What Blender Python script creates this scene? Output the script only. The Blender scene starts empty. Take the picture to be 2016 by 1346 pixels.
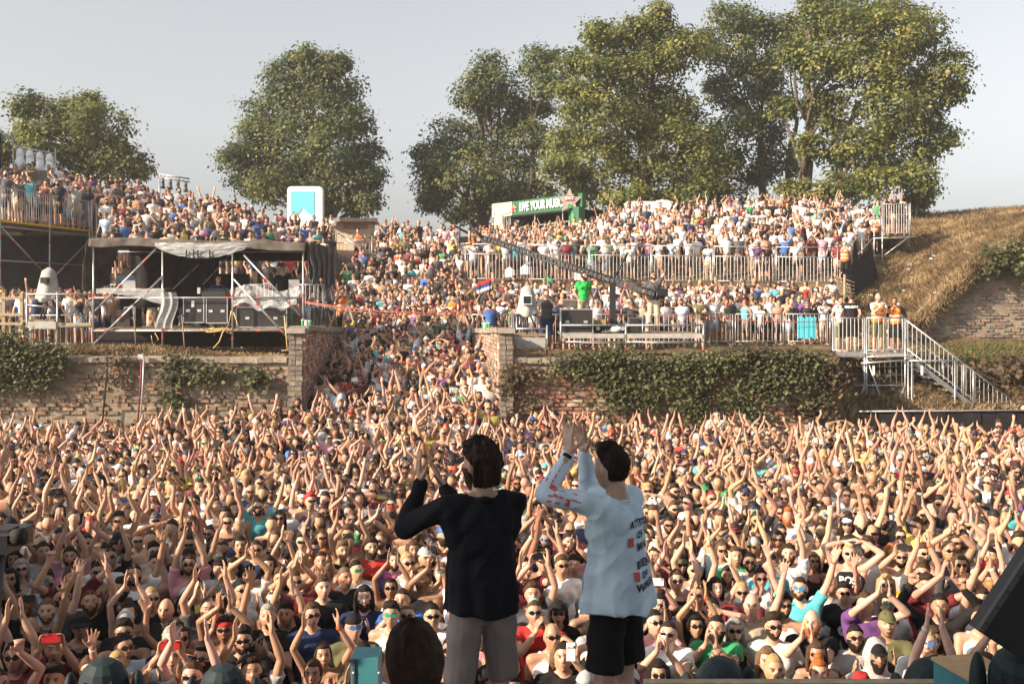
import bpy, bmesh, math, random, time
import numpy as np
from mathutils import Vector, Matrix, noise as mnoise
T0 = time.time()
def lap(s): print('LAP %-18s %.1f' % (s, time.time() - T0))
random.seed(7); RNG = np.random.default_rng(7)
SC = bpy.context.scene
COL = SC.collection
R = math.radians

# ------------------------------------------------------------------ camera, sky, sun, exposure
F = 2000.0                 # focal length in photograph pixels (photo is 2016 wide)
CX, HY, CZ = 1008.0, 590.0, 4.6   # image centre column, horizon row, eye height above the pit floor
cam_d = bpy.data.cameras.new('camera'); cam = bpy.data.objects.new('camera', cam_d); COL.objects.link(cam)
cam_d.sensor_width = 36.0; cam_d.lens = 36.0 * F / 2016.0
cam_d.shift_y = -(673.0 - HY) / 2016.0
cam_d.clip_start = 0.1; cam_d.clip_end = 3000
cam.location = (0, 0, CZ); cam.rotation_euler = (R(90), 0, 0)
SC.camera = cam

SUN_AZ, SUN_EL = R(-62), R(25)    # the low sun stands to the left and a little behind the camera
sun_from = Vector((math.sin(SUN_AZ) * math.cos(SUN_EL), -math.cos(SUN_AZ) * math.cos(SUN_EL), math.sin(SUN_EL)))
wd = bpy.data.worlds.new('World'); SC.world = wd; wd.use_nodes = True
nt = wd.node_tree; nt.nodes.clear()
sky = nt.nodes.new('ShaderNodeTexSky'); sky.sky_type = 'NISHITA'; sky.sun_disc = False
sky.sun_elevation = SUN_EL
sky.sun_rotation = math.atan2(sun_from.x, sun_from.y)
sky.air_density = 1.0; sky.dust_density = 3.0; sky.ozone_density = 1.0
hs = nt.nodes.new('ShaderNodeHueSaturation'); hs.inputs['Saturation'].default_value = 0.22
bg = nt.nodes.new('ShaderNodeBackground'); bg.inputs['Strength'].default_value = 0.104
wo = nt.nodes.new('ShaderNodeOutputWorld')
nt.links.new(sky.outputs[0], hs.inputs['Color']); nt.links.new(hs.outputs[0], bg.inputs[0]); nt.links.new(bg.outputs[0], wo.inputs[0])
sl = bpy.data.lights.new('sun', 'SUN'); sl.energy = 5.0; sl.angle = R(0.6); sl.color = (1.0, 0.80, 0.58)
so = bpy.data.objects.new('sun', sl); COL.objects.link(so); so.rotation_euler = sun_from.to_track_quat('Z', 'Y').to_euler()
so.location = (-30, -20, 40)
SC.view_settings.view_transform = 'Standard'; SC.view_settings.look = 'None'
SC.view_settings.gamma = 1.0; SC.view_settings.use_curve_mapping = False
SC.view_settings.exposure = 1.0
SC.render.engine = 'CYCLES'
SC.cycles.max_bounces = 5; SC.cycles.transparent_max_bounces = 8
SC.cycles.use_denoising = True

def P(px, py, Y):
    """the place that lies at depth Y behind photograph pixel (px, py)"""
    return Vector(((px - CX) * Y / F, Y, CZ + (HY - py) * Y / F))
def PX(px, Y): return (px - CX) * Y / F
def PZ(py, Y): return CZ + (HY - py) * Y / F

# ------------------------------------------------------------------ materials
MAT = {}
def newmat(name, rough=0.7, spec=0.3, metal=0.0):
    m = bpy.data.materials.new(name); m.use_nodes = True
    b = m.node_tree.nodes['Principled BSDF']
    b.inputs['Roughness'].default_value = rough; b.inputs['Specular IOR Level'].default_value = spec; b.inputs['Metallic'].default_value = metal
    MAT[name] = m
    return m, m.node_tree, b
def N(nt, typ, **kw):
    n = nt.nodes.new(typ)
    for k, v in kw.items():
        if k in n.inputs.keys(): n.inputs[k].default_value = v
        else: setattr(n, k, v)
    return n
def ramp(nt, fac, stops):
    r = nt.nodes.new('ShaderNodeValToRGB'); e = r.color_ramp.elements
    e[0].position, e[0].color = stops[0][0], (*stops[0][1], 1)
    e[1].position, e[1].color = stops[-1][0], (*stops[-1][1], 1)
    for p, c in stops[1:-1]:
        x = e.new(p); x.color = (*c, 1)
    nt.links.new(fac, r.inputs[0]); return r.outputs[0]
def coords(nt, kind='Object'):
    return nt.nodes.new('ShaderNodeTexCoord').outputs[kind]
def noisy(name, stops, scale=4.0, rough=0.8, spec=0.25, bump=0.0, bscale=None, detail=6, metal=0.0, kind='Object', objcol=False, bdist=0.02):
    m, t, b = newmat(name, rough, spec, metal)
    n = N(t, 'ShaderNodeTexNoise', Scale=scale, Detail=detail, Roughness=0.65)
    co = coords(t, kind); t.links.new(co, n.inputs['Vector'])
    c = ramp(t, n.outputs[0], stops)
    if objcol:
        oi = N(t, 'ShaderNodeObjectInfo'); mx = N(t, 'ShaderNodeMix', data_type='RGBA', blend_type='MULTIPLY'); mx.inputs[0].default_value = 1
        t.links.new(c, mx.inputs[6]); t.links.new(oi.outputs['Color'], mx.inputs[7]); c = mx.outputs[2]
    t.links.new(c, b.inputs['Base Color'])
    if bump:
        n2 = N(t, 'ShaderNodeTexNoise', Scale=bscale or scale * 3, Detail=5.0); t.links.new(co, n2.inputs['Vector'])
        bp = N(t, 'ShaderNodeBump', Strength=bump, Distance=bdist); t.links.new(n2.outputs[0], bp.inputs['Height']); t.links.new(bp.outputs[0], b.inputs['Normal'])
    return m
def plain(name, col, rough=0.6, spec=0.3, metal=0.0, var=0.12, scale=8.0):
    lo = tuple(c * (1 - var) for c in col); hi = tuple(min(1, c * (1 + var)) for c in col)
    return noisy(name, [(0.3, lo), (0.7, hi)], scale, rough, spec, metal=metal)

noisy('steel', [(0.3, (.30, .31, .32)), (0.55, (.42, .43, .44)), (0.75, (.52, .52, .52))], 9, .42, .5, .15, metal=.55)
plain('dark_steel', (.10, .10, .105), .5, .4, .4)
plain('black_metal', (.022, .022, .025), .45, .4, 0)
plain('black_plastic', (.016, .017, .019), .38, .45, 0)
plain('red_tape', (.62, .09, .06), .6)
plain('yellow_edge', (.72, .42, .05), .6)
noisy('plank_wood', [(0.3, (.16, .12, .085)), (0.7, (.34, .27, .19))], 5, .85, .2, .3)
noisy('rail_wood', [(0.3, (.26, .20, .13)), (0.7, (.42, .33, .22))], 9, .8, .2, .2)
noisy('deck_grey', [(0.3, (.28, .27, .26)), (0.7, (.45, .44, .42))], 6, .8, .2, .2)
noisy('black_cloth', [(0.3, (.014, .013, .014)), (0.7, (.035, .031, .033))], 3, .95, .1, .5, 12)
noisy('dust_sheet', [(0.3, (.06, .052, .046)), (0.7, (.17, .15, .13))], 2.2, .9, .1, .5, 7)
noisy('grey_drape', [(0.3, (.07, .064, .06)), (0.7, (.15, .14, .13))], 2.5, .9, .15, .5, 8)
plain('white_panel', (.78, .79, .80), .5)
plain('cyan_print', (.16, .62, .74), .5)
plain('orange_cloth', (.90, .22, .035), .75, var=.06)
plain('reflective', (.72, .72, .60), .35)
plain('green_board', (.035, .12, .06), .6)
plain('green_can', (.05, .35, .12), .4)
plain('red_paint', (.65, .05, .04), .6)
plain('beige_panel', (.55, .46, .33), .7)
plain('blue_cloth', (.12, .42, .60), .85)
plain('cardboard', (.46, .31, .17), .85, .15)
plain('rope_red', (.55, .10, .09), .7)
plain('rope_yellow', (.55, .40, .16), .8)
plain('laptop_silver', (.55, .56, .57), .35, .5, .5)
plain('case_black', (.030, .027, .028), .55)
plain('teal_case', (.05, .20, .24), .45)
plain('lamp_shell', (.016, .028, .033), .62, .25)
plain('rubber', (.02, .02, .02), .8)
plain('text_white', (.80, .82, .80), .6, var=.02)
plain('text_black', (.02, .02, .022), .7, var=.02)
plain('red_plaque', (.62, .06, .05), .6)
plain('star_grey', (.42, .34, .31), .7, var=.4, scale=12)
# clear film
m, t, b = newmat('plastic_film', .22, .6); b.inputs['Base Color'].default_value = (.72, .74, .76, 1); b.inputs['Alpha'].default_value = .24
m, t, b = newmat('clear_bottle', .12, .6); b.inputs['Base Color'].default_value = (.80, .88, .92, 1); b.inputs['Alpha'].default_value = .55
m, t, b = newmat('wire_mesh', .5, .4, .5)
b.inputs['Base Color'].default_value = (.25, .25, .25, 1)
# things tinted by their object's colour
def tinted(name, rough, spec, var=.10, sss=False, attr=None, bump=0.0, scale=14, sheen=0.0):
    m, t, b = newmat(name, rough, spec)
    oi = N(t, 'ShaderNodeObjectInfo')
    n = N(t, 'ShaderNodeTexNoise', Scale=scale, Detail=3.0); t.links.new(coords(t), n.inputs['Vector'])
    mr = N(t, 'ShaderNodeMapRange'); mr.inputs['From Min'].default_value = .3; mr.inputs['From Max'].default_value = .7
    mr.inputs['To Min'].default_value = 1 - var; mr.inputs['To Max'].default_value = 1 + var
    t.links.new(n.outputs[0], mr.inputs[0])
    mx = N(t, 'ShaderNodeMix', data_type='RGBA', blend_type='MULTIPLY'); mx.inputs[0].default_value = 1
    t.links.new(oi.outputs['Color'], mx.inputs[6]); t.links.new(mr.outputs[0], mx.inputs[7]); c = mx.outputs[2]
    if attr:
        a = N(t, 'ShaderNodeAttribute', attribute_name=attr)
        m2 = N(t, 'ShaderNodeMix', data_type='RGBA', blend_type='MULTIPLY'); m2.inputs[0].default_value = 1
        t.links.new(c, m2.inputs[6]); t.links.new(a.outputs['Color'], m2.inputs[7]); c = m2.outputs[2]
    t.links.new(c, b.inputs['Base Color'])
    if bump:
        n2 = N(t, 'ShaderNodeTexNoise', Scale=scale * 2.2, Detail=4.0); t.links.new(coords(t), n2.inputs['Vector'])
        bp = N(t, 'ShaderNodeBump', Strength=bump, Distance=.01); t.links.new(n2.outputs[0], bp.inputs['Height']); t.links.new(bp.outputs[0], b.inputs['Normal'])
    return m
tinted('skin', .44, .5, .07, attr='tint')
tinted('fabric', .85, .15, .10, bump=.5, scale=7)
tinted('hair', .75, .18, .25, bump=.8, scale=30)
tinted('gloss', .16, .6, .03)
tinted('paint', .45, .4, .06)
# one material for the distant crowd, coloured per point
m, t, b = newmat('crowd_mix', .62, .3)
a = N(t, 'ShaderNodeAttribute', attribute_name='col'); t.links.new(a.outputs['Color'], b.inputs['Base Color'])
# brick: each brick tints itself
m, t, b = newmat('brick', .92, .12)
oi = N(t, 'ShaderNodeObjectInfo'); geo_r = N(t, 'ShaderNodeNewGeometry')
co = coords(t, 'Object'); n = N(t, 'ShaderNodeTexNoise', Scale=9.0, Detail=6.0, Roughness=.7); 
t.links.new(geo_r.outputs['Position'], n.inputs['Vector'])
n3 = N(t, 'ShaderNodeTexNoise', Scale=.9, Detail=5.0, Roughness=.6); t.links.new(geo_r.outputs['Position'], n3.inputs['Vector'])
c = ramp(t, n.outputs[0], [(.28, (.45, .43, .42)), (.5, (.95, .95, .95)), (.75, (1.25, 1.2, 1.15))])
mx = N(t, 'ShaderNodeMix', data_type='RGBA', blend_type='MULTIPLY'); mx.inputs[0].default_value = 1
t.links.new(oi.outputs['Color'], mx.inputs[6]); t.links.new(c, mx.inputs[7])
at = N(t, 'ShaderNodeAttribute', attribute_name='tint')
mx3 = N(t, 'ShaderNodeMix', data_type='RGBA', blend_type='MULTIPLY'); mx3.inputs[0].default_value = 1
t.links.new(mx.outputs[2], mx3.inputs[6]); t.links.new(at.outputs['Color'], mx3.inputs[7])
mx2 = N(t, 'ShaderNodeMix', data_type='RGBA'); t.links.new(ramp(t, n3.outputs[0], [(.45, (0, 0, 0)), (.65, (.75, .75, .75))]), mx2.inputs[0])
t.links.new(mx3.outputs[2], mx2.inputs[6]); mx2.inputs[7].default_value = (.21, .165, .12, 1)
t.links.new(mx2.outputs[2], b.inputs['Base Color'])
bp = N(t, 'ShaderNodeBump', Strength=.6, Distance=.02); t.links.new(n.outputs[0], bp.inputs['Height']); t.links.new(bp.outputs[0], b.inputs['Normal'])
noisy('mortar', [(.3, (.17, .14, .11)), (.55, (.27, .225, .175)), (.8, (.38, .33, .27))], 2.5, .95, .1, .8, 14, kind='Generated' if False else 'Object')
noisy('coping', [(.3, (.20, .17, .14)), (.7, (.42, .38, .33))], 3, .92, .15, .6, 10)
noisy('dry_ground', [(.25, (.05, .036, .025)), (.5, (.13, .09, .055)), (.75, (.25, .18, .105))], .9, .95, .1, .7, 9, bdist=.06)
noisy('pit_ground', [(.3, (.10, .09, .08)), (.7, (.20, .18, .16))], 1.5, .95, .1, .3)
noisy('straw', [(.36, (.07, .05, .03)), (.5, (.18, .125, .07)), (.64, (.40, .29, .16))], .55, .9, .1)
noisy('grass_blade', [(.3, (.07, .08, .03)), (.7, (.15, .15, .06))], 3, .9, .1)
noisy('bark', [(.3, (.05, .04, .03)), (.7, (.13, .105, .08))], 6, .95, .1, .8, 20)
def leafmat(name, stops):
    m, t, b = newmat(name, .55, .3)
    a = N(t, 'ShaderNodeAttribute', attribute_name='tint')
    c = ramp(t, a.outputs['Fac'], stops)
    t.links.new(c, b.inputs['Base Color'])
    tr = N(t, 'ShaderNodeBsdfTranslucent'); t.links.new(c, tr.inputs[0])
    ms = N(t, 'ShaderNodeMixShader'); ms.inputs[0].default_value = .42
    o = t.nodes['Material Output']; t.links.new(b.outputs[0], ms.inputs[1]); t.links.new(tr.outputs[0], ms.inputs[2]); t.links.new(ms.outputs[0], o.inputs[0])
leafmat('leaf_tree', [(0, (.06, .09, .032)), (.5, (.155, .18, .05)), (1, (.34, .315, .095))])
leafmat('leaf_cool', [(0, (.045, .085, .05)), (.5, (.12, .155, .068)), (1, (.26, .25, .09))])
leafmat('leaf_ivy', [(0, (.05, .06, .03)), (.5, (.11, .12, .055)), (1, (.25, .24, .11))])
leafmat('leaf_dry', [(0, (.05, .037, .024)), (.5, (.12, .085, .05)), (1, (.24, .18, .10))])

# ------------------------------------------------------------------ object helpers
def tag(o, label=None, cat=None, group=None, kind=None):
    if label: o['label'] = label
    if cat: o['category'] = cat
    if group: o['group'] = group
    if kind: o['kind'] = kind
    return o
def link(name, data, parent=None, mat=None, color=None):
    o = bpy.data.objects.new(name, data); COL.objects.link(o)
    if parent is not None: o.parent = parent
    if mat is not None and data is not None and not data.materials: data.materials.append(MAT[mat] if isinstance(mat, str) else mat)
    if color is not None: o.color = (*color[:3], 1)
    return o
def empty(name, loc=(0, 0, 0), rz=0, **kw):
    o = bpy.data.objects.new(name, None); COL.objects.link(o); o.location = loc; o.rotation_euler = (0, 0, rz)
    o.empty_display_size = .1
    return tag(o, **kw)
def mesh_np(name, v, f, mats=(), smooth=False, fmat=None, attrs=None):
    """v: (n,3) array; f: list of tuples or (m,3|4) array"""
    me = bpy.data.meshes.new(name)
    if isinstance(f, np.ndarray):
        m, k = f.shape
        me.vertices.add(len(v)); me.vertices.foreach_set('co', np.ascontiguousarray(v, dtype=np.float32).ravel())
        me.loops.add(m * k); me.loops.foreach_set('vertex_index', np.ascontiguousarray(f, dtype=np.int32).ravel())
        me.polygons.add(m); me.polygons.foreach_set('loop_start', np.arange(0, m * k, k, dtype=np.int32))
        if fmat is not None: me.polygons.foreach_set('material_index', np.ascontiguousarray(fmat, dtype=np.int32))
        if smooth: me.polygons.foreach_set('use_smooth', np.ones(m, dtype=bool))
        me.update(calc_edges=True)
    else:
        me.from_pydata([tuple(p) for p in v], [], f); me.update()
        if smooth: me.polygons.foreach_set('use_smooth', np.ones(len(me.polygons), dtype=bool))
        if fmat is not None: me.polygons.foreach_set('material_index', np.array(fmat, dtype=np.int32))
    for mt in mats: me.materials.append(MAT[mt] if isinstance(mt, str) else mt)
    for k2, arr in (attrs or {}).items():
        a = me.attributes.new(k2, 'FLOAT_COLOR', 'POINT'); c = np.ones((len(me.vertices), 4), dtype=np.float32); c[:, :3] = arr
        a.data.foreach_set('color', c.ravel())
    return me
def rot_to(d):
    """3x3 array whose z column is d"""
    d = np.array(d, float); d /= max(np.linalg.norm(d), 1e-9)
    a = np.array([0, 0, 1.0]) if abs(d[2]) < .95 else np.array([1.0, 0, 0])
    x = np.cross(a, d); x /= np.linalg.norm(x); y = np.cross(d, x)
    return np.stack([x, y, d], 1)
class Geo:
    """collects closed shapes into one mesh"""
    def __init__(s): s.v = []; s.f = []; s.m = []; s.n = 0
    def add(s, v, f, mi=0):
        v = np.asarray(v, float); s.v.append(v)
        for q in f: s.f.append(tuple(i + s.n for i in q)); s.m.append(mi)
        s.n += len(v); return s
    def box(s, c, size, M=None, mi=0):
        h = np.array(size) / 2; v = np.array([[x, y, z] for x in (-1, 1) for y in (-1, 1) for z in (-1, 1)]) * h
        if M is not None: v = v @ np.array(M).T
        v = v + np.array(c)
        return s.add(v, [(0, 1, 3, 2), (4, 6, 7, 5), (0, 4, 5, 1), (2, 3, 7, 6), (0, 2, 6, 4), (1, 5, 7, 3)], mi)
    def tube(s, a, b, r, r2=None, n=8, mi=0):
        a = np.array(a, float); b = np.array(b, float); r2 = r if r2 is None else r2; M = rot_to(b - a)
        an = np.arange(n) * 2 * math.pi / n; c = np.stack([np.cos(an), np.sin(an), 0 * an], 1) @ M.T
        v = np.concatenate([a + c * r, b + c * r2])
        f = [(i, (i + 1) % n, n + (i + 1) % n, n + i) for i in range(n)] + [tuple(range(n - 1, -1, -1)), tuple(range(n, 2 * n))]
        return s.add(v, f, mi)
    def path(s, pts, r, n=6, mi=0):
        pts = [np.array(p, float) for p in pts]; rs = r if isinstance(r, (list, tuple)) else [r] * len(pts)
        an = np.arange(n) * 2 * math.pi / n; V = []
        for i, p in enumerate(pts):
            d = pts[min(i + 1, len(pts) - 1)] - pts[max(i - 1, 0)]; M = rot_to(d)
            V.append(p + np.stack([np.cos(an), np.sin(an), 0 * an], 1) @ M.T * rs[i])
        f = []
        for k in range(len(pts) - 1):
            f += [(k * n + i, k * n + (i + 1) % n, (k + 1) * n + (i + 1) % n, (k + 1) * n + i) for i in range(n)]
        f += [tuple(range(n - 1, -1, -1)), tuple(range((len(pts) - 1) * n, len(pts) * n))]
        return s.add(np.concatenate(V), f, mi)
    def ell(s, c, r, M=None, n=14, m=9, mi=0):
        v = [(0, 0, 1)]
        for j in range(1, m):
            t = math.pi * j / m
            v += [(math.sin(t) * math.cos(2 * math.pi * i / n), math.sin(t) * math.sin(2 * math.pi * i / n), math.cos(t)) for i in range(n)]
        v.append((0, 0, -1)); v = np.array(v) * np.array(r)
        if M is not None: v = v @ np.array(M).T
        v = v + np.array(c)
        f = [(0, 1 + i, 1 + (i + 1) % n) for i in range(n)]
        for j in range(m - 2):
            a = 1 + j * n; b = a + n
            f += [(a + i, b + i, b + (i + 1) % n, a + (i + 1) % n) for i in range(n)]
        a = 1 + (m - 2) * n; L = len(v) - 1
        f += [(a + (i + 1) % n, a + i, L) for i in range(n)]
        return s.add(v, f, mi)
    def cap(s, a, b, ra, rb, n=12):
        """tapered capsule"""
        a = np.array(a, float); b = np.array(b, float); d = b - a; M = rot_to(d)
        rings = []
        for t in (0.08, .38, .7, 1.0):
            rings.append((a - M[:, 2] * ra * math.cos(t * math.pi / 2), ra * math.sin(t * math.pi / 2)))
        for t in (1.0, .7, .38, .08):
            rings.append((b + M[:, 2] * rb * math.cos(t * math.pi / 2), rb * math.sin(t * math.pi / 2)))
        an = np.arange(n) * 2 * math.pi / n; u = np.stack([np.cos(an), np.sin(an), 0 * an], 1) @ M.T
        v = np.concatenate([c + u * r for c, r in rings]); f = []
        for k in range(len(rings) - 1):
            f += [(k * n + i, k * n + (i + 1) % n, (k + 1) * n + (i + 1) % n, (k + 1) * n + i) for i in range(n)]
        f += [tuple(range(n - 1, -1, -1)), tuple(range((len(rings) - 1) * n, len(rings) * n))]
        return s.add(v, f)
    def mesh(s, name, mats=(), smooth=False):
        return mesh_np(name, np.concatenate(s.v), s.f, mats, smooth, s.m)
    def obj(s, name, mat, parent=None, smooth=False, color=None, **kw):
        mats = mat if isinstance(mat, (list, tuple)) else [mat]
        return tag(link(name, s.mesh(name, mats, smooth), parent, color=color), **kw)
def npv(me):
    a = np.empty(len(me.vertices) * 3, dtype=np.float32); me.vertices.foreach_get('co', a); return a.reshape(-1, 3).astype(float)
def setv(me, v): me.vertices.foreach_set('co', np.ascontiguousarray(v, dtype=np.float32).ravel()); me.update()
BENCH = bpy.data.scenes.new('bench')      # an empty side scene where modifiers are evaluated quickly; removed at the end
def modmesh(me, mods, name='mesh'):
    o = bpy.data.objects.new('tmp', me); BENCH.collection.objects.link(o)
    for typ, kw in mods:
        md = o.modifiers.new('m', typ)
        for k, v in kw.items(): setattr(md, k, v)
    vl = BENCH.view_layers[0]; vl.update(); dg = vl.depsgraph
    r = bpy.data.meshes.new_from_object(o.evaluated_get(dg)); r.name = name
    bpy.data.objects.remove(o)
    return r
def frozen(o): return o.matrix_world
# ------------------------------------------------------------------ people
# a figure stands with its feet at z = 0 and faces -y; x > 0 is its left side
def rx(a): c, s = math.cos(a), math.sin(a); return np.array([[1, 0, 0], [0, c, -s], [0, s, c]])
def rz_(a): c, s = math.cos(a), math.sin(a); return np.array([[c, -s, 0], [s, c, 0], [0, 0, 1]])
def head_dirs(nu=26, nv=20):
    D = [(0, 0, 1.0)]
    for j in range(1, nv):
        t = math.pi * j / nv
        D += [(math.sin(t) * math.cos(2 * math.pi * i / nu), math.sin(t) * math.sin(2 * math.pi * i / nu), math.cos(t)) for i in range(nu)]
    D.append((0, 0, -1.0)); D = np.array(D)
    f = [(0, 1 + i, 1 + (i + 1) % nu) for i in range(nu)]
    for j in range(nv - 2):
        a = 1 + j * nu; b = a + nu
        f += [(a + i, b + i, b + (i + 1) % nu, a + (i + 1) % nu) for i in range(nu)]
    a = 1 + (nv - 2) * nu; L = len(D) - 1
    f += [(a + (i + 1) % nu, a + i, L) for i in range(nu)]
    return D, f
def head_surf(D, fem=False, var=None):
    if var is not None:
        v = head_surf(D, fem); t = np.clip(-D[:, 2], 0, 1)[:, None]; return v * (1 + (np.array((var[0], var[1], var[2])) )) * (1 + np.array((var[3], 0, 0)) * t)
    x, y, z = D[:, 0], D[:, 1], D[:, 2]; t = np.clip(-z, 0, 1); fr = np.clip(-y, 0, 1); bk = np.clip(y, 0, 1)
    jaw = .30 if fem else .20
    X = x * .077 * (1 - jaw * t ** 1.6) * (1 - .05 * np.clip(z, 0, 1)); Y = y * .096 * (1 + .07 * bk * np.clip(z + .2, 0, 1)); Z = z * .122
    Y = Y * (1 - .42 * bk * t ** .8) - .014 * t * fr
    Y = np.where(y < 0, Y * (1 - .06 * fr), Y)
    for sx in (-1, 1):
        g = np.exp(-(((X - sx * .031) / .017) ** 2 + ((Z - .010) / .013) ** 2)) * (y < 0); Y = Y + .011 * g
        g = np.exp(-(((X - sx * .030) / .022) ** 2 + ((Z - .034) / .008) ** 2)) * (y < 0); Y = Y - .004 * g
        g = np.exp(-(((X - sx * .045) / .018) ** 2 + ((Z + .02) / .016) ** 2)) * (y < 0); Y = Y - .004 * g
    Y = Y - .012 * np.exp(-((X / .030) ** 2 + ((Z + .103) / .022) ** 2)) * (y < 0)
    return np.stack([X, Y, Z], 1)
HD, HF = head_dirs()
def add_head(g, C, M, fem=False, openm=False, var=None):
    v = head_surf(HD, fem, var); g.add(v @ M.T + C, HF)
    T = lambda p: np.array(p) @ M.T + C
    q_ = 0 if var is None else var[4]
    g.cap(T((0, -.086, .022)), T((0, -.104 - q_, -.018 - q_)), .008, .0115 + q_ * .3, 8)
    g.ell(T((0, -.103 - q_, -.022 - q_)), np.array((.0165, .011, .009)), M, 8, 6)
    for s in (-1, 1): g.ell(T((s * .077, .006, -.004)), (.009, .020, .032), M @ rz_(s * .35), 8, 6)
    g.ell(T((0, -.091, -.050)), (.022, .009, .006), M, 8, 6)
    g.ell(T((0, -.089, -.064 - (.012 if openm else 0))), (.019, .009, .006), M, 8, 6)
def head_tint(p, openm=False, stubble=0.0):
    """p: points in the head's own frame -> rgb factors"""
    x, y, z = p[:, 0], p[:, 1], p[:, 2]; ax = np.abs(x); n = len(p)
    inh = (np.abs(z) < .16) & (ax < .12) & (np.abs(y) < .14)
    c = np.ones((n, 3)); fr = inh & (y < -.05)
    def put(mask, col): c[mask] = col
    if stubble: 
        mk = inh & (z < -.03) & (y < -.0) & (z > -.125); c[mk] = c[mk] * (1 - stubble * np.array([.8, .85, .9]))
    ck = np.exp(-(((ax - .042) / .02) ** 2 + ((z + .02) / .02) ** 2)) + np.exp(-((ax / .014) ** 2 + ((z + .02) / .014) ** 2)); ck = (ck * fr)[:, None]; c = c * (1 - ck * np.array((-.02, .14, .15)))
    put(fr & (np.abs(z - .031 - .1 * (ax - .03)) < .0055) & (ax > .012) & (ax < .050), (.20, .17, .16))
    put(fr & ((((ax - .031) / .015) ** 2 + ((z - .011) / .0075) ** 2) < 1), (.26, .22, .22))
    put(fr & ((((ax - .031) / .006) ** 2 + ((z - .011) / .006) ** 2) < 1), (.10, .08, .08))
    if openm:
        put(fr & (((ax / .021) ** 2 + ((z + .062) / .015) ** 2) < 1), (.22, .07, .06))
        put(fr & (ax < .014) & (np.abs(z + .054) < .004), (1.2, 1.2, 1.1))
    else:
        put(fr & (((ax / .023) ** 2 + ((z + .057) / .010) ** 2) < 1), (.80, .52, .48))
    put(fr & (ax < .012) & (np.abs(z + .031) < .003), (.6, .5, .48))
    ear = inh & (ax > .078); c[ear] = (1.0, .86, .82)
    return c
L1, L2 = .285, .255
def ik(S, W, pole):
    S, W, pole = map(lambda q: np.array(q, float), (S, W, pole)); d = W - S; n = np.linalg.norm(d)
    mx = (L1 + L2) * .995
    if n > mx: W = S + d / n * mx; d = W - S; n = mx
    if n < .12: n = .12
    a = (L1 ** 2 - L2 ** 2 + n * n) / (2 * n); h = math.sqrt(max(L1 ** 2 - a * a, 1e-6)); u = d / n
    pl = pole - u * (pole @ u); pl /= max(np.linalg.norm(pl), 1e-6)
    return S + u * a + pl * h, W
def add_hand(g, W, d, nrm, side, curl=0.1, spread=.12, rf=.0095, fs=8):
    """hand at wrist W; d: finger direction; nrm: palm normal; side: unit vector toward the thumb"""
    d = np.array(d, float); d /= np.linalg.norm(d); nrm = np.array(nrm, float); nrm -= d * (nrm @ d); nrm /= np.linalg.norm(nrm)
    s = np.cross(d, nrm); s *= np.sign(s @ np.array(side)) or 1
    for k, o in enumerate((-.028, -.009, .010, .028)):
        g.cap(W + d * .012 + s * o * .7, W + d * .088 + s * o, .0145, .0125, fs)
    Ls = (.055, .070, .077, .068); offs = (-.032, -.0115, .0095, .031)
    for k in range(4):
        L = Ls[k]; fd = d + s * spread * (offs[k] / .03); fd /= np.linalg.norm(fd)
        a = W + d * .090 + s * offs[k] * 1.02; c1 = curl * 1.1; 
        f1 = fd * math.cos(c1) + nrm * math.sin(c1); b = a + f1 * L * .52
        c2 = curl * 2.6; f2 = fd * math.cos(c2) + nrm * math.sin(c2); e = b + f2 * L * .50
        g.cap(a, b, rf * 1.06, rf, fs); g.cap(b, e, rf, rf * .82, fs)
    a = W + d * .022 + s * .028 + nrm * .006; td = d * .62 + s * .72 + nrm * (.25 + curl * .3); td /= np.linalg.norm(td)
    b = a + td * .048; t2 = d * .85 + s * (.42 - curl * .5) + nrm * (.25 + curl * .5); t2 /= np.linalg.norm(t2)
    g.cap(a, b, .0145, .0115, fs); g.cap(b, b + t2 * .036, .0112, .009, fs)
# pose: (left wrist, right wrist, left pole, right pole, left finger dir, right finger dir, left palm, right palm, curl L, curl R, pitch)
def sym(w, pole, fd, pn, curl=.12, pitch=.12, spread=.1):
    m = lambda p: (-p[0], p[1], p[2])
    return dict(W=(w, m(w)), P=(pole, m(pole)), D=(fd, m(fd)), N=(pn, m(pn)), C=(curl, curl), pitch=pitch, spread=spread)
DOWN = dict(W=(.25, -.03, .95), P=(.3, .6, -.2), D=(.0, -.1, -1), N=(-1, 0, 0), C=.35)
def one(w, pole, fd, pn, curl=.12, pitch=.1, other=None, spread=.22):
    o = other or DOWN; m = lambda p: (-p[0], p[1], p[2])
    return dict(W=(w, m(o['W'])), P=(pole, m(o['P'])), D=(fd, m(o['D'])), N=(pn, m(o['N'])), C=(curl, o['C']), pitch=pitch, spread=spread)
CHEST = dict(W=(.06, -.28, 1.22), P=(.5, .1, -.8), D=(-.5, -.5, .4), N=(-.6, .4, 0), C=.3)
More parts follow.
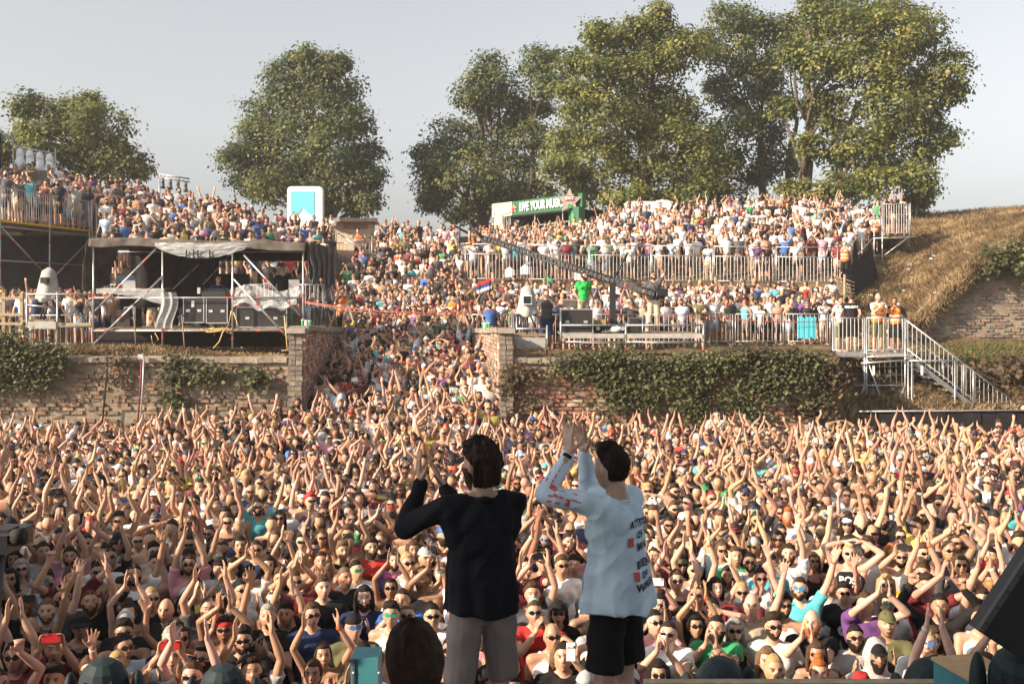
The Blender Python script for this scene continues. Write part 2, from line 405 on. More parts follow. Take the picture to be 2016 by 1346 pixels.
POSES = [
 ('clapping overhead', sym((.050, -.10, 1.98), (.9, -.1, -.1), (-.02, -.05, 1), (-1, 0, 0))),
 ('clapping overhead with hands apart', sym((.15, -.12, 1.95), (.9, -.1, -.2), (.0, -.12, 1), (-1, -.25, 0))),
 ('clapping in front of the face', sym((.052, -.32, 1.60), (.6, .0, -.8), (-.03, -.25, 1), (-1, 0, 0))),
 ('clapping at chest height', sym((.052, -.30, 1.36), (.7, .1, -.8), (-.03, -.55, 1), (-1, 0, 0))),
 ('waving an open hand', one((.26, -.12, 1.97), (.8, .2, -.3), (.08, -.05, 1), (0, -1, 0), .05, spread=.3)),
 ('raising one fist', one((.20, -.14, 1.93), (.8, .1, -.3), (.0, -.05, 1), (0, -1, 0), .85)),
 ('stretching both arms up in a v', sym((.34, -.08, 1.97), (.6, .3, -.2), (.25, -.05, 1), (-.2, -1, 0), .06, spread=.28)),
 ('holding both hands on the head', sym((.12, .03, 1.80), (1, -.1, .15), (-.9, .15, .25), (0, 0, -1), .25)),
 ('filming with a phone in both hands', sym((.085, -.34, 1.76), (.6, .1, -.8), (-.25, -.1, 1), (-.5, -1, 0), .35)),
 ('holding up a phone in one hand', one((.10, -.34, 1.72), (.6, .1, -.8), (-.1, -.1, 1), (-.2, -1, 0), .45, spread=.05)),
 ('standing with arms down', one(DOWN['W'], DOWN['P'], DOWN['D'], DOWN['N'], .35)),
 ('standing with folded arms', dict(W=((-.10, -.20, 1.20), (.10, -.17, 1.25)), P=((.8, -.1, -.4), (-.8, -.1, -.4)), D=((-1, .1, .1), (1, .1, 0)), N=((0, 1, 0), (0, 1, 0)), C=(.3, .3), pitch=.0, spread=.05)),
 ('cupping both hands round the mouth', sym((.070, -.17, 1.50), (.9, -.1, -.5), (-.25, -.1, 1), (-1, .5, 0), .3, .2)),
 ('clapping high with straight arms', sym((.045, -.02, 2.04), (.9, -.1, 0), (-.03, .0, 1), (-1, 0, 0), .08)),
 ('pointing one arm up', one((.13, -.16, 1.99), (.8, .1, -.3), (.05, -.1, 1), (-.5, -1, 0), .12, other=CHEST)),
 ('holding a bottle up in one hand', one((.12, -.20, 1.86), (.8, .1, -.3), (-.1, -.1, 1), (-.2, -1, 0), .75, spread=.03)),
 ('clapping up to one side', dict(W=((.24, -.20, 1.80), (.13, -.24, 1.82)), P=((.9, .1, -.6), (-.6, -.3, -.8)), D=((.0, -.1, 1), (.15, -.1, 1)), N=((-1, 0, 0), (1, 0, 0)), C=(.12, .12), pitch=.1, spread=.12)),
 ('drinking from a cup', one((.05, -.20, 1.53), (.7, .1, -.7), (-.6, -.3, .6), (-.5, 1, 0), .6, spread=.03, other=DOWN)),
 ('shading the eyes with one hand', one((.10, -.13, 1.66), (1, -.1, 0), (-.95, -.1, .25), (0, .3, -1), .1, spread=.03)),
 ('raising both fists', sym((.24, -.15, 1.86), (.9, .1, -.3), (-.1, -.1, 1), (0, -1, 0), .85)),
]
def figure(pose, fem=False, openm=False, stubble=0, voxel=.0108, tops=('tee',), seed=0, yaw=0.0, pitch=None, head_scale=1.0, bottom='shorts', finevox=None):
    """returns dict with body / shirt / bottom meshes (materials appended) and the head frame (C, M)"""
    rg = np.random.default_rng(seed + 100); J = lambda s: rg.normal(0, s, 3)
    g = Geo(); sw = .165 if fem else .188; ps = pose
    C = np.array((0, -.025, 1.645)); pit = ps['pitch'] if pitch is None else pitch; M = rz_(yaw) @ rx(-pit)
    up = [min(1, max(0, (w[2] - 1.35) / .5)) for w in ps['W']]
    S = [np.array((sg * (sw - .012 * up[i]), .0, 1.425 + .055 * up[i])) for i, sg in enumerate((1, -1))]
    # torso
    if fem:
        g.ell((0, .01, .93), (.165, .115, .13)); g.ell((0, 0, 1.10), (.118, .088, .16)); g.ell((0, 0, 1.30), (.135, .098, .17))
        for s in (-1, 1): g.ell((s * .068, -.085, 1.27), (.058, .05, .055))
    else:
        g.ell((0, .01, .94), (.155, .112, .13)); g.ell((0, -.005, 1.10), (.142, .105, .17)); g.ell((0, 0, 1.31), (.165, .115, .18)); 
        for s in (-1, 1): g.ell((s * .08, -.06, 1.33), (.085, .055, .07))
    for i, sg in enumerate((1, -1)):
        g.cap((sg * .05, .005, 1.445), S[i], .052, .050 if fem else .056)
        g.cap((sg * .03, .01, 1.50), (sg * .11, .01, 1.445), .036, .034)
        g.cap((sg * .12, .01, 1.30), S[i], .07, .048)
    nk = .047 if fem else .056
    g.cap((0, .012, 1.44), (0, .004, 1.56), nk * 1.05, nk * .95)
    add_head(g, C, M, fem, openm, None if seed == 0 else tuple(rg.normal(0, s_) for s_ in (.025, .02, .022, .05, .003)))
    # arms
    jc = J(.032) * (1, .6, .6) if seed else np.zeros(3)
    arms = []; k = .84 if fem else 1.0
    for i, sg in enumerate((1, -1)):
        W = np.array(ps['W'][i], float) + jc + (J(.008) if seed else 0); E, W = ik(S[i], W, np.array(ps['P'][i], float) + (J(.15) if seed else 0))
        um = S[i] + (E - S[i]) * .4; g.cap(S[i], um, .050 * k, .045 * k); g.cap(um, E, .047 * k, .036 * k)
        fm = E + (W - E) * .28; g.cap(E, fm, .036 * k, .040 * k); g.cap(fm, W, .040 * k, .0255 * k)
        d = np.array(ps['D'][i], float); nn = np.array(ps['N'][i], float)
        # thumb side: toward the head / body for palms that face forward or inward
        side = np.array((-sg * 1.0, 0, 0)) if abs(nn[1]) > abs(nn[0]) else np.array((0, 1.0, 0))
        if d[2] < -.5: side = np.array((0, -1.0, 0))
        if abs(d[0]) > .8: side = np.array((0, 0, 1.0)) if abs(nn[1]) > .5 else np.array((0, -1.0, 0))
        g.cap(W, W + d / np.linalg.norm(d) * .02, .025 * k, .022 * k)
        add_hand(g, W, d, nn, side, ps['C'][i], ps['spread'], .0097 if not fem else .0088)
        arms.append((S[i], E, W, d / np.linalg.norm(d), nn))
    # legs
    for sg in (1, -1):
        H = (sg * .088, .01, .90); Kn = (sg * .105, -.005, .50); A = (sg * .11, .02, .09)
        g.cap(H, Kn, .088, .056, 10); g.cap(Kn, (sg * .108, .02, .34), .052, .056, 10); g.cap((sg * .108, .02, .34), A, .056, .036, 10)
        g.cap((sg * .11, .02, .05), (sg * .12, -.13, .035), .04, .032, 8)
    me = g.mesh('body'); v = npv(me)
    zc = 1.0; sq = .45                                             # the legs get coarser cells: squeeze, remesh, stretch back
    v[:, 2] = np.where(v[:, 2] < zc, zc + (v[:, 2] - zc) * sq, v[:, 2]); setv(me, v)
    b = modmesh(me, [('REMESH', dict(mode='VOXEL', voxel_size=voxel, use_smooth_shade=True)), ('SMOOTH', dict(factor=.5, iterations=1))], 'person_body')
    v = npv(b); v[:, 2] = np.where(v[:, 2] < zc, zc + (v[:, 2] - zc) / sq, v[:, 2]); setv(b, v)
    bpy.data.meshes.remove(me)
    out = dict(body=b, C=C, M=M, arms=arms, fem=fem, openm=openm, stubble=stubble)
    tint_body(b, out)
    for tp in tops: make_top(out, tp, S, k, seed, finevox)
    # lower garment
    g = Geo(); g.ell((0, .01, .94), (.170, .126, .12)); 
    for sg in (1, -1):
        zb = bottom if isinstance(bottom, float) else .46 if bottom == 'shorts' else .10
        g.tube((sg * .086, .01, .92), (sg * (.122 if isinstance(bottom, float) else .105), 0, zb), .098, .078 if bottom == 'shorts' else (.104 if bottom > .55 else .084) if isinstance(bottom, float) else .062, 12)
    me = g.mesh('shorts'); p_ = modmesh(me, [('REMESH', dict(mode='VOXEL', voxel_size=.030 if voxel > .008 else .012, use_smooth_shade=True)), ('SMOOTH', dict(factor=.5, iterations=2))], 'person_shorts')
    bpy.data.meshes.remove(me); p_.materials.append(MAT['fabric']); out['bottom'] = p_
    return out
def make_top(out, top, S, k, seed, finevox=None, flare=0.0, ext=None):
    rg = np.random.default_rng(seed + 31); fem = out['fem']; arms = out['arms']; M = out['M']; C = out['C']
    g = Geo(); e = .016
    if fem:
        g.ell((0, 0, 1.10), (.128, .098, .16)); g.ell((0, 0, 1.29), (.142, .108, .15)); g.ell((0, .008, .97), (.168, .122, .10))
        for s in (-1, 1): g.ell((s * .068, -.088, 1.27), (.064, .056, .060))
    else:
        g.ell((0, 0, 1.12), (.165, .125, .20)); g.ell((0, 0, 1.30), (.182, .130, .17)); g.ell((0, .008, .98), (.172, .128, .12)); g.ell((0, .0, 1.385), (.12, .095, .075))
        for s in (-1, 1): g.ell((s * .08, -.062, 1.33), (.098, .068, .085))
    if top in ('tee', 'long', 'hood'):
        for i, sg in enumerate((1, -1)):
            g.cap((sg * .075, .008, 1.435), S[i], .055 + e, .054 + e * .8)
            g.cap((sg * .13, .01, 1.29), S[i], .076, .064)
            g.cap((sg * .045, .012, 1.458), (sg * .10, .012, 1.445), .038, .042); g.cap((sg * .03, .045, 1.43), (sg * .12, .035, 1.40), .052, .055); g.ell((sg * .06, .055, 1.36), (.10, .075, .11))
            Sg, E, W = arms[i][:3]
            if top == 'tee': 
                q = Sg + (E - Sg) * .52; g.tube(Sg - (E - Sg) * .05, q, .058 * k + .006, .066 * k + .002, 12)
            else:
                g.cap(Sg, E, .064 * k, .056 * k); g.cap(E, Sg * 0 + W - (W - E) * .08, .056 * k, .040 * k)
    elif top == 'vest':
        for i, sg in enumerate((1, -1)):
            g.cap((sg * .085, .0, 1.38), (sg * .105, .006, 1.475), .048, .028); g.cap((sg * .10, .01, 1.28), (sg * .11, .01, 1.40), .07, .05)
    if top == 'hood':
        v = head_surf(HD, fem) * 1.34; v[:, 1] += .02; v = v[:]; 
        v[:, 1] = np.where((v[:, 1] < -.06) & (np.abs(v[:, 0]) < .075), -.045, v[:, 1]); g.add(v @ M.T + C, HF); g.cap((0, .02, 1.46), (0, .03, 1.56), .11, .10)
    if top != 'vest':
        g.ell((0, -.012, 1.40), (.135, .112, .065)); g.ell((0, -.035, 1.34), (.15, .112, .10)); g.path([(math.cos(t) * .073, .010 + math.sin(t) * .070, 1.468 + .012 * math.sin(t)) for t in np.linspace(0, 2 * math.pi, 17)], .013, 7)
    if flare:
        n_ = 72; an = np.arange(n_) * 2 * math.pi / n_; V = []
        for zz, r in ((1.36, .165), (1.15, .18 + flare * .35), (1.0, .19 + flare * .8), (.90, .195 + flare)):
            r = r * (1 + .07 * np.sin(an * 7 + 1.3 + zz * 3) * (1.36 - zz) / .46 + .04 * np.sin(an * 11) * (1.36 - zz) / .46); V.append(np.stack([np.cos(an) * r, np.sin(an) * r * .74 + .01, zz + 0 * an + (.02 * np.sin(an * 2 + 1) if zz < 1 else 0)], 1))
        g.add(np.concatenate(V), [(k2 * n_ + i, k2 * n_ + (i + 1) % n_, (k2 + 1) * n_ + (i + 1) % n_, (k2 + 1) * n_ + i)[::-1] for k2 in range(3) for i in range(n_)] + [tuple(range(n_)), tuple(range(4 * n_ - 1, 3 * n_ - 1, -1))])
    me = g.mesh('shirt')
    s_ = modmesh(me, [('REMESH', dict(mode='VOXEL', voxel_size=.017 if finevox is None else finevox, use_smooth_shade=True)), ('SMOOTH', dict(factor=.5, iterations=2))], 'person_shirt')
    bpy.data.meshes.remove(me)
    v = npv(s_); nr = np.empty(len(v) * 3, dtype=np.float32); s_.vertices.foreach_get('normal', nr); nr = nr.reshape(-1, 3)
    ph = rg.uniform(0, 6, 6)
    w = np.sin(v[:, 2] * 38 + v[:, 0] * 14 * math.cos(ph[0]) + ph[1] + 2 * np.sin(v[:, 0] * 13 + ph[2])) * .5 + np.sin(v[:, 0] * 44 + v[:, 2] * 21 + ph[3] + 2 * np.sin(v[:, 2] * 11 + v[:, 1] * 9)) * .5
    rd = np.array([(1 - 2 * abs(mnoise.noise(Vector((p[0] * 6 + seed, p[1] * 6, p[2] * 9 + p[0] * 5))))) for p in v]); w = w * .55 + np.clip(rd, -1, 1) * 1.3 - .5
    setv(s_, v + nr * (w * (.0068 if ext is None else ext))[:, None]); out.setdefault('tops', {})[top] = s_; out['shirt'] = s_; s_.materials.append(MAT['fabric'])

def tint_body(b, o):
    v = npv(b); loc = (v - o['C']) @ o['M']
    c = head_tint(loc, o['openm'], o['stubble'])
    if 'tint' in b.attributes: b.attributes.remove(b.attributes['tint'])
    a = b.attributes.new('tint', 'FLOAT_COLOR', 'POINT'); q = np.ones((len(v), 4), dtype=np.float32); q[:, :3] = c; a.data.foreach_set('color', q.ravel())
    if not b.materials: b.materials.append(MAT['skin'])

# hair, beards, hats, glasses: in the head's own frame
def hair_mesh(kind, seed=0, fem=False, res=1, strands=0.0):
    rg = np.random.default_rng(seed + 5); D, f = head_dirs(30 * res, 22 * res); v = head_surf(D, fem); x, y, z = v[:, 0], v[:, 1], v[:, 2]
    nz = np.array([mnoise.noise(Vector(p) * 38 + Vector((seed * 3.1, 0, 0))) for p in v]); nz2 = np.array([mnoise.noise(Vector(p) * 90 + Vector((seed * 2.1, 5, 0))) for p in v])
    line = np.where(y < -.03, .076 - .5 * np.clip(np.abs(x) - .03, 0, .05), np.where(y < .03, .0 + (-y + .03) * .9, -.055))        # hairline height
    if kind in ('long', 'curly_long', 'bun', 'tail', 'bob'): line = np.where(y < -.045, .070, np.where(y < .01, -.02, -.10))
    thick = dict(buzz=.004, short=.011, quiff=.012, curly=.026, long=.016, curly_long=.026, bun=.009, tail=.009, bob=.018, cap=.0, bald=.0)[kind]
    k = np.clip((z - line) / .012, -1, 1)
    t = np.where(k > 0, thick * (.5 + .5 * k), -.012)
    side = np.clip((.055 - z) / .06, 0, 1)
    if kind in ('short', 'quiff'): t = np.where(k > 0, t * (1 - .62 * side), t)
    if kind == 'quiff': t = t + .020 * np.exp(-((z - .10) / .03) ** 2) * (y < .0)
    if kind == 'curly': t = t + np.where(k > 0, .010 * nz + .006 * nz2, 0)
    else: t = t + np.where(k > 0, .0035 * nz * (2 if thick > .01 else .5), 0)
    if strands:
        an = np.arctan2(x, y); st = np.array([mnoise.noise(Vector((a_ * 11, zz_ * 14, seed))) + .6 * mnoise.noise(Vector((a_ * 26, zz_ * 20, seed + 4))) for a_, zz_ in zip(an, z)]); t = t + np.where(k > -.5, st * strands, 0)
    n = D / np.linalg.norm(D, axis=1)[:, None]; v = v + n * t[:, None]
    g = Geo(); g.add(v, f)
    if kind in ('long', 'curly_long', 'bob'):
        L = -.16 if kind == 'bob' else -.30
        for i in range(9):
            a = math.pi * (i / 8.0); xx = math.cos(a) * .078; yy = math.sin(a) * .075 + .012
            r = .026 + (.008 if kind == 'curly_long' else 0)
            pts = [(xx, yy, .03)]; zz = .03
            g.cap((xx, yy, .05), (xx * 1.12, yy * 1.05 + .005, -.09), r, r); g.cap((xx * 1.12, yy * 1.05 + .005, -.09), (xx * 1.15 + rg.normal(0, .01), yy * .9 + .02, L + rg.normal(0, .03)), r, r * .55)
    if kind == 'bun': g.ell((0, .06, .125), (.042, .042, .038))
    if kind == 'tail': g.ell((0, .105, .04), (.028, .03, .03)); g.cap((0, .12, .03), (.01, .135, -.16), .028, .012)
    me = g.mesh('hair'); 
    if kind in ('long', 'curly_long', 'bob', 'bun', 'tail'):
        m2 = modmesh(me, [('REMESH', dict(mode='VOXEL', voxel_size=.008, use_smooth_shade=True)), ('DECIMATE', dict(ratio=.4))], 'hair'); bpy.data.meshes.remove(me); me = m2
        v = npv(me); amp = .007 if kind == 'curly_long' else .0035
        an = np.arctan2(v[:, 1], v[:, 0]); w = np.sin(an * 26 + v[:, 2] * (60 if kind == 'curly_long' else 8)) * amp * np.clip((.06 - v[:, 2]) / .1, 0, 1)
        nr = np.empty(len(v) * 3, dtype=np.float32); me.vertices.foreach_get('normal', nr); setv(me, v + nr.reshape(-1, 3) * w[:, None])
    me.polygons.foreach_set('use_smooth', np.ones(len(me.polygons), dtype=bool)); me.materials.append(MAT['hair']); return me
def beard_mesh(full=True, seed=0):
    D, f = head_dirs(30, 22); v = head_surf(D); x, y, z = v[:, 0], v[:, 1], v[:, 2]
    top = np.where(np.abs(x) > .05, .0, -.036); k = np.clip((top - z) / .012, -1, 1); k = np.where(y > .012, -1, k)
    lips = ((x / .021) ** 2 + ((z + .058) / .009) ** 2) < 1; k = np.where(lips & (y < 0), -1, k)
    t = np.where(k > 0, (.010 if full else .0045) + (.016 if full else .001) * np.clip((-.07 - z) / .04, 0, 1), -.012)
    me = mesh_np('beard', v + D * t[:, None], f, ['hair'], True); return me
def glasses_mesh(kind='wayfarer'):
    g = Geo(); w, h = dict(wayfarer=(.026, .019), round=(.022, .022), aviator=(.027, .022))[kind]
    for s in (-1, 1):
        n = 12; ring = []; back = []
        for i in range(n):
            a = 2 * math.pi * i / n; p = 1.0 if kind == 'round' else .75
            cx = abs(math.cos(a)) ** p * np.sign(math.cos(a)); cy = abs(math.sin(a)) ** p * np.sign(math.sin(a))
            if kind == 'aviator' and cy < 0: cx *= .78
            ring.append((s * .032 + cx * w, -.104 + abs(s * .032 + cx * w) ** 2 * 4.5, .011 + cy * h)); 
        ring = np.array(ring); back = ring + np.array((0, .006, 0))
        g.add(np.concatenate([ring, back]), [tuple(range(n)), tuple(range(2 * n - 1, n - 1, -1))] + [(i, n + i, n + (i + 1) % n, (i + 1) % n) for i in range(n)], 0)
        g.box((s * .070, -.045, .016), (.004, .095, .007), rz_(s * .10), 1)
    g.box((0, -.103, .016), (.018, .005, .006), None, 1)
    return g.mesh('sunglasses', ['gloss', 'gloss'])
def cap_mesh(kind='cap', back=False):
    D, f = head_dirs(24, 16); v = head_surf(D); z = v[:, 2]; k = z > .045
    v = v + D * np.where(k, .014, -.02)[:, None]; g = Geo(); g.add(v, f)
    if kind == 'cap':
        s = 1 if back else -1; n = 9; top = []
        for i in range(n):
            a = math.pi * i / (n - 1); top.append((math.cos(a) * .072, s * (.07 + math.sin(a) * .075), .056 - math.sin(a) * .014))
        top = np.array(top); g.add(np.concatenate([top, top - (0, 0, .005)]), [tuple(range(n)), tuple(range(2 * n - 1, n - 1, -1))] + [(i, n + i, n + (i + 1) % n, (i + 1) % n) for i in range(n)])
    elif kind in ('bucket', 'fedora'):
        n = 20; r0, r1 = (.088, .135) if kind == 'fedora' else (.088, .120); dz = -.012 if kind == 'fedora' else -.04
        V = []
        for r, zz in ((r0, .055), (r1, .055 + dz), (r1, .050 + dz), (r0, .045)):
            V += [(math.cos(2 * math.pi * i / n) * r * .92, math.sin(2 * math.pi * i / n) * r * 1.1, zz) for i in range(n)]
        F_ = []
        for q in range(4): F_ += [(q * n + i, q * n + (i + 1) % n, ((q + 1) % 4) * n + (i + 1) % n, ((q + 1) % 4) * n + i) for i in range(n)]
        g.add(np.array(V), F_)
        if kind == 'fedora': g.tube((0, .005, .05), (0, .005, .150), .092, .078, 18)
    return g.mesh('hat', ['fabric'], True)
# ------------------------------------------------------------------ the ground
TAB = {
 -500: [(25.2, 3.15), (33, 3.2), (39.0, 3.3), (39.2, 7.4), (44, 9.4), (60, 9.6), (120, 6)],
 100: [(25.2, 3.15), (27, 3.3), (33, 3.2), (39.0, 3.3), (39.2, 7.3), (43, 8.7), (46, 8.9), (120, 6)],
 186: [(25.2, 3.15), (27, 3.3), (33, 3.2), (39.0, 3.3), (39.2, 7.1), (43, 8.3), (46, 8.4), (120, 6)],
 205: [(25.2, 3.1), (27, 3.3), (33, 3.2), (33.6, 3.3), (33.8, 5.1), (42, 8.2), (46, 8.3), (120, 6)],
 300: [(25.2, 3.1), (27, 3.3), (33, 3.2), (33.6, 3.3), (33.8, 5.0), (42, 7.7), (46, 7.8), (120, 6)],
 450: [(25.2, 3.05), (27, 3.1), (33, 3.1), (33.6, 3.2), (33.8, 4.9), (42.4, 7.2), (47, 7.25), (120, 6)],
 640: [(25.2, 3.0), (27, 3.0), (33, 2.9), (35, 2.9), (37, 3.8), (45, 6.95), (50, 7.05), (120, 6)],
 740: [(25.2, 3.0), (34, 2.85), (36, 2.9), (50, 7.0), (54, 7.05), (120, 6)],
 905: [(25.2, 3.0), (34, 2.85), (36, 2.9), (50, 6.75), (54, 6.8), (120, 6)],
 925: [(25.2, 3.0), (34, 2.85), (37.5, 3.0), (41, 4.0), (41.2, 5.2), (50, 6.6), (54, 6.7), (120, 6)],
 1130: [(25.2, 3.0), (34, 2.85), (37.5, 3.0), (41, 4.0), (41.2, 5.2), (50, 6.95), (54, 7.0), (120, 6)],
 1230: [(25.2, 3.0), (34, 2.85), (37.5, 3.0), (41, 4.0), (41.2, 5.2), (50, 7.7), (54, 7.7), (120, 6)],
 1640: [(25.2, 2.95), (30, 3.1), (34, 2.95), (37.5, 3.0), (41, 4.0), (41.2, 5.2), (50, 8.2), (54, 8.2), (120, 6)],
 1690: [(25.2, .1), (28, .6), (31, 1.8), (34, 2.9), (38, 3.2), (42, 4.5), (50, 7.8), (54, 8.6), (120, 6)],
 1800: [(25.2, .0), (29, .6), (33, 2.6), (36.9, 3.0), (37.1, 3.9), (44, 5.7), (50, 7.6), (56, 9.3), (70, 9.5), (120, 7)],
 1870: [(25.2, .0), (29, .5), (33, 2.4), (36.9, 3.0), (37.1, 5.2), (44, 6.6), (56, 9.4), (70, 9.6), (120, 7)],
 1930: [(25.2, .0), (29, .5), (33, 2.3), (36.9, 3.0), (37.1, 6.15), (44, 7.3), (56, 9.55), (70, 9.7), (120, 7)],
 2016: [(25.2, .0), (29, .5), (33, 2.3), (36.9, 2.9), (37.1, 6.85), (44, 7.8), (56, 9.7), (70, 9.8), (120, 7)],
 2600: [(25.2, .0), (29, .5), (33, 2.2), (36.9, 2.8), (37.1, 7.2), (44, 8.0), (56, 10.2), (70, 10.3), (120, 7)],
}
TPX = sorted(TAB)
FL = lambda Y: np.interp(Y, [25, 34], [-5.10, -5.45])       # inner faces of the walls beside the ramp
FR = lambda Y: np.interp(Y, [25, 34], [-.22, -1.50])
def pitz(x, Y):
    """the pit floor climbs a little toward the foot of the ramp"""
    k = np.clip((np.asarray(Y, float) - 19.5) / 5.2, 0, 1); w = np.clip(1.25 - np.abs(np.asarray(x, float) + 3.0) / 5.2, 0, 1); return .55 * k * k * (3 - 2 * k) * w * w * (3 - 2 * w)
def ground(x, Y):
    x = np.atleast_1d(np.asarray(x, float)); Y = np.atleast_1d(np.asarray(Y, float)); px = CX + x * F / np.maximum(Y, 1)
    z = np.zeros(len(x)); cols = np.stack([np.interp(Y, [p[0] for p in TAB[k]], [p[1] for p in TAB[k]]) for k in TPX])
    pc = np.clip(px, TPX[0], TPX[-1] - 1e-3); i = np.clip(np.searchsorted(TPX, pc, side='right') - 1, 0, len(TPX) - 2)
    t = (pc - np.array(TPX)[i]) / (np.array(TPX)[i + 1] - np.array(TPX)[i]); ar = np.arange(len(x))
    z = cols[i, ar] * (1 - t) + cols[i + 1, ar] * t
    ramp_z = np.interp(Y, [24.6, 26, 28, 32, 36], [.50, .85, 1.40, 2.15, 2.87])
    inr = (x > FL(Y) - .12) & (x < FR(Y) + .12) & (Y < 36) & (Y >= 24.9)
    z = np.where(Y < 25.2, pitz(x, Y) - .02 - .3 * (pitz(x, Y) < .01), z)
    return np.where(inr, ramp_z, z)
def gz(x, Y): return float(ground(x, Y)[0])
xs = np.concatenate([np.arange(-60, -24, 1.5), np.arange(-24, 24, .22), np.arange(24, 61, 1.5)])
ys = np.concatenate([np.arange(18.8, 25.1, .3), [25.18, 25.22], np.arange(25.4, 33.6, .25), [33.62, 33.78], np.arange(34, 36.85, .25), [36.92, 37.08], np.arange(37.3, 39.0, .3), [39.02, 39.18], np.arange(39.4, 58, .3), np.arange(58, 122, 4)])
XX, YY = np.meshgrid(xs, ys); zz = ground(XX.ravel(), YY.ravel())
bumpz = np.array([mnoise.noise(Vector((a * .9, b * .9, 0))) * .09 + mnoise.noise(Vector((a * 3, b * 3, 2))) * .035 for a, b in zip(XX.ravel(), YY.ravel())])
zz = zz + bumpz * (YY.ravel() > 25.5) - .35 * (YY.ravel() < 19.4)
ny, nx = XX.shape; idx = np.arange(ny * nx).reshape(ny, nx)
q = np.stack([idx[:-1, :-1].ravel(), idx[:-1, 1:].ravel(), idx[1:, 1:].ravel(), idx[1:, :-1].ravel()], 1)
me = mesh_np('hillside', np.stack([XX.ravel(), YY.ravel(), zz], 1), q, ['dry_ground'], True)
tag(link('hillside', me), kind='structure')
g = Geo(); S_ = 900
g.add([(-S_, -S_, 0), (S_, -S_, 0), (S_, S_, 0), (-S_, S_, 0)], [(0, 1, 2, 3)]); g.obj('ground', 'pit_ground', kind='structure')
lap('land')
# ------------------------------------------------------------------ figure stock
STOCK = []          # (pose index, female) -> figure with body, tops, bottom
MALE = list(range(len(POSES))); FEM = [0, 1, 2, 3, 4, 6, 8, 9, 10, 12, 13, 16, 17]
SPREAD_YAW = [0, .2, -.25, .1, -.1, .3, -.3, 0, .05, -.05, .35, -.2, .1, .0, -.15, .2, -.2, .25, -.1, .0]
for n, (i, fem) in enumerate([(i, False) for i in MALE] + [(i, True) for i in FEM] + [(0, False), (2, False), (4, False), (3, False)]):
    dup = n >= len(MALE) + len(FEM)
    ps = dict(POSES[i][1])
    if dup:
        ps['W'] = tuple((w[0] + .05, w[1] - .05, w[2] - .07) for w in ps['W'])
    tops = ('tee', 'vest') + (('long',) if i in (3, 10, 11, 19) else ()) + (('hood',) if (i == 10 and not fem) else ())
    fg = figure(ps, fem, openm=(n % 5 == 3), stubble=(0 if fem or n % 3 else .30), tops=tops, seed=n + 1, yaw=SPREAD_YAW[n % 20] * .8 * (-1 if dup else 1))
    fg['pose'] = i; STOCK.append(fg)
lap('stock')
HAIRS = {}
for k in ('buzz', 'short', 'quiff', 'curly'): HAIRS[k] = [hair_mesh(k, 1, res=2, strands=.0045), hair_mesh(k, 2, res=2, strands=.0055)]
for k in ('short', 'long', 'curly_long', 'bun', 'tail', 'bob'): HAIRS['f_' + k] = [hair_mesh(k, 3, True), hair_mesh(k, 4, True)]
HAIRS['long'] = [hair_mesh('bob', 6)] * 2
BEARD = {'beard': beard_mesh(True), 'stubble beard': beard_mesh(False)}
GLS = {k: glasses_mesh(k) for k in ('wayfarer', 'round', 'aviator')}
HATS = {'cap': cap_mesh('cap'), 'back': cap_mesh('cap', True), 'bucket': cap_mesh('bucket'), 'fedora': cap_mesh('fedora'), 'beanie': cap_mesh('beanie')}
lap('hair')
SKINS = [(.48, .285, .20), (.41, .235, .155), (.56, .355, .265), (.30, .165, .105), (.46, .26, .175)]
HCOL = {'black': (.016, .012, .011), 'dark brown': (.035, .021, .014), 'brown': (.075, .042, .024), 'light brown': (.15, .09, .05), 'blond': (.38, .26, .12), 'ginger': (.34, .11, .03), 'dyed red': (.38, .03, .03), 'grey': (.30, .29, .28)}
HW = [.30, .28, .16, .09, .08, .03, .03, .03]
TCOL = {'black': (.017, .016, .018), 'white': (.74, .74, .75), 'light grey': (.42, .42, .43), 'charcoal': (.09, .09, .10), 'navy': (.022, .035, .09), 'maroon': (.16, .025, .035), 'red': (.50, .045, .045),
        'turquoise': (.10, .45, .52), 'blue': (.05, .14, .42), 'olive': (.12, .12, .06), 'pink': (.62, .30, .36), 'yellow': (.62, .50, .12), 'pale blue': (.42, .55, .68), 'green': (.05, .30, .13), 'purple': (.14, .06, .20), 'beige': (.48, .40, .30)}
TW = np.array([.32, .28, .09, .06, .06, .05, .04, .02, .03, .03, .025, .02, .03, .015, .015, .02]); TW = TW / TW.sum()
LENS = {'dark sunglasses': (.012, .011, .012), 'white framed sunglasses': (.012, .011, .012), 'blue mirrored sunglasses': (.04, .22, .50), 'green mirrored sunglasses': (.03, .36, .26), 'gold mirrored sunglasses': (.50, .34, .08), 'round sunglasses': (.015, .012, .012), 'red framed sunglasses': (.03, .01, .01)}
LW = np.array([.50, .08, .08, .07, .06, .15, .06]); LW = LW / LW.sum()
def pick(rg, d, w): return list(d)[rg.choice(len(d), p=np.array(w) / np.sum(w))]
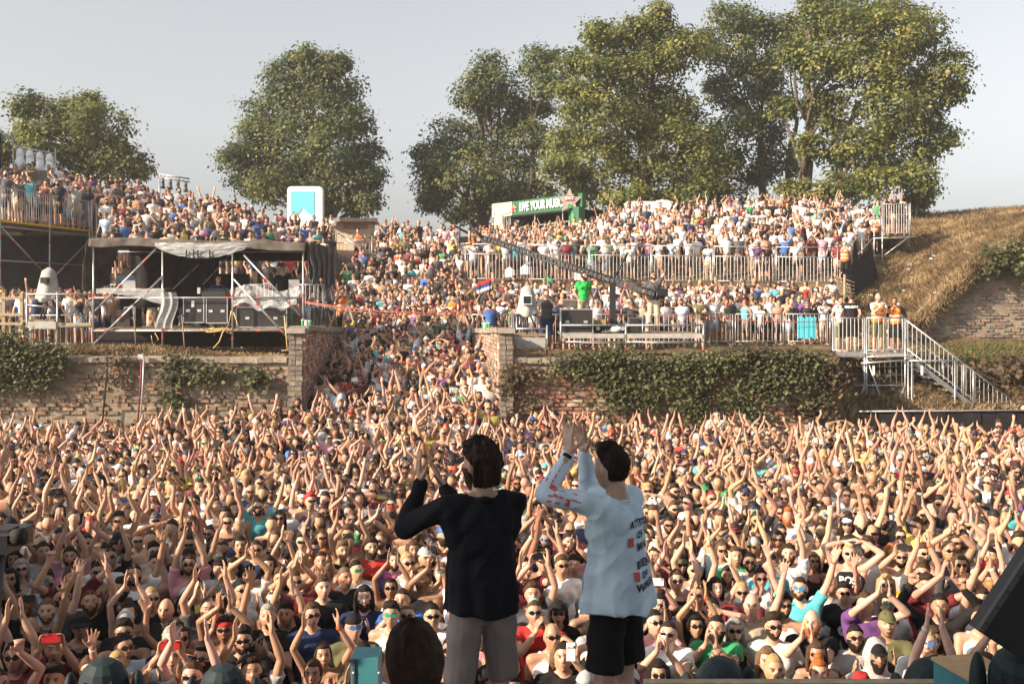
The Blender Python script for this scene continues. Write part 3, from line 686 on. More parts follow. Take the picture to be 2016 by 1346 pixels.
def attrs(rg, energetic=.7):
    fem = rg.random() < .30; n_m = len(MALE); a = {}
    w_m = np.array([6.0, 5.5, 7, 9, 2.4, 2.0, .9, 1.2, 1.8, 1.6, 30, 6, 1.7, 2.0, 1.4, 1.2, 4, 1.2, 1.0, 1.0], float)
    if energetic <= .5: w_m = w_m * np.array([.25, .25, .4, 1, .3, .3, .25, .8, .6, .6, 6, 3, .8, .15, .4, .4, .4, 1, .8, .3])
    elif energetic < .7: w_m = w_m * np.array([.5, .5, .7, 1, .6, .6, .6, 1, 1, 1, 3, 2, 1, .4, .6, .6, .6, 1, 1, .5])
    if fem:
        w = w_m[FEM]; s = n_m + rg.choice(len(FEM), p=w / w.sum())
    else:
        w = np.concatenate([w_m, [w_m[0] * .6, w_m[2] * .6, w_m[4] * .6, w_m[3] * .6]]); j = rg.choice(len(w), p=w / w.sum())
        s = j if j < n_m else n_m + len(FEM) + j - n_m
    a['s'] = int(s); a['fem'] = fem
    a['hc'] = pick(rg, HCOL, HW if fem else [.36, .32, .16, .07, .05, .015, .005, .02])
    a['hair'] = rg.choice(['f_long', 'f_curly_long', 'f_bun', 'f_tail', 'f_bob'], p=[.42, .16, .13, .2, .09]) if fem else rg.choice(['buzz', 'short', 'quiff', 'curly', 'long', 'bald'], p=[.22, .36, .24, .05, .03, .10])
    a['beard'] = None if fem else rg.choice(['', 'beard', 'stubble beard'], p=[.55, .18, .27])
    a['lens'] = pick(rg, LENS, LW) if rg.random() < .58 else None
    a['hat'] = rg.choice(['', 'cap', 'back', 'bucket', 'fedora', 'beanie'], p=[.86, .05, .035, .02, .015, .02])
    a['hatc'] = pick(rg, TCOL, TW)
    a['tc'] = pick(rg, TCOL, TW); a['top'] = rg.choice(['tee', 'vest', 'none'], p=[.60, .40, 0] if fem else [.76, .18, .06])
    if a['top'] == 'none': a['tc'] = 'none'
    a['skin'] = int(rg.choice(5, p=[.3, .25, .2, .07, .18])); a['bc'] = rg.choice(['black', 'navy', 'beige', 'charcoal', 'pale blue'])
    a['sc'] = float(rg.normal(.92 if fem else .96, .03)); a['print'] = int(rg.integers(0, 9)) if rg.random() < .6 else -1
    a['hv'] = int(rg.integers(0, 2)); a['sj'] = rg.normal(1, .05, 3); a['gk'] = 'round' if a['lens'] == 'round sunglasses' else rg.choice(['wayfarer', 'aviator'])
    return a
def describe(a):
    who = 'woman' if a['fem'] else 'man'; bits = []
    hairw = {'buzz': 'cropped', 'short': 'short', 'quiff': 'swept-up', 'curly': 'curly', 'long': 'shoulder-length', 'f_long': 'long', 'f_curly_long': 'long curly', 'f_bun': 'bunned', 'f_tail': 'ponytailed', 'f_bob': 'bobbed', 'f_short': 'short'}
    h = 'bald' if a['hair'] == 'bald' else '%s-haired' % a['hc'].replace(' ', '-')
    if a['hat']: h = {'cap': 'capped', 'back': 'backwards-capped', 'bucket': 'bucket-hatted', 'fedora': 'fedora-wearing', 'beanie': 'beanie-wearing'}[a['hat']]
    s = ('bearded ' if a['beard'] == 'beard' else 'stubbled ' if a['beard'] else '') + (hairw.get(a['hair'], '') + ' ' if a['hair'] != 'bald' and not a['hat'] else '') + h + ' ' + who
    s += ' with bare chest' if a['top'] == 'none' else ' in %s %s' % (a['tc'], {'tee': 'tee', 'vest': 'vest', 'long': 'long-sleeved top', 'hood': 'hoodie'}[a['top']])
    if a['lens']: s += ' and ' + a['lens']
    s += ', ' + POSES[STOCK[a['s']]['pose']][0]
    return s

# ------------------------------------------------------------------ one individual with its parts
def mat4(C, M): return Matrix.Translation(Vector(C)) @ Matrix(np.array(M).tolist()).to_4x4()
def headpart(name, me, fg, par, color): 
    o = link(name, me, par, color=color); o.matrix_local = mat4(fg['C'], fg['M']); return o
def person(a, x, y, z, rz, label, group=None, fg=None):
    fg = fg or STOCK[a['s']]; sk = np.array(SKINS[a['skin']]) * a['sj']
    o = link('person', fg['body'], color=sk); o.location = (x, y, z); o.rotation_euler = (0, 0, rz); o.scale = (a['sc'],) * 3
    tag(o, label, 'person', group)
    if a['top'] != 'none':
        link('shirt', fg['tops'].get(a['top'], fg['tops']['tee']), o, color=np.array(TCOL[a['tc']]) if isinstance(a['tc'], str) else a['tc'])
    link('shorts', fg['bottom'], o, color=TCOL[a['bc']])
    hc = HCOL[a['hc']]
    if a['hair'] != 'bald' and a['hat'] not in ('beanie',): headpart('hair', HAIRS[a['hair']][a['hv']], fg, o, hc)
    if a['beard']: headpart('beard', BEARD[a['beard']], fg, o, hc)
    if a['lens']:
        q = headpart('sunglasses', GLS[a['gk']], fg, o, LENS[a['lens']])
    if a['hat']: headpart('hat', HATS[a['hat']], fg, o, TCOL[a['hatc']])
    return o
def wpt(o, fg, side=0, off=.10):
    """world point in the palm of a hand"""
    S, E, W, d, nn = fg['arms'][side]; p = Vector(W + d * off + np.array(nn) / max(np.linalg.norm(nn), .01) * .03)
    return (Matrix.Translation(o.location) @ Matrix.Rotation(o.rotation_euler.z, 4, 'Z') @ Matrix.Scale(o.scale.x, 4)) @ p
def phone_at(p, rz, color, label, wide=True):
    g = Geo(); s = (.145, .009, .072) if wide else (.072, .009, .145)
    g.box((0, 0, 0), s); ph = g.obj('smartphone', 'paint', color=color); ph.location = p; ph.rotation_euler = (R(-8), 0, rz)
    g = Geo(); g.box((0, .006, 0), (s[0] * .92, .003, s[2] * .88)); g.obj('screen', 'black_plastic', ph)
    g = Geo(); g.box((s[0] * .38, -.006, s[2] * .28), (.014, .004, .014)); g.obj('lens', 'black_plastic', ph)
    return tag(ph, label, 'phone', 'phones held up in the crowd')
def bottle_at(p, label, tilt=0):
    g = Geo(); g.path([(0, 0, -.09), (0, 0, .06), (0, 0, .085), (0, 0, .105)], [.031, .031, .015, .012], 10)
    b = g.obj('water_bottle', 'clear_bottle', smooth=True); b.location = p; b.rotation_euler = (tilt, .1, 0)
    g = Geo(); g.tube((0, 0, .103), (0, 0, .122), .014, n=10); g.obj('bottle_cap', 'cyan_print', b)
    g = Geo(); g.tube((0, 0, -.03), (0, 0, .03), .0318, n=10); g.obj('bottle_label', 'text_white', b)
    return tag(b, label, 'bottle', 'bottles held up in the crowd')
def watch_on(o, fg, side, name='wristband', color=(.02, .02, .02)):
    S, E, W, d, nn = fg['arms'][side]; u = (W - E) / np.linalg.norm(W - E); g = Geo(); g.tube(W - u * .030, W - u * .010, .031, n=12); q = g.obj(name, 'fabric', o, color=color)

# ------------------------------------------------------------------ chest prints laid on a garment
from mathutils.bvhtree import BVHTree
def text_geo(s, size=.1, depth=.0, bold=.0, shear=0.0, align='CENTER', spacing=1.0):
    c = bpy.data.curves.new('txt', 'FONT'); c.body = s; c.size = size; c.offset = bold; c.shear = shear; c.align_x = align; c.align_y = 'CENTER'; c.extrude = depth; c.space_character = spacing; c.resolution_u = 3
    o = bpy.data.objects.new('txt', c); BENCH.collection.objects.link(o)
    vl = BENCH.view_layers[0]; vl.update(); dg = vl.depsgraph; me = bpy.data.meshes.new_from_object(o.evaluated_get(dg)); bpy.data.objects.remove(o); bpy.data.curves.remove(c)
    return me
def on_cloth(shirt, flat, cx, cz, back=False, rot=0.0, off=.004, sub=True):
    """lays a flat mesh (x, y in metres) on the front or back of a garment"""
    bm = bmesh.new(); bm.from_mesh(flat); bmesh.ops.triangulate(bm, faces=bm.faces[:])
    if sub:
        for _ in range(3):
            es = [e for e in bm.edges if e.calc_length() > .018]
            if not es: break
            bmesh.ops.subdivide_edges(bm, edges=es, cuts=1); bmesh.ops.triangulate(bm, faces=bm.faces[:])
    tb = bmesh.new(); tb.from_mesh(shirt); tree = BVHTree.FromBMesh(tb); s = 1 if back else -1; ca, sa = math.cos(rot), math.sin(rot)
    for v in bm.verts:
        x, y = v.co.x * ca - v.co.y * sa, v.co.x * sa + v.co.y * ca; X = cx + (-x if back else x); Z = cz + y
        h = tree.ray_cast(Vector((X, s * 1.0, Z)), Vector((0, -s, 0)))
        yy = h[0].y if h[0] is not None else s * .05
        v.co = Vector((X, yy + s * off, Z))
    me = bpy.data.meshes.new('print'); bm.to_mesh(me); bm.free(); tb.free(); return me
def disc(r0, r1, n=28, a0=0, a1=2 * math.pi, sx=1, sy=1, cx=0, cy=0):
    v = []; f = []
    for i in range(n + 1):
        a = a0 + (a1 - a0) * i / n; v += [(cx + math.cos(a) * r0 * sx, cy + math.sin(a) * r0 * sy, 0), (cx + math.cos(a) * r1 * sx, cy + math.sin(a) * r1 * sy, 0)]
    for i in range(n): f.append((2 * i, 2 * i + 1, 2 * i + 3, 2 * i + 2))
    return mesh_np('disc', v, f)
def quadm(pts): return mesh_np('quad', [(*p, 0) for p in pts], [tuple(range(len(pts)))])

# ------------------------------------------------------------------ people the photograph shows clearly
#  (px, py of the head, female, pose, hair, hair colour, beard, top, top colour, glasses, hat, skin, label)
PI_ = {'over': 0, 'apart': 1, 'face': 2, 'chest': 3, 'wave': 4, 'fist': 5, 'v': 6, 'onhead': 7, 'film': 8, 'film1': 9, 'down': 10, 'fold': 11, 'shout': 12, 'high': 13, 'point': 14, 'bottle': 15, 'side': 16, 'drink': 17, 'shade': 18, 'fists': 19}
D_, W_, G_, B_, Y_, O_, R_ = 'dark sunglasses', 'white framed sunglasses', 'green mirrored sunglasses', 'blue mirrored sunglasses', 'gold mirrored sunglasses', 'round sunglasses', 'red framed sunglasses'
SPECIAL = [
 (1598, 1224, 0, 'face', 'bald', 'ginger', 'beard', 'tee', 'black', '', '', 2, 'bald man with long ginger beard in black tee, hands pressed together at his chin'),
 (1725, 1290, 0, 'down', 'bald', 'black', 'beard', 'hood', 'light grey', '', 'cap', 3, 'man in pale grey hoodie with the hood pulled over his peaked cap'),
 (1850, 1192, 0, 'fists', 'short', 'black', '', 'long', 'black', '', '', 1, 'man in black long-sleeved top with both fists raised beside his head'),
 (1672, 1089, 0, 'onhead', 'short', 'blond', '', 'vest', 'black', W_, '', 2, 'man in black vest with white lettering and white sunglasses, hands on head'),
 (1575, 1157, 0, 'v', 'buzz', 'dark brown', 'stubble beard', 'tee', 'turquoise', B_, '', 2, 'man in bright turquoise tee with both arms up and mirrored sunglasses'),
 (1411, 1235, 0, 'face', 'buzz', 'black', 'beard', 'tee', 'green', '', '', 0, 'dark-bearded man in green tee holding his palms together before his mouth'),
 (1522, 1231, 0, 'down', 'quiff', 'dark brown', 'stubble beard', 'tee', 'white', D_, '', 0, 'man in loose white tee and sunglasses with swept-up hair, arms down'),
 (1542, 1190, 0, 'down', 'curly', 'black', 'stubble beard', 'vest', 'white', D_, '', 1, 'curly black-haired man in white vest behind the man in loose white tee'),
 (1316, 1246, 0, 'face', 'buzz', 'dark brown', '', 'tee', 'white', D_, '', 2, 'man in white tee with grey lettering clapping beside the black shorts'),
 (1296, 1325, 1, 'down', 'f_bob', 'black', '', 'vest', 'black', O_, '', 0, 'black-bobbed woman with open mouth and round sunglasses at the stage edge'),
 (1744, 1150, 1, 'down', 'f_long', 'blond', '', 'vest', 'pink', D_, '', 2, 'woman with straight pale blond hair and dark sunglasses'),
 (1746, 1226, 0, 'chest', 'short', 'brown', '', 'tee', 'olive', '', 'cap', 0, 'man in olive army cap clapping behind the hooded man'),
 (1835, 1257, 1, 'down', 'f_long', 'brown', '', 'vest', 'black', O_, '', 0, 'brown-haired woman in black with round sunglasses before the fists'),
 (1947, 1122, 1, 'high', 'f_long', 'dyed red', '', 'vest', 'black', D_, '', 2, 'red-haired woman in black vest stretching both arms up by the tilted speaker'),
 (1773, 1096, 0, 'film', 'short', 'black', 'stubble beard', 'vest', 'light grey', D_, '', 0, 'man in grey vest with round yellow print filming overhead'),
 (1747, 1187, 1, 'down', 'f_long', 'black', '', 'tee', 'white', G_, '', 0, 'woman with long black hair and green mirrored sunglasses looking sideways'),
 (1331, 1142, 0, 'apart', 'short', 'brown', '', 'vest', 'black', O_, '', 2, 'stocky man in black vest clapping overhead right of the white-shirted performer'),
 (1446, 1239, 1, 'down', 'f_long', 'grey', '', 'vest', 'black', D_, '', 2, 'long grey-haired woman in dark sunglasses right of the green tee'),
 (1510, 1298, 1, 'down', 'f_long', 'light brown', '', 'vest', 'white', '', '', 2, 'light brown-haired woman in white top seen from the side at the stage edge'),
 (1612, 1322, 1, 'down', 'f_bun', 'ginger', '', 'vest', 'white', '', '', 2, 'ginger-haired woman with a bun at the stage edge'),
 (1480, 1190, 0, 'wave', 'bald', 'grey', '', 'tee', 'beige', '', '', 2, 'bald man in two-tone beige tee waving one hand'),
 (1553, 1089, 0, 'point', 'short', 'dark brown', 'beard', 'tee', 'white', '', '', 2, 'bearded man in white tee with mustard patch pointing up'),
 (1580, 1039, 0, 'down', 'bald', 'black', '', 'vest', 'blue', '', '', 1, 'bald man in blue vest with arms down'),
 (1690, 1005, 0, 'down', 'short', 'brown', 'stubble beard', 'tee', 'light grey', '', '', 0, 'man in heather grey tee looking down beside raised arms'),
 (1739, 1022, 0, 'v', 'short', 'black', 'beard', 'tee', 'black', '', '', 1, 'dark-bearded man in black tee with both arms spread up high'),
 (1990, 978, 0, 'drink', 'short', 'black', '', 'none', 'none', D_, 'cap', 0, 'bare-chested man in red cap drinking at the right edge'),
 (1703, 1188, 0, 'side', 'short', 'brown', '', 'tee', 'purple', Y_, '', 2, 'smiling man in purple tee clapping up to one side'),
 (1815, 1128, 0, 'over', 'buzz', 'brown', '', 'tee', 'charcoal', D_, '', 0, 'crop-haired man in charcoal tee clapping overhead behind the fists'),
 (1009, 1308, 1, 'down', 'f_long', 'dyed red', '', 'tee', 'black', '', '', 2, 'woman with long dyed red hair between the two performers'),
 (1087, 1251, 0, 'down', 'bald', 'brown', '', 'vest', 'white', D_, '', 1, 'bald tanned man in white vest and sunglasses looking down'),
 (1052, 1205, 0, 'shout', 'buzz', 'brown', '', 'tee', 'red', D_, '', 0, 'man in red tee shouting through cupped hands'),
 (1048, 1168, 0, 'apart', 'curly', 'brown', '', 'tee', 'charcoal', '', '', 0, 'curly-haired person with green face mask clapping overhead'),
 (1099, 1205, 1, 'down', 'f_long', 'black', '', 'tee', 'black', D_, 'cap', 0, 'woman in black cap and sunglasses left of the black shorts'),
 (1106, 1112, 0, 'down', 'short', 'brown', '', 'tee', 'white', D_, '', 1, 'man in white tee with blue print and dark sunglasses'),
 (1120, 1066, 0, 'down', 'short', 'dark brown', 'stubble beard', 'tee', 'black', '', '', 0, 'man in black tee looking down left of the white-shirted performer'),
 (1083, 1028, 0, 'down', 'buzz', 'brown', '', 'tee', 'black', B_, '', 0, 'man in black tee and blue mirrored sunglasses between the performers'),
 (1069, 1104, 0, 'apart', 'buzz', 'light brown', '', 'vest', 'maroon', D_, '', 0, 'man in maroon vest clapping overhead between the performers'),
 (769, 1156, 1, 'over', 'f_tail', 'black', '', 'vest', 'white', D_, '', 3, 'woman with pink bow on her head clapping overhead'),
 (717, 1175, 0, 'chest', 'long', 'black', 'beard', 'tee', 'navy', '', '', 2, 'bearded man with shoulder-length black hair in navy tee'),
 (792, 1180, 0, 'face', 'buzz', 'dark brown', '', 'tee', 'blue', '', '', 0, 'crop-haired man in blue tee clapping before his face near the dark head'),
 (1106, 1297, 1, 'film1', 'f_curly_long', 'light brown', '', 'vest', 'beige', '', '', 0, 'curly-haired woman holding a pale phone before her face'),
 (769, 1009, 1, 'down', 'f_tail', 'dyed red', '', 'tee', 'charcoal', D_, '', 2, 'woman with dyed red ponytail left of the dark performer'),
 (138, 1095, 0, 'over', 'short', 'dark brown', 'stubble beard', 'tee', 'pink', '', '', 0, 'man in pink tee with peace sign clapping overhead, nearer the left edge'),
 (372, 1110, 0, 'over', 'short', 'brown', 'stubble beard', 'tee', 'pink', D_, '', 0, 'man in pink tee with peace sign and sunglasses, right of the moving lamp'),
 (108, 1276, 0, 'film', 'curly', 'dark brown', '', 'tee', 'maroon', '', '', 1, 'man in maroon tee filming with a red phone, nearer the left edge'),
 (340, 1288, 0, 'film', 'short', 'light brown', '', 'tee', 'pale blue', '', '', 0, 'man in pale blue tee filming with a red phone'),
 (177, 1183, 0, 'apart', 'buzz', 'brown', 'beard', 'tee', 'black', '', '', 0, 'brown-bearded man in black tee clapping overhead above the left lamp'),
 (411, 1197, 0, 'apart', 'buzz', 'brown', 'beard', 'tee', 'charcoal', '', '', 0, 'brown-bearded man in charcoal tee clapping overhead above the second lamp'),
 (298, 1177, 0, 'down', 'buzz', 'blond', '', 'tee', 'black', W_, '', 2, 'crop-haired blond man in black tee and white sunglasses'),
 (244, 1244, 0, 'chest', 'quiff', 'black', 'stubble beard', 'vest', 'black', D_, '', 1, 'black-quiffed man in black vest and sunglasses clapping above the left lamp'),
 (478, 1259, 0, 'chest', 'quiff', 'black', 'stubble beard', 'tee', 'black', D_, '', 1, 'black-quiffed man in black tee and sunglasses right of the second lamp'),
 (253, 1206, 1, 'over', 'f_bun', 'dark brown', '', 'vest', 'black', '', '', 2, 'dark-haired woman clapping overhead behind the quiffed man in vest'),
 (19, 1138, 1, 'down', 'f_long', 'black', '', 'vest', 'black', O_, '', 1, 'long black-haired woman in black vest with glasses at the left edge'),
 (91, 1142, 0, 'face', 'quiff', 'dark brown', 'stubble beard', 'tee', 'pale blue', G_, '', 0, 'man in pale blue tee with green mirrored sunglasses clapping, left side'),
 (60, 1240, 0, 'wave', 'bald', 'black', 'beard', 'tee', 'black', '', '', 3, 'laughing bald man in black tee waving at the left edge'),
 (93, 1201, 0, 'wave', 'short', 'light brown', 'stubble beard', 'tee', 'charcoal', '', '', 2, 'light brown-haired man in charcoal tee waving at the left'),
 (696, 1232, 0, 'down', 'long', 'brown', '', 'tee', 'olive', B_, 'beanie', 0, 'long-haired man in patterned beanie and blue mirrored sunglasses'),
 (636, 1288, 1, 'apart', 'f_tail', 'dark brown', '', 'vest', 'red', '', '', 1, 'smiling dark-haired woman in red vest clapping overhead'),
 (614, 1209, 0, 'down', 'short', 'brown', '', 'tee', 'navy', D_, '', 0, 'brown-haired man in navy tee and sunglasses looking down'),
 (636, 1155, 0, 'down', 'short', 'brown', '', 'tee', 'black', '', '', 2, 'young brown-haired man in black tee left of the dark performer'),
 (580, 1144, 0, 'down', 'buzz', 'brown', '', 'tee', 'maroon', D_, '', 0, 'smiling crop-haired man in maroon tee and dark sunglasses'),
 (731, 1077, 0, 'down', 'curly', 'dark brown', 'beard', 'tee', 'red', '', '', 0, 'bearded curly-haired man in red tee left of the dark performer'),
 (203, 1103, 0, 'down', 'bald', 'black', 'stubble beard', 'tee', 'white', B_, '', 0, 'bald man in white tee and blue mirrored sunglasses'),
 (265, 1130, 0, 'wave', 'buzz', 'black', 'stubble beard', 'tee', 'white', Y_, '', 1, 'man in white tee with gold mirrored sunglasses raising one arm'),
 (268, 1012, 0, 'down', 'short', 'brown', '', 'tee', 'white', '', '', 2, 'smiling brown-haired man in white tee with arms down'),
 (228, 995, 0, 'down', 'bald', 'brown', '', 'tee', 'charcoal', '', '', 2, 'bald man in charcoal tee with arms down, left side'),
 (85, 1085, 0, 'down', 'short', 'dark brown', '', 'tee', 'light grey', '', '', 0, 'young man in light grey tee with arms down near the left edge'),
 (1110, 1290, 0, 'wave', 'short', 'black', '', 'tee', 'black', '', '', 0, 'man in black patterned tee with an open hand beside the black shorts'),
 (550, 1020, 1, 'down', 'f_long', 'dark brown', '', 'vest', 'white', D_, '', 1, 'long-haired woman in white vest and dark sunglasses, left of centre'),
 (20, 1035, 0, 'down', 'short', 'black', '', 'tee', 'navy', '', 'cap', 3, 'man in dark cap behind the camera at the left edge'),
 (1903, 1150, 0, 'down', 'short', 'brown', 'stubble beard', 'vest', 'white', '', '', 2, 'young stubbled man in white vest left of the tilted speaker'),
 (1930, 1215, 0, 'chest', 'buzz', 'dark brown', 'stubble beard', 'vest', 'white', '', '', 0, 'crop-haired man in white vest clapping at his chest by the tilted speaker'),
]
HEADZ = 1.645
pit = []; taken_lab = set()
def place_pit(px, py, sc=1.0, hz=HEADZ):
    Y = F * (CZ - hz * sc) / (py - HY); return PX(px, Y), Y
spec_xy = []
for s in SPECIAL:
    px, py, fem, pose, hair, hc, beard, top, tc, lens, hat, skin, label = s
    pi = PI_[pose]; st = len(MALE) + FEM.index(pi) if fem else pi
    a = attrs(RNG); a.update(s=st, fem=bool(fem), hair=hair, hc=hc, beard=beard, top=top, tc=tc, lens=lens or None, hat=hat, skin=skin, hatc='red' if 'red cap' in label else 'olive' if 'army' in label else 'black', gk='round' if lens == O_ else 'wayfarer')
    a['sc'] = .93 if fem else .97; a['sj'] = np.array((1.0, 1.0, 1.0)); a['print'] = -1
    x, y = place_pit(px, py, a['sc']); spec_xy.append((x, y)); pit.append([y, x, a, label, 0.0])
SP = np.array(spec_xy); CLR = np.array([any(k_ in s[12] for k_ in ('lettering', 'peace', 'turquoise', 'yellow print', 'blue print', 'mustard', 'shouting', 'fists raised')) for s in SPECIAL])
# everyone else in the pit: a jittered grid, denser toward the stage front than a queue, looser than a wall
yy = 7.75
while yy < 24.3:
    hw = 1008 / F * yy + 1.6; x = -hw + RNG.uniform(0, .4)
    while x < hw:
        X = x + RNG.normal(0, .07); Y = yy + RNG.normal(0, .09); x += RNG.uniform(.36, .47) if yy < 13 else RNG.uniform(.39, .52)
        if Y < 7.7 or Y > 24.35: continue
        if np.min(np.hypot(SP[:, 0] - X, (SP[:, 1] - Y) * .9)) < .31: continue
        if np.any(CLR & (np.abs(SP[:, 0] - X) < .36) & (SP[:, 1] - Y > 0) & (SP[:, 1] - Y < 1.05)): continue
        a = attrs(RNG); pit.append([Y, X, a, None, float(RNG.normal(0, .22))])
    yy += .365 if yy < 13 else .425
pit.sort(key=lambda p: (p[3] is None and p[0] > 1e9, p[0]))
specials = [p for p in pit if p[3]]; rest = [p for p in pit if not p[3]]
NEAR = 272 - len(specials)
# nearest of the rest that stand inside the frame
inframe = [p for p in rest if abs(p[1]) < 1008 / F * p[0] + .45]; ids = set(id(p) for p in inframe[:NEAR])
near = specials + inframe[:NEAR]; mass = [p for p in rest if id(p) not in ids]
phones = 0
for Y, X, a, label, rz in near:
    if label is None:
        for t in range(60):
            label = describe(a)
            if label not in taken_lab and len(label.split()) <= 16: break
            b = attrs(RNG); b['sc'] = a['sc']; a = b
    taken_lab.add(label)
    face = math.atan2(X, Y) * -.8       # turned toward the stage centre
    o = person(a, X, Y, float(pitz(X, Y)), face + rz, label, 'people clapping in the pit')
    fg = STOCK[a['s']]; pose = fg['pose']; who = ' '.join(label.split(',')[0].split()[:9])
    if pose == 8 or pose == 9:
        p = (wpt(o, fg, 0, .10) + wpt(o, fg, 1, .10)) / 2 if pose == 8 else wpt(o, fg, 0, .09)
        red = 'red phone' in label; c = (.62, .03, .03) if red else [(.02, .02, .02), (.75, .75, .75), (.02, .02, .02)][phones % 3]; phones += 1
        phone_at(p + Vector((0, -.012, .0)), o.rotation_euler.z, c, ('%s phone held up by the %s' % ('red' if red else 'white' if c[0] > .5 else 'black', who)), wide=pose == 8)
    if pose == 15: bottle_at(wpt(o, fg, 0, .085), 'clear water bottle held up by the ' + who, .1)
    if pose == 17:
        g = Geo(); g.tube((0, 0, -.06), (0, 0, .06), .028, .038, 12); cu = g.obj('beer_cup', 'clear_bottle'); cu.location = wpt(o, fg, 0, .08); cu.rotation_euler = (R(40), 0, 0); tag(cu, 'plastic cup at the mouth of the ' + who, 'cup', 'cups in the crowd')
    if RNG.random() < .35: watch_on(o, fg, int(RNG.integers(0, 2)), 'wristband', [(.02, .02, .02), (.55, .10, .04), (.10, .35, .5), (.6, .6, .6)][int(RNG.integers(0, 4))])
    # garment prints
    sh = fg['tops'].get(a['top']) if a['top'] != 'none' else None
    if label.startswith('man in black vest with white lettering'):
        t_ = text_geo('BOSS', .115, bold=.0035, spacing=.95); me = on_cloth(sh, t_, 0, 1.345); me.materials.append(MAT['text_white']); link('print', me, o)
        t_ = text_geo('HUGO BOSS', .040, bold=.001, spacing=1.3); me = on_cloth(sh, t_, 0, 1.275); me.materials.append(MAT['text_white']); link('print', me, o)
    elif 'peace sign' in label:
        for k_, (m_, mt) in enumerate([(disc(0, .105), 'cyan_print'), (disc(.0, .105, 8, .3, 1.5), 'yellow_edge'), (disc(.0, .105, 8, 3.4, 4.4), 'rope_red')]):
            me = on_cloth(sh, m_, 0, 1.31, off=.004 + .002 * k_); me.materials.append(MAT[mt]); link('print', me, o)
        for m_ in (disc(.088, .112), quadm([(-.010, -.10), (.010, -.10), (.010, .10), (-.010, .10)]), quadm([(-.010, 0), (.006, .008), (-.062, -.078), (-.076, -.066)]), quadm([(.010, 0), (.076, -.066), (.062, -.078), (-.006, .008)])):
            me = on_cloth(sh, m_, 0, 1.31, off=.010); me.materials.append(MAT['text_white']); link('print', me, o)
    elif 'round yellow print' in label:
        me = on_cloth(sh, disc(0, .09), 0, 1.2); me.materials.append(MAT['yellow_edge']); link('print', me, o)
        me = on_cloth(sh, disc(.045, .062, 14, 3.4, 6.0), 0, 1.2, off=.008); me.materials.append(MAT['text_black']); link('print', me, o)
    elif 'mustard patch' in label:
        me = on_cloth(sh, quadm([(-.12, -.04), (.14, -.07), (.13, .05), (-.02, .08)]), 0, 1.2); me.materials.append(MAT['yellow_edge']); link('print', me, o)
    elif 'grey lettering' in label:
        for k_, w_ in enumerate(('LIVE FAST', 'TECH')):
            me = on_cloth(sh, text_geo(w_, .06, bold=.001), 0, 1.24 - k_ * .07); me.materials.append(MAT['grey_drape']); link('print', me, o)
    elif 'blue print' in label:
        me = on_cloth(sh, disc(0, .08, 18, sx=1.1, sy=.6), 0, 1.2); me.materials.append(MAT['blue_cloth']); link('print', me, o)
    elif 'green face mask' in label:
        g = Geo(); g.ell((0, -.086, -.052), (.052, .036, .042)); q = g.obj('face_mask', 'paint', o, True, (.25, .60, .50)); q.matrix_local = mat4(fg['C'], fg['M'])
    elif 'pink bow' in label:
        g = Geo(); g.ell((-.04, -.02, .135), (.042, .018, .03)); g.ell((.04, -.02, .135), (.042, .018, .03)); g.ell((0, -.02, .128), (.014, .018, .014)); q = g.obj('hair_bow', 'fabric', o, True, (.75, .16, .30)); q.matrix_local = mat4(fg['C'], fg['M'])
    elif 'patterned beanie' in label: pass
    elif a['print'] >= 0 and a['top'] == 'tee' and sh is not None:
        key = ('pr', a['s'], a['print'])
        if key not in HAIRS:
            k_ = a['print']; m_ = [disc(.02, .06, 14), quadm([(-.09, -.03), (.09, -.03), (.09, .03), (-.09, .03)]), disc(0, .05, 16, sx=1.4, sy=.8), quadm([(-.05, -.06), (.06, -.07), (.05, .06), (-.06, .05)]), disc(.03, .045, 14), quadm([(-.10, .0), (.10, .0), (.08, .02), (-.10, .02)]),
                                disc(0, .045, 3), disc(0, .06, 5, .3, 2 * math.pi + .3), disc(.0, .055, 6, 0, 3.14)][k_]
            HAIRS[key] = on_cloth(sh, m_, 0, 1.24); HAIRS[key].materials.append(MAT['paint'])
        dk = a['tc'] in ('white', 'light grey', 'yellow', 'pale blue', 'beige', 'pink')
        link('print', HAIRS[key], o, color=[(.05, .05, .06), (.3, .05, .05), (.06, .12, .3)][a['print'] % 3] if dk else [(.65, .65, .65), (.6, .1, .1), (.1, .45, .5)][a['print'] % 3])
lap('individuals %d' % len(near))

# ------------------------------------------------------------------ the rest of the crowd, one mesh of real figures
def lod(me, ratio, cullbox=False):
    if cullbox:
        v = npv(me); f = np.empty(len(me.loops), dtype=np.int32); me.loops.foreach_get('vertex_index', f); f = f.reshape(len(me.polygons), -1)
        hid = (np.abs(v[:, 0]) < .11) & (v[:, 2] > .95) & (v[:, 2] < 1.33); m2 = mesh_np('l', v, f[~hid[f].all(1)])
    else: m2 = me
    r_ = modmesh(m2, [('DECIMATE', dict(ratio=ratio)), ('TRIANGULATE', {})])
    if cullbox: bpy.data.meshes.remove(m2)
    return r_
def arrays(me):
    f = np.empty(len(me.loops), dtype=np.int32); me.loops.foreach_get('vertex_index', f); return npv(me), f.reshape(-1, 3)
LODS = []     # per stock figure: {level: (verts, tris, part, tint)}
def lod_of(me, target, cull=False):
    n = sum(len(p.vertices) - 2 for p in me.polygons); return arrays(lod(me, min(1, target / max(n, 1)), cull))
hk = {k: lod_of(v[0], 64) for k, v in HAIRS.items() if isinstance(k, str)}; hkm = {k: lod_of(v[0], 200) for k, v in HAIRS.items() if isinstance(k, str)}
bd = {k: lod_of(v, 60) for k, v in BEARD.items()}; ht = {k: lod_of(v, 110) for k, v in HATS.items()}
g = Geo()
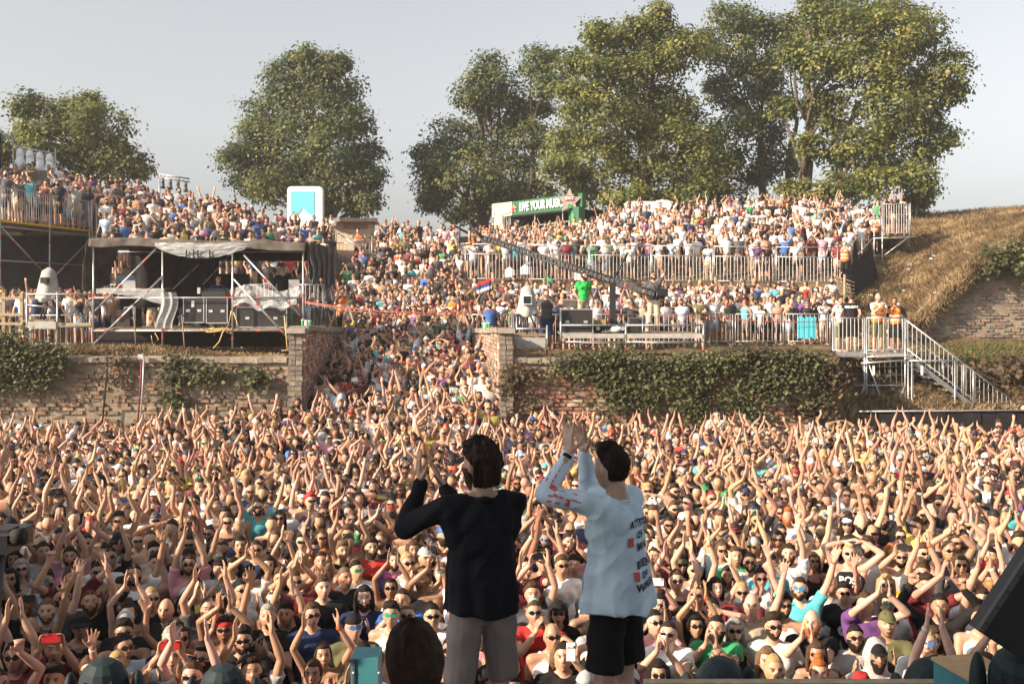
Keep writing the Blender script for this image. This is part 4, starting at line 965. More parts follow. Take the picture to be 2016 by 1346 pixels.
for s in (-1, 1): g.box((s * .032, -.101, .011), (.048, .012, .034), rz_(s * .25))
g.box((0, -.10, .016), (.02, .008, .008)); gm = g.mesh('g'); GL = arrays(modmesh(gm, [('TRIANGULATE', {})]))
for fg in STOCK:
    e = {}
    for lv, nb, ns, nl in ((0, 820, 180, 40), (1, 290, 70, 20)):
        parts = []
        if lv == 0:
            b1 = modmesh(fg['body'], [('REMESH', dict(mode='VOXEL', voxel_size=.0135))]); n_ = sum(len(p.vertices) - 2 for p in b1.polygons); b0 = lod(b1, nb / n_, True); v, f = arrays(b0); bpy.data.meshes.remove(b1)
        else: v, f = lod_of(b0, nb)
        loc = (v - fg['C']) @ fg['M']; t_ = head_tint(loc, fg['openm'], fg['stubble']); t_ = np.where(t_ < .3, .3, t_)
        parts.append((v, f, 0, t_))
        for k_ in ('tee', 'vest'):
            t0 = modmesh(fg['tops'][k_], [('REMESH', dict(mode='VOXEL', voxel_size=.028))]); v, f = lod_of(t0, ns); bpy.data.meshes.remove(t0); parts.append((v, f, 1 if k_ == 'tee' else 11, None))
        v, f = lod_of(fg['bottom'], nl); parts.append((v, f, 2, None)); e[lv] = parts
    LODS.append(e)
lap('lods')
VV, FF, CC, off_n, flip = [], [], [], 0, False
def emit(v, f, c):
    global off_n
    VV.append(v.astype(np.float32)); FF.append(((f[:, ::-1] if flip else f) + off_n).astype(np.int32)); CC.append(np.broadcast_to(c, (len(v), 3)).astype(np.float32)); off_n += len(v)
def mass_person(a, x, y, z, rz, lv):
    global flip
    flip = RNG.random() < .5; mx_ = np.array((-1.0 if flip else 1.0, 1, 1)); fg = STOCK[a['s']]; e = LODS[a['s']][lv]; Rz = rz_(rz); s = a['sc']; o = np.array((x, y, z)); T = lambda v: (v * mx_ * s) @ Rz.T + o
    sk = np.array(SKINS[a['skin']]) * a['sj'] * RNG.uniform(.9, 1.08); bare = a['top'] == 'none'
    for v, f, pt, tint in e:
        if pt == 0:
            c = sk * tint
            emit(T(v), f, c)
        elif pt == 1 and a['top'] in ('tee', 'none'):
            emit(T(v if not bare else v * (.97, .97, 1)), f, sk if bare else np.array(TCOL[a['tc']]) * RNG.uniform(.85, 1.1))
        elif pt == 11 and a['top'] == 'vest': emit(T(v), f, np.array(TCOL[a['tc']]))
        elif pt == 2: emit(T(v), f, np.array(TCOL[a['bc']]))
    H = lambda v: T(v @ fg['M'].T + fg['C']); hc = HCOL[a['hc']]
    if a['hair'] != 'bald' and a['hat'] != 'beanie': v, f = (hkm if lv == 0 else hk)[a['hair']]; emit(H(v), f, hc)
    if a['beard']: v, f = bd[a['beard']]; emit(H(v), f, hc)
    if a['hat']: v, f = ht[a['hat']]; emit(H(v), f, TCOL[a['hatc']])
    if a['lens']: emit(H(GL[0]), GL[1], LENS[a['lens']])
for Y, X, a, label, rz in mass: mass_person(a, X, Y, float(pitz(X, Y)), math.atan2(X, Y) * -.8 + rz, 0 if Y < 16.5 else 1)
lap('pit mass %d' % len(mass))
KEEP = []       # circles kept clear for the individuals up there: (x, y, r)
def zone(poly, dx, dy, energetic, z=None, keep=None, bright=0):
    """people standing over a polygon given as (px, depth) corners"""
    pts = [(PX(p, Y), Y) for p, Y in poly]; xs_ = [p[0] for p in pts]; ys_ = [p[1] for p in pts]; n = 0
    y = min(ys_)
    while y <= max(ys_):
        x = min(xs_) + RNG.uniform(0, dx)
        while x <= max(xs_):
            X, Y = x + RNG.normal(0, dx * .14), y + RNG.normal(0, dy * .14); x += dx * RNG.uniform(.85, 1.15); ins = False; j = len(pts) - 1
            for i in range(len(pts)):
                if (pts[i][1] > Y) != (pts[j][1] > Y) and X < (pts[j][0] - pts[i][0]) * (Y - pts[i][1]) / (pts[j][1] - pts[i][1]) + pts[i][0]: ins = not ins
                j = i
            if not ins: continue
            if any((X - k[0]) ** 2 + (Y - k[1]) ** 2 < k[2] ** 2 for k in KEEP): continue
            a = attrs(RNG, energetic)
            if bright and RNG.random() < bright: a['tc'] = 'white' if a['top'] != 'none' else a['tc']
            mass_person(a, X, Y, gz(X, Y) if z is None else z, -math.atan2(X, Y) * .9 + RNG.normal(0, .35), 1); n += 1
        y += dy
    return n
def keep(px, Y, r=.42): KEEP.append((PX(px, Y), Y, r))
for q in ((669, 34.0), (892, 35.5), (705, 43.5), (1722, 47.5), (1663, 42.6), (925, 43)): keep(*q)
n = 0
n += zone([(600, 24.2), (990, 24.2), (925, 33.8), (688, 33.8)], .47, .55, .8)                                   # between the two walls, up the ramp
n += zone([(660, 33.8), (915, 33.8), (915, 36), (910, 50), (745, 50), (660, 37)], .56, .74, .4)
n += zone([(-120, 33.4), (176, 33.4), (176, 36.8), (-120, 36.8)], .52, .62, .5)
n += zone([(-120, 30.6), (640, 30.6), (650, 33.3), (-120, 33.3)], .52, .62, .5)
n += zone([(650, 34.0), (900, 34.0), (1375, 34.9), (1385, 36.2), (1642, 36.2), (1645, 40.6), (920, 40.6), (660, 36.5)], .54, .68, .45)
n += zone([(925, 41.7), (1648, 41.7), (1700, 46.6), (1725, 50.2), (1010, 50.2), (925, 50)], .54, .70, .6, bright=.25)
n += zone([(-60, 33.0), (32, 34.5), (176, 38.6), (100, 38.9), (-60, 36.5)], .58, .75, .8, z=7.27)
n += zone([(-120, 39.4), (186, 39.4), (186, 43), (-120, 44)], .52, .60, .35)
n += zone([(192, 37.2), (205, 34.2), (640, 34.6), (660, 37.5), (655, 45), (560, 43), (450, 42.6), (300, 42.2), (192, 42.2)], .55, .70, .35)
n += zone([(1728, 46.3), (1785, 46.3), (1785, 49), (1728, 49)], .55, .6, .4, z=7.62)
lap('upper %d' % n)
v = np.concatenate(VV); f = np.concatenate(FF); c = np.concatenate(CC)
me = mesh_np('crowd', v, f, ['crowd_mix'], True, None, {'col': c})
tag(link('crowd', me), label='dense festival crowd filling the pit, the ramp and the stands', kind='stuff')
print('CROWD tris', len(f)); lap('crowd built')
# ------------------------------------------------------------------ brick walls
def brickmesh(name, L, H, D, seed):
    rg = np.random.default_rng(seed); g = Geo(); g.box((0, 0, 0), (L, D, H)); me = g.mesh(name, ['brick']); v = npv(me); v += rg.normal(0, .004, v.shape); setv(me, v)
    a = me.attributes.new('tint', 'FLOAT_COLOR', 'POINT'); a.data.foreach_set('color', np.ones(len(me.vertices) * 4, dtype=np.float32)); return me
def brick_wall(label, A, B, z0, top, thick, pal, seen, n_parts=280, L=.27, H=.085, wear=.5, seed=1, lean=0.0, cope=True):
    """a wall whose face runs from A to B (x, y); the built side is to the right of A->B; top(t) gives its height"""
    rg = np.random.default_rng(seed); A = np.array(A, float); B = np.array(B, float); d = B - A; W = np.linalg.norm(d); u = d / W; nrm = np.array((u[1], -u[0])); ang = math.atan2(u[1], u[0])
    root = empty('brick_wall', (A[0], A[1], 0), 0, label=label, cat='wall')
    pt = lambda s, o, z: (u[0] * s + nrm[0] * (o + lean * (top(s / W) - z)), u[1] * s + nrm[1] * (o + lean * (top(s / W) - z)), z)
    n = 24; V = []; 
    for i in range(n + 1):
        s = W * i / n; zt = top(i / n)
        V += [pt(s, -.012, z0), pt(s, -.012, zt), (u[0] * s - nrm[0] * thick, u[1] * s - nrm[1] * thick, zt), (u[0] * s - nrm[0] * thick, u[1] * s - nrm[1] * thick, z0)]
    F_ = [(0, 1, 2, 3), tuple(4 * n + q for q in (3, 2, 1, 0))]
    for i in range(n):
        a = 4 * i; b = a + 4; F_ += [(a, b, b + 1, a + 1), (a + 1, b + 1, b + 2, a + 2), (a + 2, b + 2, b + 3, a + 3), (a + 3, b + 3, b, a)]
    link('mortar_core', mesh_np('mortar_core', V, F_, ['mortar']), root)
    variants = [brickmesh('brick', L, H, .09, seed * 10 + i) for i in range(7)]; cells = []
    r = 0; z = z0 + H / 2
    while z < max(top(0), top(1)) - H * .6:
        s = -L / 2 + (L / 2 if r % 2 else 0) + L / 2
        while s < W:
            if z < top(min(max(s / W, 0), 1)) - H * .6 and rg.random() > wear * .22: cells.append((s + rg.normal(0, .01), z + rg.normal(0, .004), rg.uniform(-.012, .03) if rg.random() > wear * .35 else rg.uniform(-.05, -.02)))
            s += L + .016 + rg.uniform(0, .02)
        r += 1; z += H + .014
    cells.sort(key=lambda c: 0 if seen(c[0] / W, c[1]) else 1)
    k = 0; gv, gf, gc = [], [], []; off = 0
    Mz = Matrix.Rotation(ang, 4, 'Z')
    for c in cells:
        x, y, zz = pt(c[0], c[2] - .045 + .03, c[1]); col = np.array(pal[rg.integers(0, len(pal))]) * rg.uniform(.75, 1.2); me = variants[rg.integers(0, 7)]
        sc = (rg.uniform(.84, 1.0), 1, rg.uniform(.82, 1.02))
        if k < n_parts and seen(c[0] / W, c[1]):
            o = link('brick', me, root, color=col); o.location = (x, y, zz); o.rotation_euler = (0, rg.normal(0, .012), ang); o.scale = sc; k += 1
        else:
            v = npv(me) * sc; M = np.array(Mz.to_3x3()); v = v @ M.T + (x, y, zz); gv.append(v); gf += [tuple(i + off for i in p.vertices) for p in me.polygons]; gc.append(np.broadcast_to(col, v.shape)); off += len(v)
    if gv: tag(link('brick_field', mesh_np('brick_field', np.concatenate(gv), gf, ['brick'], False, None, {'tint': np.concatenate(gc)}), root, color=(1, 1, 1)), kind='stuff')
    if cope:
        cm = [brickmesh('coping_stone', .34, .13, thick + .14, 77 + i) for i in range(3)]; s = .17
        while s < W:
            zt = top(s / W); p_ = pt(s, 0, zt); o = link('coping_stone', cm[rg.integers(0, 3)], root, color=np.array((.34, .29, .24)) * rg.uniform(.7, 1.15))
            o.location = (p_[0] - nrm[0] * (thick / 2 - .03), p_[1] - nrm[1] * (thick / 2 - .03), zt + .055 + rg.normal(0, .006)); o.rotation_euler = (rg.normal(0, .01), rg.normal(0, .012), ang); s += .355
    return root
PALE = [(.27, .195, .14), (.22, .16, .115), (.31, .22, .155), (.19, .15, .115), (.25, .15, .105)]
REDB = [(.40, .19, .13), (.34, .17, .12), (.44, .25, .18), (.30, .18, .13), (.38, .30, .24)]
PINK = [(.52, .34, .28), (.46, .27, .22), (.50, .38, .33), (.42, .24, .18)]
GREY = [(.21, .18, .15), (.17, .145, .125), (.25, .215, .18)]
brick_wall('long weathered brown brick wall below the covered mixing booth, left', (-19, 25.0), (-5.45, 25.0), 0, lambda t: 3.12 - .06 * t, .5, PALE, lambda t, z: z > 1.9 and t > .50, 290, wear=.9, seed=1)
brick_wall('brick wall below the camera platform, half covered in ivy', (.02, 25.0), (7.5, 25.0), 0, lambda t: 3.05 - .1 * t, .5, REDB, lambda t, z: z > 1.6 and t < .32, 290, wear=.35, seed=2)
brick_wall('pinkish brick side wall at the left of the crowded ramp', (-5.10, 25.0), (-5.45, 34), 0, lambda t: 3.84 - .33 * t, .35, PINK, lambda t, z: z > 1.6 and t < .8, 290, wear=.3, seed=3, lean=-.02)
brick_wall('pinkish brick side wall at the right of the crowded ramp', (-1.50, 34.0), (-.30, 25.0), 0, lambda t: 3.50 + .30 * t, .35, PINK, lambda t, z: z > 1.2 and t > .3, 290, wear=.3, seed=4, lean=-.02)
def pier(label, x0, x1, seed):
    rg = np.random.default_rng(seed); root = empty('stone_pier', ((x0 + x1) / 2, 24.9, 0), label=label, cat='pier'); w = x1 - x0; z = 0; g = Geo()
    g.box((0, .12, 1.9), (w - .03, .24, 3.8)); g.obj('mortar_core', 'mortar', root); vs = [brickmesh('stone', .16, .11, .30, 40 + i) for i in range(5)]
    while z < 3.76:
        s = -w / 2 + .08 + rg.uniform(-.02, .02)
        while s < w / 2 - .04:
            o = link('stone', vs[rg.integers(0, 5)], root, color=np.array(GREY[rg.integers(0, 3)]) * rg.uniform(.8, 1.25)); o.location = (s, .10 - .045 * (3.8 - z) + rg.uniform(0, .02), z + .06); s += .175
        z += .125
    g = Geo(); g.box((0, .1, 3.84), (w + .08, .5, .12)); g.obj('cap_stone', 'coping', root)
pier('grey stone pier ending the wall left of the ramp', -5.47, -5.09, 5); pier('sunlit stone pier ending the wall right of the ramp', -.31, .04, 6)
# the old bastion on the right hill
def bast_top(t):
    px = 1745 + (2150 - 1745) * t; return float(np.interp(px, [1745, 1800, 1870, 1930, 1985, 2016, 2150], [3.25, 4.0, 5.2, 6.15, 6.6, 6.85, 7.0]))
brick_wall('old dark bastion wall cut into the dry hill on the right', (PX(1745, 36.9), 36.9), (PX(2150, 36.9), 36.9), 2.2, bast_top, .25, [(.22, .19, .16), (.27, .22, .18), (.18, .16, .14), (.30, .20, .16)], lambda t, z: z > 3.0 and .2 < t < .68, 290, L=.30, H=.10, wear=.9, seed=7, cope=False)
lap('walls')

# ------------------------------------------------------------------ leaves, grass, trees
def leafset(name, pts, size, mat, parent=None, seed=0, up=.35, tint=None, aspect=.62, kind=None, out=None):
    """many small folded leaves at the given places"""
    rg = np.random.default_rng(seed); n = len(pts); nr = rg.normal(0, 1, (n, 3)); nr[:, 2] = np.abs(nr[:, 2]) * (1 + up)
    if out is not None: nr = nr * .75 + out
    nr /= np.linalg.norm(nr, axis=1)[:, None]
    a = np.cross(nr, rg.normal(0, 1, (n, 3))); a /= np.linalg.norm(a, axis=1)[:, None]; b = np.cross(nr, a); s = size * rg.uniform(.6, 1.35, (n, 1))
    p = np.asarray(pts); q = np.stack([p - a * s, p - b * s * aspect + nr * s * .22, p + a * s, p + b * s * aspect + nr * s * .22], 1).reshape(-1, 3)
    f = np.arange(4 * n, dtype=np.int32).reshape(-1, 4); t = (rg.beta(2.2, 2.6, n) if tint is None else tint); t = np.repeat(t, 4)
    me = mesh_np(name, q, f, [mat], False, None, {'tint': np.stack([t, t, t], 1)}); return tag(link(name, me, parent), kind=kind)
def limb(g, a, b, ra, rb, rg, bend=.12, n=6):
    a = np.array(a, float); b = np.array(b, float); L = np.linalg.norm(b - a); o = rg.normal(0, bend * L, 3); pts = []; rs = []
    for i in range(n + 1):
        t = i / n; pts.append(a + (b - a) * t + o * math.sin(t * math.pi) + rg.normal(0, .012 * L, 3) * (0 < i < n)); rs.append(ra + (rb - ra) * t)
    g.path(pts, rs, 7)
def tree(label, blobs, Y, trunks, mat, seed, dens=1.0, leaf=.112, group=None, zb=None, depth=.8, cat='tree'):
    """blobs: (px, py, r) in photograph pixels of the clumps its crown is made of; trunks: (px foot, px top, py top, radius)"""
    rg = np.random.default_rng(seed); bx = PX(trunks[0][0], Y); zb = gz(bx, Y) if zb is None else zb; root = empty('tree', (bx, Y, zb), label=label, cat=cat, group=group)
    org = np.array((bx, Y, zb)); pts = []; g = Geo(); tint = []; fine = Geo(); outs = []
    tops = []
    for pf, pt_, py, r in trunks:
        a = np.array((PX(pf, Y), Y + rg.normal(0, .3), zb - .2)); b = np.array(P(pt_, py, Y)); limb(g, a - org, b - org, r, r * .45, rg, .035, 9); tops.append((a, b, r))
    for bi, (px, py, r) in enumerate(blobs):
        c = np.array(P(px, py, Y)); R_ = r * 1.06 * Y / F; c[1] += rg.uniform(-1, 1) * depth * 2.2
        a, b, tr = min(tops, key=lambda q: np.linalg.norm((q[0] + q[1]) / 2 - c)); t = np.clip((c[2] - a[2]) / max(b[2] - a[2], .1) - .30, .12, .95); st = a + (b - a) * t
        limb(g, st - org, c - org, tr * (.55 - .3 * t), .035, rg, .10, 6)
        nc = int(10 + R_ * R_ * 8.5 * dens)
        for k in range(nc):
            d = rg.normal(0, 1, 3); d /= np.linalg.norm(d); rr = R_ * rg.uniform(.35, 1.08) ** .6; cc = c + d * rr * (1, 1.0, .88)
            if rg.random() < .5: limb(fine, c + (cc - c) * .25 - org, cc - org, .028, .008, rg, .08, 3)
            m = int(rg.uniform(50, 108)); e = R_ * .13 + rg.uniform(.14, .26); q = cc + rg.normal(0, 1, (m, 3)) * (e, e, e * .62); q[:, 2] -= .06 * np.abs(q[:, 0] - cc[0])
            o_ = (q - cc) / e * .5 + d * .5 + (0, 0, .25); outs.append(o_); pts.append(q - org); tint.append(np.clip(rg.beta(2.2, 2.4) + rg.normal(0, .14, m), 0, 1))
    P_ = np.concatenate(pts); T_ = np.concatenate(tint)
    g.obj('trunk', 'bark', root, True); fine.obj('twigs', 'bark', root, kind='stuff'); leafset('crown', P_, leaf, mat, root, seed, tint=T_, out=np.concatenate(outs))
    return root, len(P_)
nl = 0
TREES = [
 ('low broad tree behind the left stand', [(90, 240, 42), (150, 225, 45), (215, 258, 48), (120, 285, 52), (190, 305, 50), (258, 312, 34), (60, 290, 34), (75, 215, 24), (175, 205, 20), (232, 330, 32), (280, 335, 18), (40, 255, 16)], 58, [(165, 155, 260, .28)], 'leaf_tree', 11, 1.0),
 ('round dense tree rising behind the white cyan billboard', [(605, 135, 30), (640, 145, 34), (560, 165, 40), (665, 175, 45), (520, 215, 45), (600, 215, 66), (690, 245, 46), (500, 275, 40), (480, 320, 34), (570, 300, 66), (660, 310, 62), (715, 305, 36), (500, 360, 34), (545, 370, 40), (620, 375, 50), (690, 365, 45), (725, 350, 28), (585, 118, 16), (680, 135, 18), (735, 400, 18), (700, 408, 26)], 60, [(645, 612, 250, .45)], 'leaf_cool', 12, 1.15),
 ('loose tall tree left of the bright middle tree', [(968, 128, 28), (945, 165, 30), (990, 165, 34), (925, 195, 30), (985, 215, 46), (1055, 130, 30), (1085, 165, 34), (1045, 200, 42), (890, 265, 42), (960, 280, 58), (1035, 275, 54), (860, 315, 36), (845, 355, 28), (925, 345, 54), (1010, 350, 56), (870, 385, 32), (940, 400, 36), (1050, 370, 42), (835, 300, 16), (905, 420, 22), (990, 400, 26), (850, 400, 20), (1080, 110, 18)], 62, [(985, 960, 190, .34), (1010, 1050, 200, .28), (965, 900, 300, .2)], 'leaf_cool', 13, .82),
 ('large sunlit yellow-green tree in the middle', [(1290, 32, 30), (1320, 55, 34), (1255, 60, 34), (1205, 70, 34), (1175, 75, 26), (1340, 100, 42), (1150, 125, 38), (1225, 135, 58), (1290, 130, 50), (1130, 200, 44), (1190, 215, 62), (1275, 215, 62), (1340, 205, 50), (1120, 270, 42), (1180, 300, 58), (1260, 300, 62), (1330, 300, 56), (1105, 330, 32), (1150, 360, 40), (1230, 375, 46), (1310, 370, 46), (1385, 260, 46), (1395, 330, 44), (1370, 385, 40), (1440, 385, 34)], 57, [(1290, 1265, 220, .42), (1310, 1340, 230, .26)], 'leaf_tree', 14, 1.05),
 ('dark leafy tree between the middle and the right tree', [(1430, 40, 34), (1400, 70, 26), (1470, 30, 34), (1440, 110, 44), (1500, 90, 48), (1470, 170, 50), (1420, 180, 34), (1530, 160, 44), (1450, 250, 46), (1520, 240, 44), (1480, 320, 48), (1550, 320, 44), (1430, 310, 36), (1560, 70, 40)], 61, [(1515, 1500, 240, .30), (1560, 1570, 230, .24)], 'leaf_cool', 15, .8),
 ('tallest tree at the right with hanging boughs', [(1630, 20, 46), (1700, 10, 46), (1780, 15, 50), (1655, 75, 52), (1735, 75, 60), (1810, 70, 46), (1600, 130, 40), (1690, 145, 62), (1780, 145, 60), (1845, 145, 40), (1860, 185, 26), (1650, 220, 42), (1740, 225, 62), (1815, 215, 48), (1690, 290, 46), (1765, 300, 58), (1825, 280, 36), (1640, 300, 32), (1710, 360, 36), (1780, 360, 38), (1800, 390, 22), (1650, 370, 36), (1600, 40, 36), (1560, 110, 26), (1605, 200, 26), (1550, 210, 22), (1590, 290, 24), (1560, 380, 26), (1610, 385, 26)], 56, [(1578, 1590, 60, .34), (1625, 1690, 200, .28)], 'leaf_tree', 16, .95)]
for i, (lb, bl, Y, tr, mt, sd, dn) in enumerate(TREES):
    r_, k = tree(lb, bl, Y, tr, mt, sd, dn, group='trees behind the stands'); nl += k
r_, k = tree('small tree crown cut by the left edge of the picture', [(-10, 290, 26), (-40, 280, 40), (5, 310, 18), (-60, 320, 40)], 58, [(-30, -30, 300, .2)], 'leaf_tree', 17, .9); nl += k
# unseen trees added left of the picture to shade the left stand
for j, (x, y, s) in enumerate([(-31, 33.5, 1.0), (-33, 39, 1.05), (-31, 44.5, .95)]):
    src = bpy.data.objects['tree.001']; r2 = src.copy(); COL.objects.link(r2); r2.location = (x, y, 5); r2.scale = (s,) * 3; r2.rotation_euler.z = j * 1.7
    r2['label'] = ['dense tree far left of the stands, nearest the pit', 'dense tree far left of the stands, middle one', 'dense tree far left of the stands, farthest back'][j]
    for ch in src.children:
        c2 = ch.copy(); COL.objects.link(c2); c2.parent = r2
print('LEAVES', nl); lap('trees')
# ivy and wall plants
def ivy(label, blobs, Y, seed, n, size=.07, mat='leaf_ivy', name='ivy', cat='ivy', thick=.16):
    rg = np.random.default_rng(seed); c0 = P(blobs[0][0], blobs[0][1], Y); root = empty(name, c0, label=label, cat=cat); A = sum(b[2] ** 2 for b in blobs); pts = []; tint = []
    for px, py, r in blobs:
        m = int(n * r * r / A); cl = rg.normal(0, .5, (max(m // 40, 3), 2))
        for q in cl:
            if n > 3000 and mnoise.noise(Vector(((px + q[0] * r) * .021, (py + q[1] * r) * .03, seed))) < -.12 + (.22 if py > 735 else 0): continue
            k = 40; c = P(px + q[0] * r, py + q[1] * r, Y); e = .16; z = rg.normal(0, 1, (k, 3)) * (e, thick * .5, e * .8); pts.append(np.array(c) + z - (0, thick * .4, 0) - np.array(c0)); tint.append(np.clip(rg.beta(2, 2.6) + rg.normal(0, .15, k), 0, 1))
    p_ = np.concatenate(pts); leafset('leaves', p_, size, mat, root, seed, up=.0, tint=np.concatenate(tint), aspect=.8, out=np.array((-.15, -.8, .5)))
    g = Geo()
    for px, py, r in blobs[:14]:
        a = np.array(P(px, py - r, Y)) - np.array(c0); limb(g, a, a + (rg.normal(0, .2), -.02, -r * 1.8 * Y / F), .02, .008, rg, .08, 4)
    g.obj('stems', 'bark', root); return root
ivy('thick ivy draped over the brick wall right of the ramp', [(x, 715 + 14 * math.sin(x * .03), 26) for x in range(1085, 1600, 22)] + [(x, 745, 28) for x in range(1150, 1600, 24)] + [(x, 775, 28) for x in range(1180, 1590, 24)] + [(x, 805, 20) for x in range(1230, 1540, 30)] + [(1180, 790, 20), (1175, 820, 18), (1200, 835, 20)], 24.75, 31, 27000, .045)
ivy('dark green ivy over the far left end of the wall', [(x, 700, 34) for x in range(-60, 110, 26)] + [(x, 672, 18) for x in range(-60, 90, 22)] + [(x, 735, 30) for x in range(-60, 80, 26)] + [(x, 765, 20) for x in range(-50, 40, 24)] + [(115, 725, 16), (125, 745, 12)], 24.75, 32, 9000, .05)
ivy('yellowing creeper hanging on the left wall under the booth', [(345, 715, 13), (372, 722, 12), (400, 732, 12), (425, 736, 10), (338, 745, 7), (342, 775, 8), (350, 800, 6)], 24.8, 33, 760, .055)
ivy('small fig bush growing from the left wall near the ramp', [(492, 742, 10), (508, 747, 9)], 24.8, 34, 260, .075, name='bush', cat='bush')
ivy('withered twigs and leaves hanging from the top of the left wall', [(225, 706, 10), (240, 716, 7), (232, 750, 4)], 24.8, 35, 240, .04, mat='leaf_dry')
ivy('dry creeper with few leaves on the wall beside the sunlit pier', [(1010, 735, 14), (1035, 745, 12), (1000, 760, 9), (1052, 790, 7), (1050, 815, 8)], 24.8, 36, 300, .045, mat='leaf_dry')
ivy('green bush at the top of the bastion on the right hill', [(1960, 512, 16), (1985, 500, 20), (2005, 520, 18), (1940, 530, 10), (2015, 545, 16)], 36.4, 37, 900, .08, name='bush', cat='bush', thick=.5)
ivy('tiny shrub on the ridge beside the right scaffold tower', [(1800, 422, 8), (1812, 424, 7)], 56, 38, 200, .12, name='bush', cat='bush')
ivy('withered brown creeper over the wall end beside the stair tower', [(x, 712 + (x - 1500) * .06, 16) for x in range(1480, 1640, 18)] + [(x, 740, 20) for x in range(1545, 1650, 20)] + [(x, 770, 20) for x in range(1555, 1650, 20)] + [(x, 800, 20) for x in range(1550, 1650, 20)], 24.9, 51, 8000, .05, mat='leaf_dry')
tag(ivy('tangled dark undergrowth on the bank behind the stairs', [(x, 745 + 10 * math.sin(x), 26) for x in range(1660, 2060, 24)] + [(x, 775, 26) for x in range(1660, 2060, 24)] + [(x, 800, 24) for x in range(1660, 2060, 24)] + [(x, 722, 22) for x in range(1850, 2060, 24)], 32.9, 52, 15000, .085, mat='leaf_dry', name='undergrowth', cat='undergrowth', thick=1.2), kind='stuff')  # dried ivy whose dark leaves also stand in for shade under the platform
# the dry grass: blades over the slopes
def blades(name, fn, n, mat, h, seed, kind='stuff'):
    rg = np.random.default_rng(seed); X, Y = fn(rg, n); Z = ground(X, Y) - .02; n = len(X)
    a = rg.uniform(0, 6.28, n); hh = h * rg.uniform(.4, 1.5, n); w = .016 + hh * .06; lean = rg.normal(0, .8, (n, 2)) * hh[:, None]
    d = np.stack([np.cos(a) * w, np.sin(a) * w], 1); p = np.stack([X, Y], 1)
    v = np.stack([np.column_stack([p - d, Z]), np.column_stack([p + d, Z]), np.column_stack([p + lean, Z + hh])], 1).reshape(-1, 3)
    me = mesh_np(name, v, np.arange(3 * n, dtype=np.int32).reshape(-1, 3), [mat]); return tag(link(name, me), kind=kind)
def hill(rg, n):
    px = rg.uniform(1660, 2080, n); Y = 37.3 + 20 * rg.beta(1, 1.6, n); return PX(px, 1) * Y, Y
blades('dry_grass', hill, 52000, 'straw', .17, 41)
def bank(rg, n):
    px = np.concatenate([rg.uniform(-60, 640, n // 2), rg.uniform(1010, 1660, n - n // 2)]); Y = 25.45 + 2.6 * rg.beta(1, 1.3, n); return PX(px, 1) * Y, Y
blades('dry_grass', bank, 16000, 'straw', .12, 42)
def slope(rg, n):
    px = rg.uniform(1650, 2080, n); Y = rg.uniform(26, 36.6, n); return PX(px, 1) * Y, Y
blades('dry_grass', slope, 15000, 'straw', .16, 43)
def lip(rg, n):
    px = rg.uniform(1745, 2080, n); Y = rg.uniform(36.3, 37.3, n); return PX(px, 1) * Y, Y
rg_ = np.random.default_rng(5); X_, Y_ = lip(rg_, 9000); Z_ = ground(X_, np.full(9000, 37.15)) - rg_.uniform(0, .45, 9000) * (37.3 - Y_)
n_ = len(X_); hh_ = rg_.uniform(.1, .38, n_); a_ = rg_.uniform(0, 6.28, n_); d_ = np.stack([np.cos(a_) * .03, np.sin(a_) * .03], 1); ln_ = rg_.normal(0, .5, (n_, 2)) * hh_[:, None] + (0, -.15); p_ = np.stack([X_, Y_], 1)
v_ = np.stack([np.column_stack([p_ - d_, Z_]), np.column_stack([p_ + d_, Z_]), np.column_stack([p_ + ln_, Z_ + hh_ * rg_.choice([-.6, .8, 1], n_)])], 1).reshape(-1, 3)
tag(link('dry_grass', mesh_np('dry_grass', v_, np.arange(3 * n_, dtype=np.int32).reshape(-1, 3), ['straw'])), kind='stuff')
def green(rg, n):
    px = rg.normal(1960, 70, n); Y = rg.uniform(33.4, 36.6, n); return PX(px, 1) * Y, Y
blades('grass', green, 7000, 'grass_blade', .18, 44)
# dropped cups and wrappers on the hill: single pieces
lit = [(1735, 612), (1750, 618), (1770, 602), (1700, 588), (1712, 584), (1795, 548), (1790, 533), (1792, 524), (1832, 512), (1838, 506), (1768, 498), (1790, 486), (1760, 470), (1740, 534), (1742, 540), (1808, 468), (1846, 610), (1780, 575), (1850, 597), (1890, 480), (1910, 500), (1725, 575)]
for i, (px, py) in enumerate(lit):
    lo, hi = 37.3, 56.0
    for _ in range(30):
        m_ = (lo + hi) / 2; zz_ = gz(PX(px, m_), m_); yy_ = HY - (zz_ - CZ) * F / m_
        if yy_ > py: lo = m_
        else: hi = m_
    g = Geo(); g.tube((-.07, 0, .03), (.07, .02, .03), .035, .05, 8); g.box((.05, .03, .03), (.14, .10, .05), rz_(i)); o = g.obj('crushed_cup', 'paint', color=[(.75, .76, .78), (.45, .62, .68)][i % 2])
    o.location = (PX(px, m_), m_, zz_ + .03); o.rotation_euler = (0, 0, i * 1.3); tag(o, ['crushed white plastic cup lying on the dry hill', 'crushed pale blue plastic cup lying on the dry hill'][i % 2], 'cup', 'litter scattered on the dry hill')
lap('plants')
